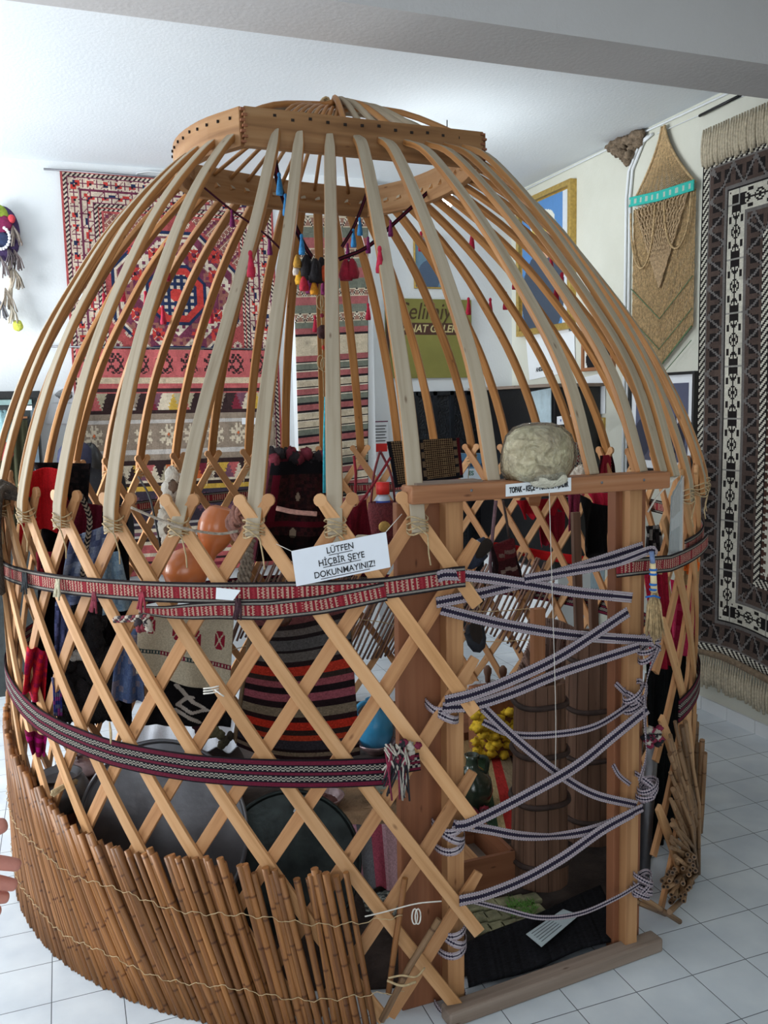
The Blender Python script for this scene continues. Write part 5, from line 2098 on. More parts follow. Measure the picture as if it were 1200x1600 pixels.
# gourds
def gourd(name, c, prof, ax, label, hole=True):
    t = thing(name, tuple(c), label, 'gourd')
    MB().lathe(c, prof, 28, ax=ax).build('body', M['gourd'], t)
    return t


def axis_to(d):
    d = np.asarray(d, float)
    d /= np.linalg.norm(d)
    x = np.cross((0, 1, 0.2), d)
    x /= np.linalg.norm(x)
    return np.array([x, np.cross(d, x), d])


c = PY(338, 828, 2.50)
ax = axis_to((.30, 0, 1.0))
t = gourd('gourd', c, [(.0, -.125), (.014, -.124), (.016, -.09), (.020, -.07), (.036, -.05), (.052, -.02), (.056, .01), (.050, .04), (.036, .062), (.022, .07), (.019, .066)], ax, 'bottle gourd with its top cut open, the upper of two')
MB().lathe(c + .066 * ax[2], [(.019, 0), (.0, -.002)], 20, ax=ax).build('opening', M['dark'], t)
c = PY(291, 891, 2.47)
gourd('gourd', c, [(0, -.066), (.03, -.060), (.055, -.038), (.064, -.005), (.058, .03), (.036, .055), (.014, .064), (.010, .075), (0, .076)], axis_to((.5, 0, .8)), 'round glossy gourd resting behind the upper band, lower of two')

# fur switch
t = thing('fur_tail', tuple(PY(268, 740, 2.42)), 'white and brown fur tail hanging at the left front slats', 'fur')
mb = MB()
for (x, y, r) in ((268, 745, .02), (266, 765, .024), (262, 785, .020), (256, 808, .018), (258, 825, .019), (260, 842, .014)):
    mb.blob(PY(x, y, 2.42), (r, r * .8, r * 1.35), wob=.22, n=12, m=8)
mb.build('fur', M['fur'], t)
for (x, y, r) in ((270, 760, .014), (262, 782, .012), (262, 828, .010)):
    MB().blob(PY(x, y, 2.405), (r, r * .6, r * 1.2), wob=.2, n=10, m=7).build('brown_patch', col_mat((110, 88, 72)), t)
for (x, y, m_, s_) in ((330, 1078, 'string', 'white string knotted round a slat crossing beside the striped sack'), (172, 1146, 'twine', 'jute twine loop tied over the lower band at left')):
    mb = MB()
    a = np.linspace(0, 2 * math.pi, 14)
    for k in range(3):
        c = PC(x, y + k * 4 - 4, RL + .03 if m_ == 'string' else RL + .035)
        e1 = PC(x - 12, y + k * 4 - 2, RL + .03)
        e2 = PC(x + 12, y + k * 4 - 6, RL + .03)
        if m_ == 'twine':
            e1, e2 = PC(x - 1, y - 18, RL + .04), PC(x + 1, y + 16, RL + .04)
            c = PC(x + k, y, RL + .042)
        mb.tube(spline([e1, c + np.array([0, -.004, 0]), e2], 8), .0022, 5)
    if m_ == 'string':
        mb.tube(spline([PC(x + 6, y, RL + .035), PC(x + 14, y + 6, RL + .045), PC(x + 20, y + 10, RL + .04)], 8), .0022, 5)
    tag(mb.build('string', M[m_]), s_, 'string')

# black cord hanging from a far head
o = MB().tube(spline([PY(216, 745, 4.3), PY(233, 775, 4.1), PY(244, 820, 4.0), PY(252, 860, 4.0)], 14), .005, 5).build('cord', M['black'])
tag(o, 'thin black cord hanging from a far lattice head at left', 'cord')

# ------------------------------------------------------------------ cloths and garments hanging inside, left
def hang(name, pts4, Y, pat, label, cat='cloth', nu=40, nv=50, **k):
    Ys = Y if isinstance(Y, (list, tuple)) else [Y] * 4
    q = [PY(x, y, Yi) for (x, y), Yi in zip(pts4, Ys)]
    k.setdefault('n', (0, -1, 0))
    o = cloth(name, *q, pat, M['cloth'], None, nu, nv, **k)
    tag(o, label, cat)
    return o


def pat_mix(cs, su=6, sv=6, var=.2):
    table = np.array([L(*c) for c in cs])

    def f(U, V):
        i = rng.integers(0, len(cs), size=(U.shape[0] // su + 2, U.shape[1] // sv + 2))
        i = np.repeat(np.repeat(i, su, 0), sv, 1)[:U.shape[0], :U.shape[1]]
        return np.clip(table[i] * (1 + var * rng.normal(size=U.shape)[..., None] * .5), 0, 1)
    return f


# a domed red and black head dress with studs, and clothes beneath it
o = hang('felt_cape', [(34, 745), (100, 735), (112, 850), (30, 860)], 3.0, solid_pat((196, 30, 36)), 'bright red cloth draped at the upper left behind the slats', 'cloth', fold=.03, nf=1.5, sag=-.06)
o = hang('sequined_cloth', [(50, 722), (142, 724), (136, 800), (92, 790)], 3.06, pat_mix([(20, 16, 18), (36, 26, 26), (14, 12, 14)], 3, 3), 'black sequined cloth behind the bright red cape', 'cloth', fold=.02, nf=2)
hang('velvet_dress', [(96, 780), (160, 790), (156, 900), (84, 905)], 2.95, solid_pat((84, 16, 30), .3), 'dark crimson velvet cloth below the red cape', 'cloth', fold=.02, nf=3)
hang('wool_coat', [(68, 800), (200, 800), (205, 1130), (50, 1100)], 3.05, solid_pat((24, 20, 22), .3), 'long black woollen garment hanging inside the left lattice', 'garment', fold=.04, nf=4)
hang('small_bag', [(58, 862), (84, 862), (86, 905), (58, 905)], 2.80, lambda U, V: np.where(ell(U, V, .5, .45, .25, .33)[..., None], np.array(L(40, 14, 20)), np.array(L(132, 36, 48))), 'tiny red felt bag with a dark opening', 'bag', nu=20, nv=20, fold=.006)
BP = [(96, 108, 142), (116, 128, 158), (84, 94, 130), (138, 148, 168)]
hang('blue_cloth', [(112, 840), (168, 820), (160, 940), (86, 945)], 2.75, pat_mix(BP, 4, 4, .15), 'faded blue patterned cloth at the upper left', 'cloth', fold=.015, nf=3)
hang('blue_cloth', [(160, 868), (186, 860), (206, 950), (160, 960)], 2.72, pat_mix([(126, 150, 166), (140, 162, 176), (112, 136, 156)], 4, 4, .1), 'pale blue pointed cloth just left of the round gourd', 'cloth', fold=.012, nf=1.5)
hang('blue_cloth', [(184, 975), (222, 985), (226, 1096), (172, 1096)], 2.72, pat_mix([(96, 114, 152), (104, 122, 160), (140, 134, 150), (86, 104, 146)], 4, 4, .12), 'blue flowered cloth left of the embroidered linen', 'cloth', fold=.012, nf=2)
hang('blue_cloth', [(88, 940), (112, 938), (104, 1040), (84, 1050)], 2.78, pat_mix([(72, 78, 118), (60, 64, 96), (92, 96, 140)], 3, 3, .15), 'narrow indigo cloth strip behind the left slats', 'cloth', fold=.01, nf=2)
o = strap('braided_cord', spline([PY(124, 770, 2.7), PY(140, 810, 2.7), PY(134, 860, 2.7), PY(128, 912, 2.7)], 30), (0, -1, 0), .016, lambda S, T: pick(((S / .014 + np.abs(T - .5) * 1.5) % 1 < .5).astype(int), [(24, 22, 26), (150, 136, 120)]), M['cloth'], None, cell=.003, nw=8)
tag(o, 'black and beige braided cord hanging over the faded blue cloth', 'cord')
hang('red_cloth', [(44, 1010), (76, 1018), (70, 1100), (36, 1080)], 2.85, pat_mix([(176, 22, 46), (150, 16, 60), (196, 30, 40)], 4, 4), 'vivid red flowered cloth low behind the left slats', 'cloth', fold=.03, nf=2)
hang('magenta_cloth', [(40, 1140), (74, 1150), (70, 1180), (50, 1176)], 2.85, pat_mix([(176, 20, 110), (120, 20, 60)], 4, 4), 'small magenta cloth below the lower band at left', 'cloth', fold=.02, nf=2, nu=20, nv=20)
hang('indigo_strip', [(82, 1058), (96, 1058), (98, 1118), (84, 1118)], 2.75, pat_mix([(40, 46, 110), (90, 92, 120), (120, 50, 110)], 3, 3), 'thin blue and purple ribbon in the dark at left', 'ribbon', nu=12, nv=30, fold=.005)
t = thing('goat_hide', tuple(PY(120, 1020, 2.8)), 'shaggy black hide with a pale tuft hanging at the left', 'hide')
mb = MB()
for i in range(40):
    mb.blob(PY(rnd.uniform(98, 172), rnd.uniform(960, 1112), 2.92 + rnd.uniform(-.02, .04)), (.035, .02, .045), wob=.3, n=9, m=7)
mb.build('fleece', plain('black fleece', (34, 30, 32), .95, var=.4, scale=60, bump=1), t)
mb = MB()
for i in range(7):
    mb.blob(PY(104 + i * 4 + rnd.uniform(-3, 3), 1024 + rnd.uniform(-5, 6), 2.75), (.014, .01, .012), wob=.3, n=8, m=6)
mb.build('pale_tuft', plain('pale tuft', (168, 164, 158), .95, bump=.8), t)
# grey wool hanks hanging outside at the far left
t = thing('wool_hank', tuple(cyl(-172, RL + .07, 1.45)), 'grey brown goat wool hank hanging over the far left edge of the lattice', 'wool')
for k in range(16):
    th = -180 + k * 1.4
    top_ = cyl(th, RL + .05, 1.47 + .03 * math.sin(k))
    pts_ = spline([cyl(th + 1, RL - .02, 1.44), top_, cyl(th, RL + .08, 1.38), cyl(th + rnd.uniform(-1, 1), RL + .085, 1.2 + rnd.uniform(-.05, .05)), cyl(th + rnd.uniform(-1, 1), RL + .07, 1.20 - rnd.uniform(0, .08))], 14)
    MB().tube(pts_, np.interp(np.linspace(0, 1, 14), [0, .3, .8, 1], [.008, .013, .015, .006]), 7).build('strand', plain('goat wool %d' % (k % 4), (106 - 12 * (k % 4), 96 - 12 * (k % 4), 86 - 12 * (k % 4)), .95, var=.4, scale=70, bump=.9) if k < 4 else bpy.data.materials['goat wool %d' % (k % 4)], t)
t = thing('black_hank', tuple(cyl(-177, RL + .07, 1.0)), 'black wool hank hanging below the grey one at the far left', 'wool')
for k in range(12):
    th = -184 + k * 1.3
    pts_ = spline([cyl(th, RL + .06, 1.26), cyl(th, RL + .075, 1.12), cyl(th + rnd.uniform(-1, 1), RL + .07, .94 + rnd.uniform(-.05, .05))], 8)
    MB().tube(pts_, .012, 7).build('strand', col_mat((26, 22, 24)), t)

# embroidered linen over a black cloth
def pat_linen(U, V):
    img = np.zeros(U.shape + (3,)) + lin((192, 180, 156))
    img *= (1 + .06 * rng.normal(size=U.shape))[..., None]
    for (cx, cy) in ((.12, .22), (.42, .27), (.60, .33), (.86, .30)):
        dx, dy = np.abs(U - cx) / .055, np.abs(V - cy) / .13
        m = (np.maximum(dx, dy) < 1) & (dx + dy > .25) & (dx + dy < 1.55) & (np.abs(dx - dy) > .12)
        img[m] = lin((140, 34, 52))
    st = (V > .60) & (V < .665)
    seg = (U * 4).astype(int) % 2
    img[st & (seg == 0)] = lin((52, 70, 72))
    img[st & (seg == 1)] = lin((124, 32, 54))
    img[st & (((U * 60).astype(int)) % 2 == 0) & (np.abs(V - .632) < .015)] = lin((180, 168, 150))
    return np.clip(img, 0, 1)


hang('embroidered_linen', [(216, 950), (365, 968), (358, 1086), (212, 1050)], 2.62, pat_linen, 'cream linen cloth embroidered with red crosses and a narrow border', 'cloth', nu=110, nv=80, fold=.012, nf=2)
def pat_blk(U, V):
    img = np.zeros(U.shape + (3,)) + lin((16, 14, 16))
    for (x0, y0, x1, y1) in ((.30, .18, .52, .48), (.52, .48, .70, .62), (.70, .62, .52, .72), (.52, .72, .34, .56), (.34, .56, .44, .40), (.30, .66, .62, .92), (.44, .4, .5, .38)):
        t_ = np.clip(((U - x0) * (x1 - x0) + (V - y0) * (y1 - y0)) / ((x1 - x0) ** 2 + (y1 - y0) ** 2), 0, 1)
        d = np.hypot(U - (x0 + t_ * (x1 - x0)), V - (y0 + t_ * (y1 - y0)))
        img[d < .032] = lin((176, 166, 156))
    return img


hang('black_cloth', [(240, 1048), (365, 1075), (360, 1135), (225, 1132)], 2.66, pat_blk, 'black cloth with a cream hooked motif below the embroidered linen', 'cloth', nu=90, nv=60, fold=.006)

# striped sack
def pat_sack(U, V):
    rows = [(0, .05, (118, 70, 70)), (.05, .08, (40, 32, 34)), (.08, .13, (104, 96, 92)), (.13, .155, (40, 32, 34)), (.155, .23, (92, 90, 90)), (.23, .25, (40, 32, 34)), (.25, .31, (104, 98, 94)), (.31, .345, (44, 32, 34)), (.345, .405, (196, 60, 42)),
            (.405, .445, (58, 46, 42)), (.445, .49, (158, 84, 92)), (.49, .535, (36, 26, 30)), (.535, .59, (164, 88, 100)), (.59, .635, (42, 28, 32)), (.635, .70, (140, 124, 104)), (.70, .735, (50, 32, 34)), (.735, .79, (206, 56, 38)),
            (.79, .825, (56, 42, 38)), (.825, .865, (190, 66, 40)), (.865, .93, (58, 54, 60)), (.93, .95, (36, 22, 26)), (.95, .975, (128, 110, 92)), (.975, 1.0, (46, 28, 32))]
    s = np.zeros(U.shape, int)
    for i, (a, b, c) in enumerate(rows):
        s[(V >= a) & (V < b)] = i
    return pick(s, [c for _, _, c in rows]) * (1 + .12 * rng.normal(size=U.shape))[..., None].clip(.5, 1.5)


t = thing('striped_sack', tuple(PY(465, 960, 2.9)), 'woven sack with red, pink, grey and brown stripes hanging behind the front slats', 'sack')
q = [PY(x, y, 2.85) for x, y in ((396, 968), (545, 944), (560, 1176), (368, 1162))]
cloth('front', *q, pat_sack, M['cloth'], t, 70, 110, fold=.014, nf=1.0, n=(0, -1, 0), sag=.05)
q2 = [p_ + np.array([0, .05, 0]) for p_ in q]
cloth('back', *q2, solid_pat((70, 44, 44)), M['cloth'], t, 12, 12, fold=.01, n=(0, -1, 0), sag=.05)
for a, b_ in ((q[0], q[3]), (q[1], q[2])):
    cloth('side', a, a + np.array([0, .05, 0]), b_ + np.array([0, .05, 0]), b_, solid_pat((120, 96, 70)), M['cloth'], t, 3, 60)
# little jug hanging over the sack's mouth
t = thing('small_jug', tuple(PY(442, 965, 2.7)), 'small dark glazed jug hanging at the mouth of the striped sack', 'jug')
MB().lathe(PY(442, 978, 2.72), [(0, 0), (.018, .002), (.03, .02), (.032, .035), (.022, .05), (.02, .058), (.024, .062)], 18).build('body', plain('brown glaze', (84, 56, 44), .25, var=.3, coat=.4), t)
MB().lathe(PY(442, 978, 2.72) + np.array([0, 0, .06]), [(.024, 0), (.02, .001), (0, .0)], 18).build('mouth', plain('cream glaze', (190, 180, 160), .4), t)

# big saddle bag
t = thing('saddle_bag', tuple(PY(458, 700, 3.9)), 'large dark crimson and black woven saddle bag hanging at the far side of the tent', 'bag')
q = [PY(x, y, 3.9) for x, y in ((424, 722), (505, 718), (512, 878), (398, 876))]
def pat_saddle(U, V):
    base = pat_mix([(42, 20, 22), (58, 24, 26), (34, 18, 20), (50, 26, 24)], 3, 3, .3)(U, V)
    m = ((U - .12) ** 2 < .004) & (V < .6)
    base[m] = lin((96, 18, 34))
    m = (V > .60) & (V < .66)
    base[m] = lin((88, 14, 28))
    m = ell(U, V, .55, .36, .03, .045) | ell(U, V, .5, .72, .05, .05)
    base[m] = lin((150, 130, 110))
    base[V < .13] = lin((20, 18, 22))
    base[V > .74] *= .25
    return base


cloth('front', *q, pat_saddle, M['cloth'], t, 70, 90, fold=.02, nf=1.5, n=(0, -1, 0))
mb = MB()
for i in range(14):
    mb.blob(PY(424 + i * 6.2, 716 + rnd.uniform(-8, 8), 3.93 + rnd.uniform(-.03, .03)), (.03, .03, .03), wob=.3, n=10, m=7, mi=i % 2)
mb.build('gathered_mouth', [col_mat((30, 22, 26)), col_mat((104, 26, 42))], t)
q2 = [p_ + np.array([0, .10, 0]) for p_ in q]
cloth('back', *q2, solid_pat((30, 20, 22)), M['cloth'], t, 8, 8, n=(0, -1, 0))
for a, b_ in ((q[0], q[3]), (q[1], q[2])):
    cloth('side', a, a + np.array([0, .10, 0]), b_ + np.array([0, .10, 0]), b_, solid_pat((70, 22, 32)), M['cloth'], t, 4, 20)

# red bag on a cord
t = thing('red_pouch', tuple(PY(555, 715, 2.9)), 'crimson cloth pouch hanging from a red cord right of the middle pole', 'bag')
MB().tube([PY(553, 712, 2.9), PY(556, 740, 2.9), PY(555, 790, 2.9)], .005, 6).build('cord', col_mat((130, 20, 36)), t)
MB().tube([PY(610, 715, 2.9), PY(585, 755, 2.9), PY(560, 790, 2.9)], .005, 6).build('cord', col_mat((130, 20, 36)), t)
cloth('pouch', *[PY(x, y, 2.9) for x, y in ((522, 812), (572, 780), (578, 835), (505, 842))], solid_pat((96, 16, 28), .25), M['cloth'], t, 30, 30, fold=.02, nf=2, n=(0, -1, 0))
# crochet bag with bottle
t = thing('crochet_bag', tuple(PY(600, 775, 3.1)), 'burgundy crochet bag holding a small bottle, just left of the lintel', 'bag')
c = PY(600, 850, 3.1)
MB().lathe(c, [(0, 0), (.05, .003), (.062, .05), (.064, .12), (.058, .165), (.054, .16), (.05, .1)], 24, sq=(1, .7), wob=.03).build('body', plain('burgundy crochet', (112, 44, 48), .95, var=.35, scale=120, bump=1, bscale=160), t)
MB().blob(PY(601, 823, 3.05), (.024, .012, .02), wob=.1).build('yellow_patch', col_mat((190, 150, 80)), t)
for s in (-1, 1):
    MB().tube(spline([c + np.array([s * .05, 0, .16]), c + np.array([s * .035, 0, .27]), c + np.array([.0, .02, .36])], 8), .005, 5).build('handle', col_mat((112, 44, 48)), t)
t = thing('plastic_bottle', tuple(PY(598, 770, 3.1)), 'small red capped bottle with a blue label in the crochet bag', 'bottle')
MB().lathe(c + np.array([0, 0, .10]), [(.025, 0), (.027, .03), (.027, .08), (.018, .095)], 16).build('body', plain('clear pale plastic', (190, 200, 214), .2), t)
MB().lathe(c + np.array([0, 0, .135]), [(.0275, 0), (.0275, .035)], 16).build('label_band', M['blue_cloth'], t)
MB().lathe(c + np.array([0, 0, .195]), [(.026, 0), (.026, .045), (0, .046)], 16).build('cap', M['red_metal'], t)

# chequered saddle bag over the far lattice
def pat_check(U, V):
    d = ((U * 34 + V * 20).astype(int) + (U * 34 - V * 20 + 60).astype(int)) % 2
    s = np.where(d == 0, 0, 1)
    s[(np.abs(U - .30) < .02)] = 3
    s[(np.abs(U - .45) < .018)] = 3
    s[(np.abs(U - .375) < .045)] = 4
    s[(U > .90) & (U < .95)] = 3
    s[(U > .96)] = 5
    s[(V > .93)] = 4
    m = (s == 3) & (((V * 14).astype(int) % 3) == 0)
    s[m] = 4
    s[(U < .04)] = 4
    return pick(s, [(44, 30, 26), (150, 128, 98), (0, 0, 0), (128, 110, 88), (30, 32, 40), (90, 22, 34)])


hang('checked_bag', [(604, 690), (717, 684), (722, 746), (616, 762)], [3.75, 3.95, 3.95, 3.75], pat_check, 'black and beige diamond woven bag draped over the far lattice', 'bag', nu=140, nv=70, fold=.006, nf=1)
hang('pink_cloth', [(640, 748), (716, 744), (720, 775), (634, 780)], 4.02, solid_pat((128, 62, 76)), 'dull pink cloth below the diamond woven bag', 'cloth', fold=.01, nf=2)

# ------------------------------------------------------------------ things on the tent floor
o = MB().lathe((CX, CY + .05, 0), [(0, 0), (1.24, 0), (1.24, .012), (0, .012)], 72).build('ground_felt', plain('dark ground felt', (62, 52, 48), .98, var=.5, scale=10, bump=.8))
tag(o, 'round dark felt ground mat covering the floor inside the tent', 'mat')
G = .014
def on_floor(x, y):
    return PZ(x, y, G)


# round trays leaning against the front lattice
def tray(c, r, tilt, yaw, m, label, marks=None):
    d = np.array([math.sin(yaw) * math.cos(tilt), -math.cos(yaw) * math.cos(tilt), math.sin(tilt)])
    x = np.cross((0, 0, 1), d)
    x /= np.linalg.norm(x)
    ax = np.array([x, np.cross(d, x), d])
    t = thing('round_tray', tuple(c), label, 'tray')
    MB().lathe(c, [(0, -.006), (r * .97, -.006), (r, .018), (r + .012, .020), (r + .012, .010), (r * .985, -.014), (0, -.014)], 72, ax=ax).build('dish', m, t)
    MB().lathe(c, [(r + .008, .014), (r + .014, .018), (r + .016, .024), (r + .010, .028), (r + .003, .024), (r + .004, .016)], 72, ax=ax).build('rolled_rim', M['pewter'] if m is not M['darkmetal'] else M['darkmetal'], t)
    if marks:
        mb = MB()
        for i in range(marks):
            u, v = rnd.uniform(-.10, .04) - .02, rnd.uniform(-.03, .03) - .12
            mb.box(c + ax[0] * u + ax[1] * v + ax[2] * -.004, (rnd.uniform(.006, .02), rnd.uniform(.004, .016), .001), ax)
        mb.build('red_paint_marks', col_mat((92, 52, 58)), t)
    return t, ax


tray(PY(256, 1298, 2.74), .278, .26, -.52, plain('dull grey tinned tray', (112, 112, 116), .5, metal=.6, var=.2, scale=6, bump=.05), 'big grey metal tray with a rolled rim leaning inside the front lattice', 26)
t, ax = tray(PY(452, 1350, 2.66), .225, .34, -.15, M['darkmetal'], 'big blackened tray leaning right of the grey one')
cc = PY(452, 1350, 2.72)
o = MB().quadbox(*[PY(x, y, 2.60) for x, y in ((463, 1258), (496, 1281), (489, 1292), (458, 1268))], (0, -1, 0), .001).build('paper_label', M['paper'])
tag(o, 'white paper label on the upper edge of the blackened tray', 'label')


def bowl(x, y, r, h, m, label, inner=None, name='bowl', Y=None):
    c = on_floor(x, y) if Y is None else PY(x, y, Y)
    t = thing(name, tuple(c), label, 'bowl')
    MB().lathe(c, [(0, 0), (r * .45, .0), (r * .5, .008), (r * .85, h * .6), (r, h), (r * .95, h), (r * .8, h * .6), (r * .4, .016), (0, .012)], 32).build('body', m, t)
    if inner:
        MB().blob(c + np.array([0, 0, h * .55]), (r * .6, r * .6, h * .35), wob=.25).build('contents', inner, t)
    return t


pinkglaze = plain('pinkish tinned copper', (150, 124, 124), .22, metal=.4, var=.3, scale=20, coat=.3)
bowl(508, 1262, .085, .055, pinkglaze, 'pale copper bowl on the hide, between the black tray and the door', col_mat((92, 52, 48)))
bowl(598, 1240, .10, .05, plain('green grey glaze', (122, 132, 120), .3, var=.3, coat=.3), 'wide grey green dish behind the left jamb', None)
bowl(588, 1176, .10, .06, pinkglaze, 'shiny dish beneath the blue jug', None)
o_ = on_floor(575, 1265)
mb = MB()
n1, n2 = 40, 26
vs, fs = [], []
for i in range(n1):
    for j in range(n2):
        a = 2 * math.pi * i / n1
        r = j / (n2 - 1)
        k = 1 + .14 * math.sin(3 * a + 1) + .07 * math.sin(7 * a)
        vs.append((o_[0] + .30 * k * r * math.cos(a), o_[1] + .30 * k * r * math.sin(a), .017 + .012 * (1 + math.sin(9 * r + 3 * a)) * (.3 + r) * .5))
for i in range(n1):
    for j in range(n2 - 1):
        fs.append((i * n2 + j, i * n2 + j + 1, ((i + 1) % n1) * n2 + j + 1, ((i + 1) % n1) * n2 + j))
mb.add(vs, fs, None, 0, True)
hide = mb.build('animal_hide', plain('tawny hide', (140, 112, 84), .95, var=.5, scale=9, bump=1, bscale=140), solid=.008)
tag(hide, 'tawny animal hide lying under the bowls', 'hide')


def inside(p_, r=1.2):
    d = p_[:2] - np.array([CX, CY])
    l = np.linalg.norm(d)
    if l > r:
        p_ = p_.copy()
        p_[:2] = np.array([CX, CY]) + d * r / l
    return p_


def floor_cloth(name, pts4, pat, label, nu=50, nv=50, z=.03, amp=.008, **k):
    q = [inside(PZ(x, y, z)) for x, y in pts4]
    o = cloth(name, *q, pat, M['cloth'], None, nu, nv, fold=amp, nf=2.5, n=(0, 0, 1), **k)
    tag(o, label, 'cloth')
    return o


def stripes(rows, along_u=True):
    def f(U, V):
        A_ = U if along_u else V
        s = np.zeros(U.shape, int)
        for i, (a, b, c) in enumerate(rows):
            s[(A_ >= a) & (A_ < b)] = i
        return pick(s, [c for _, _, c in rows]) * (1 + .1 * rng.normal(size=U.shape))[..., None].clip(.6, 1.4)
    return f


floor_cloth('striped_cloth', [(545, 1292), (640, 1288), (640, 1392), (560, 1388)], stripes([(0, .12, (176, 128, 144)), (.12, .36, (96, 96, 100)), (.36, .55, (150, 66, 84)), (.55, .60, (190, 150, 160)), (.60, 1, (168, 134, 140))]), 'pink, grey and crimson striped cloth on the floor left of the door jamb', z=.05)
floor_cloth('speckled_cloth', [(562, 1392), (640, 1396), (640, 1425), (572, 1428)], pat_mix([(120, 126, 120), (60, 66, 68), (160, 164, 156)], 3, 3), 'grey speckled rag below the striped pink cloth', z=.04)
floor_cloth('striped_kilim', [(700, 1110), (790, 1165), (840, 1300), (690, 1300)], stripes([(0, .10, (150, 120, 90)), (.10, .25, (112, 40, 52)), (.25, .40, (160, 130, 90)), (.40, .60, (52, 76, 56)), (.60, .68, (170, 150, 110)), (.68, .82, (160, 44, 40)), (.82, 1, (140, 124, 100))]), 'kilim with green, red and tan stripes on the floor behind the green jug', z=.02, amp=.004)
# white crochet spread over a low stool
t = thing('crochet_cover', tuple(on_floor(320, 1180)), 'bright white lace cover lying at the far left part of the tent floor', 'cloth')
hl = None
def lace(U, V):
    return np.zeros(U.shape + (3,)) + lin((232, 236, 244))


q = [inside(PZ(x, y, .36)) for x, y in ((205, 1128), (375, 1108), (372, 1172), (205, 1172))]
cloth('cover', *q, lace, M['cloth'], t, 60, 40, fold=.012, nf=5, n=(0, 0, 1))
t = thing('leaf_ornament', tuple(PY(330, 1150, 2.9)), 'olive and maroon felt leaf ornament hanging over the white lace cover', 'ornament')
MB().tube([PY(331, 1112, 2.9), PY(331, 1140, 2.9)], .002, 5).build('cord', M['black'], t)
for (x, y, c, r) in ((333, 1142, (120, 118, 88), .022), (322, 1148, (112, 108, 80), .015), (344, 1148, (112, 108, 80), .015), (312, 1141, (66, 18, 34), .018), (306, 1134, (58, 16, 30), .014), (352, 1158, (78, 72, 56), .016), (346, 1164, (88, 80, 60), .014), (360, 1150, (66, 60, 50), .014)):
    MB().blob(PY(x, y, 2.9), (r, .008, r * 1.1), wob=.2).build('leaf', col_mat(c), t)
floor_cloth('dark_rug', [(40, 1120), (330, 1120), (360, 1230), (20, 1230)], pat_mix([(44, 22, 28), (60, 24, 34), (34, 24, 26)], 5, 5), 'dark maroon rug on the tent floor at the far left', z=.022, amp=.004)
# copper pots at the left
t = thing('copper_pot', tuple(on_floor(70, 1250)), 'shiny tinned pot standing at the far left inside the tent', 'pot')
c = PY(96, 1262, 3.2)
c[2] = max(c[2], G)
MB().lathe(c, [(0, 0), (.07, .0), (.10, .03), (.105, .07), (.085, .11), (.07, .12), (.08, .13), (.074, .128), (.06, .11)], 30).build('body', M['pewter'], t)
t = thing('copper_pan', tuple(on_floor(100, 1240)), 'pink tinged copper lid lying beside the shiny pot', 'lid')
c = PY(126, 1200, 3.45)
MB().lathe(c, [(.11, 0), (.105, .01), (.06, .028), (.02, .036), (.012, .04), (.012, .05), (.018, .058), (0, .062)], 30).build('body', pinkglaze, t)
MB().lathe((c[0], c[1], G), [(.09, 0), (.10, .02), (.10, c[2] - G)], 24).build('pot_body', M['copper'], t)
t = thing('twig_bundle', tuple(PY(100, 1230, 2.8)), 'short bundle of pale twigs by the copper pots', 'twigs')
for i in range(9):
    a_, b_ = PY(82 + rnd.uniform(-3, 3), 1240 + rnd.uniform(-5, 6), 2.7), PY(118 + rnd.uniform(-5, 5), 1222 + rnd.uniform(-5, 6), 2.75)
    MB().tube([a_, (a_ + b_) / 2 + np.array([0, 0, .004]), b_], .004, 6).build('twig', M['twine'], t)
# wooden chest/box in the dark at far left to carry things
t = thing('dark_chest', (.32, 3.55, G), 'low dark wooden chest behind the big grey tray', 'chest')
cb = PY(165, 1180, 3.25)
MB().box((.32, 3.55, .14), (.56, .34, .25)).build('body', M['black'], t, bevel=.006)
MB().box((.32, 3.55, .275), (.60, .38, .022)).build('lid', plain('dark lid', (44, 34, 32), .5), t, bevel=.004)

# blue jug
c = on_floor(586, 1166)
t = thing('blue_jug', tuple(c), 'turquoise blue glazed jug standing left of the wide door board', 'jug')
MB().lathe(c, [(0, 0), (.06, 0), (.085, .03), (.095, .09), (.085, .15), (.055, .19), (.038, .22), (.045, .245), (.04, .245), (.03, .2)], 30).build('body', M['glaze_blue'], t)
MB().tube(spline([c + np.array([-.075, -.02, .15]), c + np.array([-.11, -.03, .20]), c + np.array([-.08, -.02, .235]), c + np.array([-.04, 0, .235])], 12), .012, 8).build('handle', M['glaze_blue'], t)
# green jug
c = on_floor(738, 1262)
t = thing('green_jug', tuple(c), 'dark green glazed jug with a short neck just inside the doorway', 'jug')
MB().lathe(c, [(0, 0), (.05, 0), (.075, .03), (.088, .08), (.080, .13), (.05, .165), (.028, .18), (.024, .215), (.032, .235), (.026, .236), (.018, .2)], 30).build('body', M['glaze_green'], t)
MB().tube(spline([c + np.array([.026, -.01, .225]), c + np.array([.06, -.02, .215]), c + np.array([.058, -.02, .165]), c + np.array([.05, -.01, .15])], 12), .010, 8).build('handle', M['glaze_green'], t)
MB().tube([c + np.array([-.05, -.03, .13]), c + np.array([-.07, -.05, .18]), c + np.array([-.075, -.055, .2])], [.018, .012, .011], 10).build('spout', M['glaze_green'], t)
t = thing('floor_wreath', tuple(on_floor(745, 1300)), 'dark red and white dried bundle in front of the green jug', 'bundle')
mb = MB()
for i in range(18):
    mb.blob(on_floor(742 + rnd.uniform(-18, 20), 1276 + rnd.uniform(-10, 12)) + np.array([0, 0, .025]), (.02, .02, .02), wob=.3, n=8, m=6, mi=i % 3)
mb.build('pieces', [col_mat((86, 40, 44)), col_mat((140, 40, 56)), col_mat((150, 140, 130))], t)
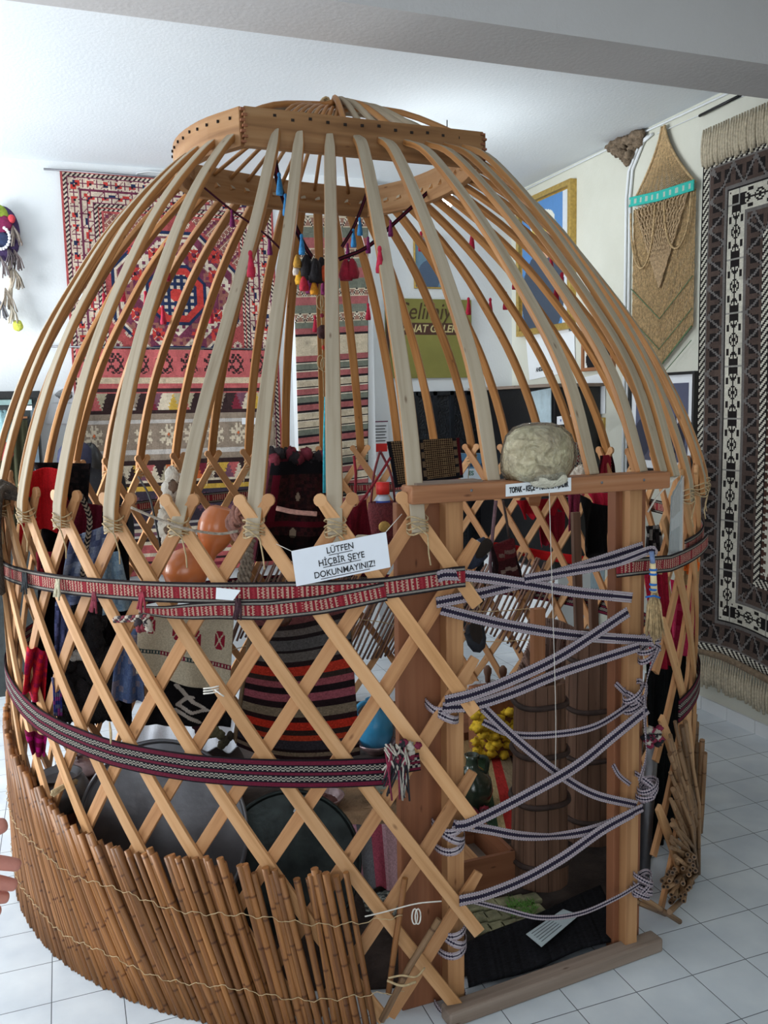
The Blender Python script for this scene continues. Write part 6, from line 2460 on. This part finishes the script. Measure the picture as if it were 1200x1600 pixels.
# yellow wool heap and white wool
o_ = on_floor(776, 1190)
o_[1] = min(o_[1], 4.25)
t = thing('yellow_wool_heap', tuple(o_), 'heap of bright yellow wool clumps behind the front barrel', 'wool')
mb = MB()
c = PY(776, 1150, 3.75)
for i in range(170):
    x, y = rnd.uniform(742, 818), rnd.uniform(1112, 1182)
    mb.blob(PY(x, y + 0, 3.55 + rnd.uniform(-.05, .05)), (.026, .022, .02), wob=.3, n=8, m=6)
tag(mb.build('clumps', plain('yellow wool', (222, 184, 44), .9, var=.25, scale=60, bump=.5), t), kind='stuff')
MB().box((c[0] - .04, 3.62, .18), (.28, .18, .32)).build('basket', M['board'], t, bevel=.01)
t = thing('white_fleece', tuple(PY(765, 1090, 3.9)), 'pile of grey white fleece behind the yellow wool', 'wool')
mb = MB()
for i in range(70):
    mb.blob(PY(rnd.uniform(728, 815), rnd.uniform(1068, 1108), 3.80 + rnd.uniform(-.05, .05)), (.04, .03, .022), wob=.3, n=8, m=6)
tag(mb.build('fleece', plain('grey white fleece', (186, 186, 190), .95, var=.2, scale=40, bump=.8), t), kind='stuff')
c = PY(770, 1110, 4.0)
MB().box((c[0] - .06, 3.92, c[2] / 2), (.42, .25, c[2] - .02)).build('stand', M['board'], t)
for (x, y) in ((762, 1052), (786, 1052)):
    o = MB().lathe(PY(x, y + 14, 3.7), [(.012, 0), (.014, .03), (.02, .05), (.02, .07), (.008, .085), (0, .086)], 12).build('spindle', M['churn'])
    tag(o, 'dark turned spindle end standing ' + ('left' if x < 770 else 'right') + ' above the white fleece', 'spindle')

# stave churns
def churn(cx_, cy_, h, r0, r1, label, nst=15, paddle=None):
    t = thing('churn', (cx_, cy_, G), label, 'churn')
    mb = MB()
    for k in range(nst):
        a0, a1 = 2 * math.pi * k / nst + .012, 2 * math.pi * (k + 1) / nst - .012
        vs, uv = [], []
        for z, r in ((0, r0), (h, r1)):
            for a, rr in ((a0, r), (a1, r), (a1, r - .016), (a0, r - .016)):
                vs.append((cx_ + rr * math.cos(a), cy_ + rr * math.sin(a), G + z))
        fs = [(0, 1, 5, 4), (1, 2, 6, 5), (2, 3, 7, 6), (3, 0, 4, 7), (3, 2, 1, 0), (4, 5, 6, 7)]
        o_u = k * .37
        uvs = [[((h if j > 3 else 0) + o_u, (j % 4) * .04 + o_u) for j in f] for f in fs]
        mb.add(vs, fs, uvs)
    mb.build('staves', M['churn'], t)
    for f in (.12, .42, .66, .90):
        r = r0 + (r1 - r0) * f
        p_ = [(cx_ + (r + .004) * math.cos(a), cy_ + (r + .004) * math.sin(a), G + h * f + .004 * math.sin(3 * a)) for a in np.linspace(0, 2 * math.pi, 40)]
        MB().tube(p_, .010, 7, caps=False).build('hoop', plain('dark hoop', (56, 40, 34), .8, var=.4, scale=30) if 'dark hoop' not in bpy.data.materials else bpy.data.materials['dark hoop'], t)
    MB().lathe((cx_, cy_, G), [(0, .05), (r0 - .018, .05)], 20).build('bottom', M['dark'], t)
    if paddle:
        MB().box((cx_ + paddle, cy_, G + h + .02), (.045, .03, .48)).build('paddle', M['lintel'], t)
    return t


Y1, Y2 = 2.56, 2.76
q1_, q2_ = PY(843, 1240, Y1), PY(922, 1200, Y2)
h1_, h2_ = PY(843, 1062, Y1)[2] - G, PY(922, 992, Y2)[2] - G
churn(q1_[0], Y1, h1_, .104, .088, 'dark stave churn with wooden hoops, the front one in the doorway', 14)
MB().box((PY(840, 1000, Y1)[0], Y1, h1_ + .09), (.045, .028, .36)).build('churn_paddle', M['lintel'])
tag(bpy.data.objects['churn_paddle'], 'flat wooden paddle handle standing up out of the front churn', 'paddle')
churn(q2_[0], Y2, h2_, .112, .094, 'taller dark stave churn standing behind the front one at right', 14)
for (x, y0_, y1_) in ((899, 800, 1000), (926, 930, 1080)):
    q0, q1 = PY(x, y0_, 2.78), PY(x + 6, y1_, 2.74)
    o = MB().sweep([q0, (q0 + q1) / 2, q1], (0, -1, 0), .034, .02).build('churn_dasher', M['churn'], bevel=.003)
    tag(o, 'dark wooden churn dasher pole, ' + ('the taller, left of the black hide' if x < 910 else 'the shorter, right beneath the black hide'), 'pole')
# whisk like bundles of twigs
for i, (x0, x1, ya, yb, xb, ybb, lab) in enumerate(((803, 832, 1062, 990, 838, 1075, 'fan of bound twigs left of the churn paddle'), (846, 905, 965, 985, 862, 1075, 'fan of bound twigs right of the churn paddle'))):
    t = thing('twig_brush', tuple(PY(xb, ybb, 2.84)), lab, 'brush')
    for k in range(20):
        f = k / 19
        tip = PY(x0 + (x1 - x0) * f, ya + (yb - ya) * (f if i == 0 else f * f), 2.93 + .02 * math.sin(k))
        bs = PY(xb + (f - .5) * 14, ybb, 2.93)
        MB().tube([bs, (bs + tip) / 2 + np.array([(f - .5) * .02, 0, .005]), tip], [.005, .0065, .0055], 6).build('twig', M['reed_pink'], t)

# box, stones, grass, black rug and card in the doorway
c = on_floor(752, 1385)
t = thing('wooden_tray_box', tuple(c), 'open brown wooden box just inside the doorway', 'box')
bx, by = c[0] - .01, c[1] + .12
for (dx, dy, sx, sy) in ((-.12, 0, .014, .30), (.12, 0, .014, .30), (0, -.15, .25, .014), (0, .15, .25, .014)):
    MB().box((bx + dx, by + dy, .075), (sx, sy, .13)).build('side', M['board'], t)
MB().box((bx, by, .02), (.25, .30, .012)).build('base', M['old'], t)
MB().box((bx - .02, by + .02, .05), (.12, .16, .05)).build('block', M['post'], t)
mb = MB()
k = 0
for i in range(5):
    for j in range(3):
        q_ = PZ(742 + i * 22 + j * 6, 1418 + j * 18 - i * 3, .02)
        st_ = MB().box((q_[0], q_[1], .022), (.062, .05, .018))
        ob = st_.build('paving_stone', M['stone'], None, bevel=.005)
        ob.rotation_euler.z = 0
        tag(ob, 'mossy grey green stone slab set before the front churn', 'stone', 'mossy slabs inside the doorway')
mb = MB()
for i in range(160):
    q_ = PZ(rnd.uniform(795, 836), rnd.uniform(1412, 1436), .02)
    a = rnd.uniform(0, 6)
    mb.tube([q_, q_ + np.array([.006 * math.cos(a), .006 * math.sin(a), .015]), q_ + np.array([.018 * math.cos(a), .018 * math.sin(a), .024])], [.0018, .0015, .0005], 4)
tag(mb.build('grass', M['grass']), 'small tuft of bright green grass at the foot of the front churn', 'grass', kind='stuff')
q = [PZ(x, y, .03) for x, y in ((722, 1478), (965, 1395), (1010, 1475), (735, 1585))]
q[3] = np.array([1.0, 2.09, .03])
q[2] = np.array([1.56, 2.125, .03])
q[0] = PZ(722, 1482, .03)
q[1] = PZ(938, 1388, .04)
o = cloth('black_rug', *q, solid_pat((22, 22, 26), .5), M['cloth'], None, 60, 40, fold=.006, nf=1.5, n=(0, 0, 1), thick=.012)
tag(o, 'thick black felt rug lying just behind the threshold beam', 'rug')
q = [PZ(x, y, .062) for x, y in ((822, 1460), (880, 1421), (905, 1430), (846, 1480))]
t = thing('printed_card', tuple(q[0]), 'white printed card lying on the black rug', 'card')
MB().quadbox(*q, (0, 0, 1), .0015).build('card', plain('grey white card', (178, 192, 196), .5), t)
for k in range(5):
    a_, b_ = q[0] * (1 - .16 * (k + 1)) + q[3] * .16 * (k + 1), q[1] * (1 - .16 * (k + 1)) + q[2] * .16 * (k + 1)
    p0_, p1_ = a_ * .92 + b_ * .08 + np.array([0, 0, .002]), a_ * .4 + b_ * .6 + np.array([0, 0, .002])
    MB().sweep([p0_, (p0_ + p1_) / 2, p1_], (0, 0, 1), .0025, .0004).build('printed_line', col_mat((90, 96, 104)), t)

# ------------------------------------------------------------------ things hung in the doorway view
t = thing('woven_bag', tuple(PY(772, 786, 2.5)), 'small dark red woven bag on long straps hanging under the lintel', 'bag')
def pat_bag(U, V):
    img = np.zeros(U.shape + (3,)) + lin((58, 22, 24))
    img[V < .45] = lin((86, 26, 30))
    saw = np.abs(((U * 3) % 1) - .5) * 2
    img[(np.abs(V - .25 - saw * .08) < .05) & (U > .2) & (U < .8)] = lin((112, 86, 78))
    img[(np.abs(V - .68 - saw * .08) < .05) & (U > .25) & (U < .85)] = lin((120, 100, 90))
    img[(U < .05) | (U > .95)] = lin((30, 16, 18))
    return img * (1 + .12 * rng.normal(size=U.shape))[..., None].clip(.6, 1.3)


q = [PY(x, y, 2.5) for x, y in ((769, 852), (799, 840), (814, 900), (768, 912))]
cloth('pouch', *q, pat_bag, M['cloth'], t, 50, 50, fold=.004, n=(0, -1, 0), thick=.02)
MB().tube([PY(775, 782, 2.5), PY(770, 830, 2.5), PY(766, 880, 2.5), PY(768, 908, 2.5)], .006, 6).build('strap', col_mat((112, 84, 90)), t)
MB().tube([PY(786, 782, 2.5), PY(792, 815, 2.5), PY(795, 840, 2.5)], .004, 6).build('strap', col_mat((64, 48, 44)), t)


def slipper(tip, heel, Y, label, c=(28, 32, 44), band=None):
    a, b = PY(*tip, Y), PY(*heel, Y)
    t = thing('slipper', tuple((a + b) / 2), label, 'slipper')
    d = b - a
    Ln = np.linalg.norm(d)
    d /= Ln
    s_ = np.cross(d, (0, -1, 0))
    s_ /= np.linalg.norm(s_)
    ax = np.array([s_, (0, -1, 0), d])
    MB().lathe(a, [(0, 0), (.022, .012), (.034, .04), (.036, .08), (.030, Ln * .6), (.030, Ln * .85), (.02, Ln), (0, Ln)], 20, ax=ax, sq=(1, .45)).build('upper', col_mat(c, .6), t)
    MB().lathe(a + np.array([0, -.014, 0]) + d * Ln * .62, [(0, -.03), (.018, -.01), (.022, .02), (.016, .045), (0, .05)], 16, ax=ax, sq=(1, .3)).build('opening', M['dark'], t)
    if band:
        MB().lathe(a, [(.0315, Ln * .62), (.0325, Ln * .72), (.031, Ln * .80)], 20, ax=ax, sq=(1.02, .5)).build('band', col_mat(band), t)
    return t


slipper((726, 888), (762, 845), 2.42, 'dark blue slipper with a striped white cuff beside the woven bag', (30, 40, 62), (190, 190, 190))
slipper((750, 1020), (738, 975), 2.42, 'small black slipper hanging below the crossed tapes', (22, 26, 36))
MB().tube(spline([PY(732, 895, 2.3), PY(742, 925, 2.3), PY(750, 950, 2.3)], 10), .003, 5).build('twine_loop', M['twine'])
tag(bpy.data.objects['twine_loop'], 'pale twine loop dangling between the two slippers', 'string')
hang('red_cloth', [(806, 782), (880, 778), (884, 800), (815, 806)], 4.0, solid_pat((176, 28, 44)), 'frayed red cloth hanging right behind the lintel sign', 'cloth', fold=.02, nf=3, ragged=.02)
hang('red_cloth', [(836, 800), (882, 800), (878, 848), (842, 850)], 4.1, solid_pat((150, 30, 48)), 'red cloth hanging lower, right of the red strap end', 'cloth', fold=.02, nf=3, ragged=.02)
o = MB().quadbox(*[PY(x, y, 3.9) for x, y in ((826, 777), (846, 775), (842, 791), (827, 790))], (0, -1, 0), .003).build('card_tag', M['lintel'])
tag(o, 'little brown card tag on the red cloth behind the lintel sign', 'tag')
def pat_burg(U, V):
    return solid_pat((124, 44, 66), .3)(U, V)


hang('burgundy_scarf', [(888, 772), (906, 772), (904, 828), (886, 830)], 2.9, pat_burg, 'dusty burgundy scarf hanging left of the black hide', 'scarf', nu=20, nv=40, fold=.01, nf=2)
t = thing('black_hide', tuple(PY(925, 790, 3.0)), 'black hairy hide hanging under the lintel by the right post', 'hide')
cloth('hide', *[PY(x, y, 3.0) for x, y in ((905, 772), (950, 790), (950, 872), (908, 850))], solid_pat((16, 14, 15), .4), M['cloth'], t, 40, 40, fold=.03, nf=1.5, n=(0, -1, 0), sag=.04)
hang('red_cloth', [(918, 770), (950, 770), (950, 800), (926, 792)], 3.05, solid_pat((190, 40, 66)), 'rose red cloth peeping above the black hide', 'cloth', fold=.015, nf=2)
o = strap('red_strap', [PY(735, 850, 4.35), PY(800, 858, 4.45), PY(850, 868, 4.4), PY(935, 880, 4.1)], (0, -1, 0), .055, lambda S, T: pick((S * 0).astype(int), [(186, 26, 28)]), M['cloth'], None, cell=.03, nw=4)
tag(o, 'flat bright red strap stretched across the far lattice', 'strap')

# fluffy things standing behind the lintel at the right
def pat_zz(U, V):
    s = (((U * 8 + np.abs(((V * 9) % 1) - .5)) % 1) < .4).astype(int) * (1 + ((V * 5).astype(int) % 2))
    return pick(s, [(190, 186, 170), (140, 30, 40), (40, 36, 60)])


hang('zigzag_cloth', [(893, 690), (918, 694), (912, 740), (890, 742)], 3.7, pat_zz, 'pale cloth with red and blue zigzags right of the felt roll', 'cloth', nu=24, nv=40, fold=.006)
mb = MB()
for (x, y, r) in ((908, 735, .02), (902, 741, .02), (915, 741, .018)):
    mb.blob(PY(x, y, 3.5), (r * 1.6, r, r * 1.2), wob=.3)
tag(mb.build('fleece_scrap', M['fur']), 'scrap of cream fleece showing just above the lintel, right of the felt roll', 'wool')
hang('red_hood', [(938, 712), (956, 710), (960, 740), (932, 742)], 3.5, lambda U, V: np.where((np.abs(U - .5) > .3)[..., None], np.array(L(40, 14, 22)), np.array(L(150, 40, 56))), 'dark edged red cloth tip standing above the lintel', 'cloth', nu=20, nv=20, fold=.01)

# ------------------------------------------------------------------ right side: plastic strip, broom, bright cloths
t = thing('plastic_sleeve', tuple(PY(1062, 765, 2.2)), 'narrow grey picture strip in a clear plastic sleeve tied to the right lattice', 'sleeve')
q = [PY(x, y, YY) for x, y, YY in ((1048, 775, 2.14), (1066, 742, 2.16), (1064, 865, 2.18), (1043, 868, 2.16))]
def pat_sl(U, V):
    img = np.zeros(U.shape + (3,)) + lin((150, 156, 154))
    img[(V > .05) & (V < .42) & (np.abs(U - .5) < .33)] = lin((112, 108, 100))
    img[(V > .62) & (V < .97) & (np.abs(U - .5) < .36)] = lin((74, 92, 96))
    return img


cloth('strip', *q, pat_sl, M['print'], t, 20, 60, fold=.003, n=(0, -1, 0), thick=.002)
q2 = [p_ + np.array([.0, -.008, 0]) for p_ in q]
MB().quadbox(*q2, (0, -1, 0), .001).build('sleeve', flat_film, t)
MB().tube(spline([PY(1012, 800, 2.12), PY(1030, 772, 2.12), PY(1060, 742, 2.13)], 8), .003, 5).build('tie', M['string'], t)
t = thing('grass_broom', tuple(PY(1020, 880, 2.0)), 'small straw hand broom with blue bindings hanging on the right of the doorway', 'broom')
h0, h1 = PY(1020, 880, 2.0), PY(1022, 925, 2.0)
MB().tube([h0, (h0 + h1) / 2, h1], [.008, .009, .010], 12).build('handle', plain('pale straw handle', (226, 206, 160), .7), t)
for y in (890, 897, 913, 921):
    c = PY(1020.5, y, 2.0)
    MB().lathe(c, [(.0102, -.003), (.0115, 0), (.0102, .003)], 14).build('binding', col_mat((40, 110, 190)), t)
MB().tube([PY(1018, 862, 2.0), h0], .007, 8).build('top_binding', col_mat((120, 140, 180)), t)
for k in range(44):
    f = (k - 21.5) / 21.5
    e_ = PY(1023 + f * 15, 990 + 14 * (1 - abs(f)) + rnd.uniform(-10, 4), 2.0 + rnd.uniform(-.014, .012))
    m_ = PY(1022 + f * 10, 945, 2.0 + rnd.uniform(-.01, .01))
    MB().tube([h1 + np.array([f * .008, rnd.uniform(-.006, .006), 0]), m_, e_], [.0025, .003, .0016], 5).build('bristle', straw, t)
MB().tube([PY(1009, 933, 1.985), PY(1022, 931, 1.983), PY(1031, 934, 1.985)], .003, 6).build('binding', col_mat((40, 110, 190)), t)
hang('orange_cloth', [(1062, 842), (1094, 880), (1082, 905), (1060, 880)], 2.48, solid_pat((206, 96, 36)), 'orange felt edge sticking out from the right of the lattice', 'cloth', nu=20, nv=20, fold=.01)
hang('tan_pouch', [(1066, 880), (1092, 884), (1086, 912), (1064, 914)], 2.52, solid_pat((180, 150, 110)), 'tan cloth corner below the orange felt edge', 'cloth', nu=20, nv=20, fold=.01)
hang('pink_cloth', [(1048, 905), (1090, 915), (1084, 1012), (1040, 1030)], 2.56, pat_mix([(190, 40, 84), (176, 30, 72), (200, 60, 98)], 5, 5, .1), 'hot pink cloth bulging out at the right of the lattice', 'cloth', nu=40, nv=50, fold=.03, nf=2)
hang('crimson_cloth', [(1006, 890), (1042, 892), (1052, 1040), (1012, 1045)], 2.5, solid_pat((150, 26, 50), .25), 'crimson cloth behind the straw broom', 'cloth', fold=.02, nf=2)
hang('black_bag', [(1010, 822), (1030, 820), (1034, 860), (1008, 864)], 2.4, pat_mix([(20, 18, 20), (40, 36, 38), (130, 126, 122)], 4, 4), 'black and white patterned scrap behind the right post', 'cloth', nu=20, nv=30, fold=.01)
hang('black_garment', [(1010, 1030), (1070, 1010), (1062, 1400), (1008, 1410)], 2.62, solid_pat((20, 22, 24), .3), 'long black cloth hanging inside the right lattice', 'garment', fold=.02, nf=3)
t = thing('metal_pipe', tuple(PY(1018, 1160, 2.4)), 'grey metal pipe standing inside the right lattice', 'pipe')
MB().tube([PY(1022, 1140, 2.4), PY(1012, 1260, 2.38), np.array([PY(1004, 1400, 2.36)[0], 2.36, .02])], .022, 12).build('pipe', M['pewter'], t)

# ------------------------------------------------------------------ beaded ornament at the far left of the back wall
t = thing('wall_charm', tuple(PY(8, 420, YB - .05)), 'colourful beaded wall ornament with wool tassels and pompoms at the far left', 'wall ornament')
YO = YB - .06
MB().blob(PY(4, 365, YO), (.10, .03, .16), wob=.06, n=24, m=16).build('quilted_body', col_mat((62, 44, 84)), t)
MB().blob(PY(-6, 345, YO - .01), (.08, .035, .10), wob=.06).build('green_patch', col_mat((146, 168, 60)), t)
MB().blob(PY(2, 350, YO - .03), (.06, .02, .05), wob=.1).build('magenta_patch', col_mat((126, 30, 76)), t)
MB().blob(PY(18, 342, YO - .03), (.022, .018, .026)).build('red_pompom', col_mat((206, 66, 76)), t)
MB().blob(PY(3, 375, YO - .03), (.055, .02, .045), wob=.1).build('navy_patch', col_mat((40, 52, 84)), t)
mb = MB()
for i in range(12):
    a = i / 11 * 3.4 - 1.2
    mb.blob(PY(2 + 13 * math.cos(a), 372 + 17 * math.sin(a), YO - .045), (.010, .008, .010), n=8, m=6)
mb.build('white_beads', col_mat((232, 232, 240)), t)
for (x, y, s, c) in ((22, 362, 1.2, (140, 128, 120)), (16, 398, .9, (90, 80, 84)), (26, 402, 1.2, (104, 92, 92)), (4, 412, 1.2, (122, 110, 110)), (26, 432, 1.1, (150, 138, 122)), (12, 462, 1.4, (170, 156, 140)), (20, 488, .9, (186, 176, 158)), (0, 478, 1.2, (130, 130, 136))):
    mb = MB()
    b0 = PY(x - 4, y - 12, YO - .02)
    for k in range(14):
        e_ = PY(x + rnd.uniform(-9, 11) * s, y + 16 * s + rnd.uniform(-4, 4), YO - .02 + rnd.uniform(-.03, .02))
        mb.tube([b0, (b0 + e_) / 2 + np.array([.01, -.01, 0]), e_], .004, 5)
    mb.build('wool_tassel', col_mat(c), t)
MB().tube([PY(14, 388, YO), PY(17, 430, YO), PY(15, 480, YO)], .014, 8).build('cream_cord', col_mat((214, 200, 180)), t)
MB().blob(PY(28, 509, YO - .02), (.030, .026, .032), wob=.12).build('yellow_pompom', col_mat((214, 220, 92)), t)

# ------------------------------------------------------------------ people
def skin_body(name, verts, edges, radii, mat, parent, root_i=0, sub=2):
    me = bpy.data.meshes.new(name)
    me.from_pydata([tuple(map(float, v)) for v in verts], edges, [])
    o = bpy.data.objects.new(name, me)
    COL.objects.link(o)
    s = o.modifiers.new('skin', 'SKIN')
    s.use_smooth_shade = True
    o.data.skin_vertices.update() if hasattr(o.data.skin_vertices, 'update') else None
    sv = o.data.skin_vertices[0].data
    for i, r in enumerate(radii):
        sv[i].radius = (r, r) if np.isscalar(r) else r
        sv[i].use_root = (i == root_i)
    b = o.modifiers.new('sub', 'SUBSURF')
    b.levels = b.render_levels = sub
    dg = bpy.context.evaluated_depsgraph_get()
    m2 = bpy.data.meshes.new_from_object(o.evaluated_get(dg))
    bpy.data.objects.remove(o)
    m2.materials.clear()
    m2.materials.append(mat)
    m2.polygons.foreach_set('use_smooth', np.ones(len(m2.polygons), dtype=bool))
    o = bpy.data.objects.new(name, m2)
    COL.objects.link(o)
    attach(o, parent)
    return o


# reaching hand at the left edge: forearm, palm, four fingers and thumb
t = thing('person', tuple(PY(-60, 1370, 1.16)), 'hand of a person reaching in from the left edge beside the reed screen', 'person')
YH = 1.16
def hp(x, y, dy=0.0):
    return PY(x + 9, y + 3 + (y - 1370) * .12, YH + dy)


V_, E_, R_ = [], [], []
def chain(pts, rad, start=None):
    prev = start
    for p_, r in zip(pts, rad):
        V_.append(p_)
        R_.append(tuple(1.13 * v for v in r) if isinstance(r, tuple) else 1.13 * r)
        if prev is not None:
            E_.append((prev, len(V_) - 1))
        prev = len(V_) - 1
    return prev


k0 = chain([hp(-160, 1352), hp(-118, 1362)], [(.026, .018), (.034, .014)])
a_ = chain([hp(-230, 1342, -.02), hp(-400, 1322, -.10), hp(-700, 1290, -.25)], [(.024, .020), (.026, .024), (.034, .032)], 0)
# fingers (index on top, little finger lowest)
for (pp, rr) in (
        ([hp(-88, 1340), hp(-62, 1342), hp(-32, 1346), hp(-4, 1348), hp(25, 1352)], [.0135, .0095, .0092, .0088, .0075]),
        ([hp(-86, 1362), hp(-60, 1368), hp(-30, 1372), hp(-5, 1376), hp(19, 1380)], [.0135, .0095, .0092, .0086, .0072]),
        ([hp(-88, 1384), hp(-64, 1392), hp(-38, 1396), hp(-16, 1396), hp(6, 1396, .004)], [.013, .0092, .0088, .0082, .007]),
        ([hp(-94, 1402), hp(-72, 1412), hp(-48, 1416), hp(-28, 1416), hp(-6, 1414, .004)], [.012, .0082, .0078, .0074, .0066])):
    chain(pp, rr, 1)
chain([hp(-112, 1325, -.004), hp(-80, 1312, -.008), hp(-44, 1306, -.012), hp(-12, 1298, -.012), hp(4, 1292, -.012)], [.015, .0125, .0112, .0105, .0085], 1)
skin_body('hand', V_, E_, R_, M['skin'], t, 1)
MB().tube(spline([hp(-280, 1334, -.035), hp(-480, 1312, -.14), hp(-760, 1284, -.28)], 10), [.036, .040, .043, .046, .048, .050, .052, .054, .056, .05], 18).build('sleeve', plain('dark grey sleeve', (58, 62, 74), .9, var=.2), t)
mb = MB()
nail = plain('nail', (228, 176, 164), .3, var=.05)
for (x, y) in ((27, 1349), (21, 1377), (7, 1393)):
    mb = MB().blob(hp(x - 9, y, .0085), (.0050, .002, .0042), n=10, m=8)
    mb.build('fingernail', nail, t)

# visitor in a dark scarf behind the tent
Yp = 5.25
hd = PY(118, 722, Yp)
px_ = hd[0]
t = thing('person', (px_ + .04, Yp, 0), 'person in a navy headscarf and black coat standing behind the tent at left', 'person')
hz = hd[2]
V2 = [(px_ + .04, Yp, .88), (px_ + .04, Yp, 1.12), (px_ + .04, Yp, 1.30), (px_ + .02, Yp, 1.40), (px_ + .01, Yp, hz - .03), (px_ + .005, Yp - .01, hz + .04),
      (px_ + .20, Yp, 1.30), (px_ + .25, Yp + .01, 1.06), (px_ + .24, Yp - .05, .84), (px_ + .24, Yp - .07, .76),
      (px_ - .12, Yp, 1.30), (px_ - .17, Yp + .01, 1.06), (px_ - .16, Yp - .05, .84), (px_ - .16, Yp - .07, .76),
      (px_ + .13, Yp, .84), (px_ + .13, Yp - .01, .47), (px_ + .13, Yp + .02, .09), (px_ + .13, Yp - .1, .04),
      (px_ - .05, Yp, .84), (px_ - .05, Yp - .01, .47), (px_ - .05, Yp + .02, .09), (px_ - .05, Yp - .1, .04)]
E2 = [(0, 1), (1, 2), (2, 3), (3, 4), (4, 5), (2, 6), (6, 7), (7, 8), (8, 9), (2, 10), (10, 11), (11, 12), (12, 13), (0, 14), (14, 15), (15, 16), (16, 17), (0, 18), (18, 19), (19, 20), (20, 21)]
R2 = [(.13, .10), (.12, .09), (.13, .09), .05, .075, .085, .055, .042, .03, .03, .055, .042, .03, .03, .08, .055, .04, .035, .08, .055, .04, .035]
skin_body('body', V2, E2, R2, M['skin'], t, 0, 2)
coat = col_mat((20, 20, 26))
MB().lathe((px_ + .04, Yp, 0), [(.24, .30), (.23, .6), (.21, .85), (.19, 1.05), (.215, 1.22), (.20, 1.31), (.12, 1.38), (.06, 1.42), (.05, 1.40)], 32, sq=(1, .62), wob=.02).build('coat', coat, t)
for s in (-1, 1):
    cx_ = px_ + .04
    MB().tube(spline([(cx_ + s * .16, Yp, 1.32), (cx_ + s * .21, Yp + .01, 1.06), (cx_ + s * .20, Yp - .05, .84)], 8), [.065, .06, .056, .054, .052, .05, .048, .045], 14).build('sleeve', coat, t)
for s in (.13, -.05):
    MB().box((px_ + s, Yp - .03, .045), (.09, .25, .09)).build('shoe', M['black'], t, bevel=.02)
MB().lathe((px_ + .0, Yp, hz), [(.10, -.16), (.095, -.10), (.098, -.04), (.102, .02), (.092, .07), (.06, .108), (.0, .122)], 28, sq=(1, 1.08), wob=.02).build('headscarf', plain('navy scarf', (42, 46, 74), .7, var=.15), t)
MB().blob((px_ + .09, Yp + .02, hz - .06), (.075, .08, .16), wob=.06).build('hair', M['black'], t)
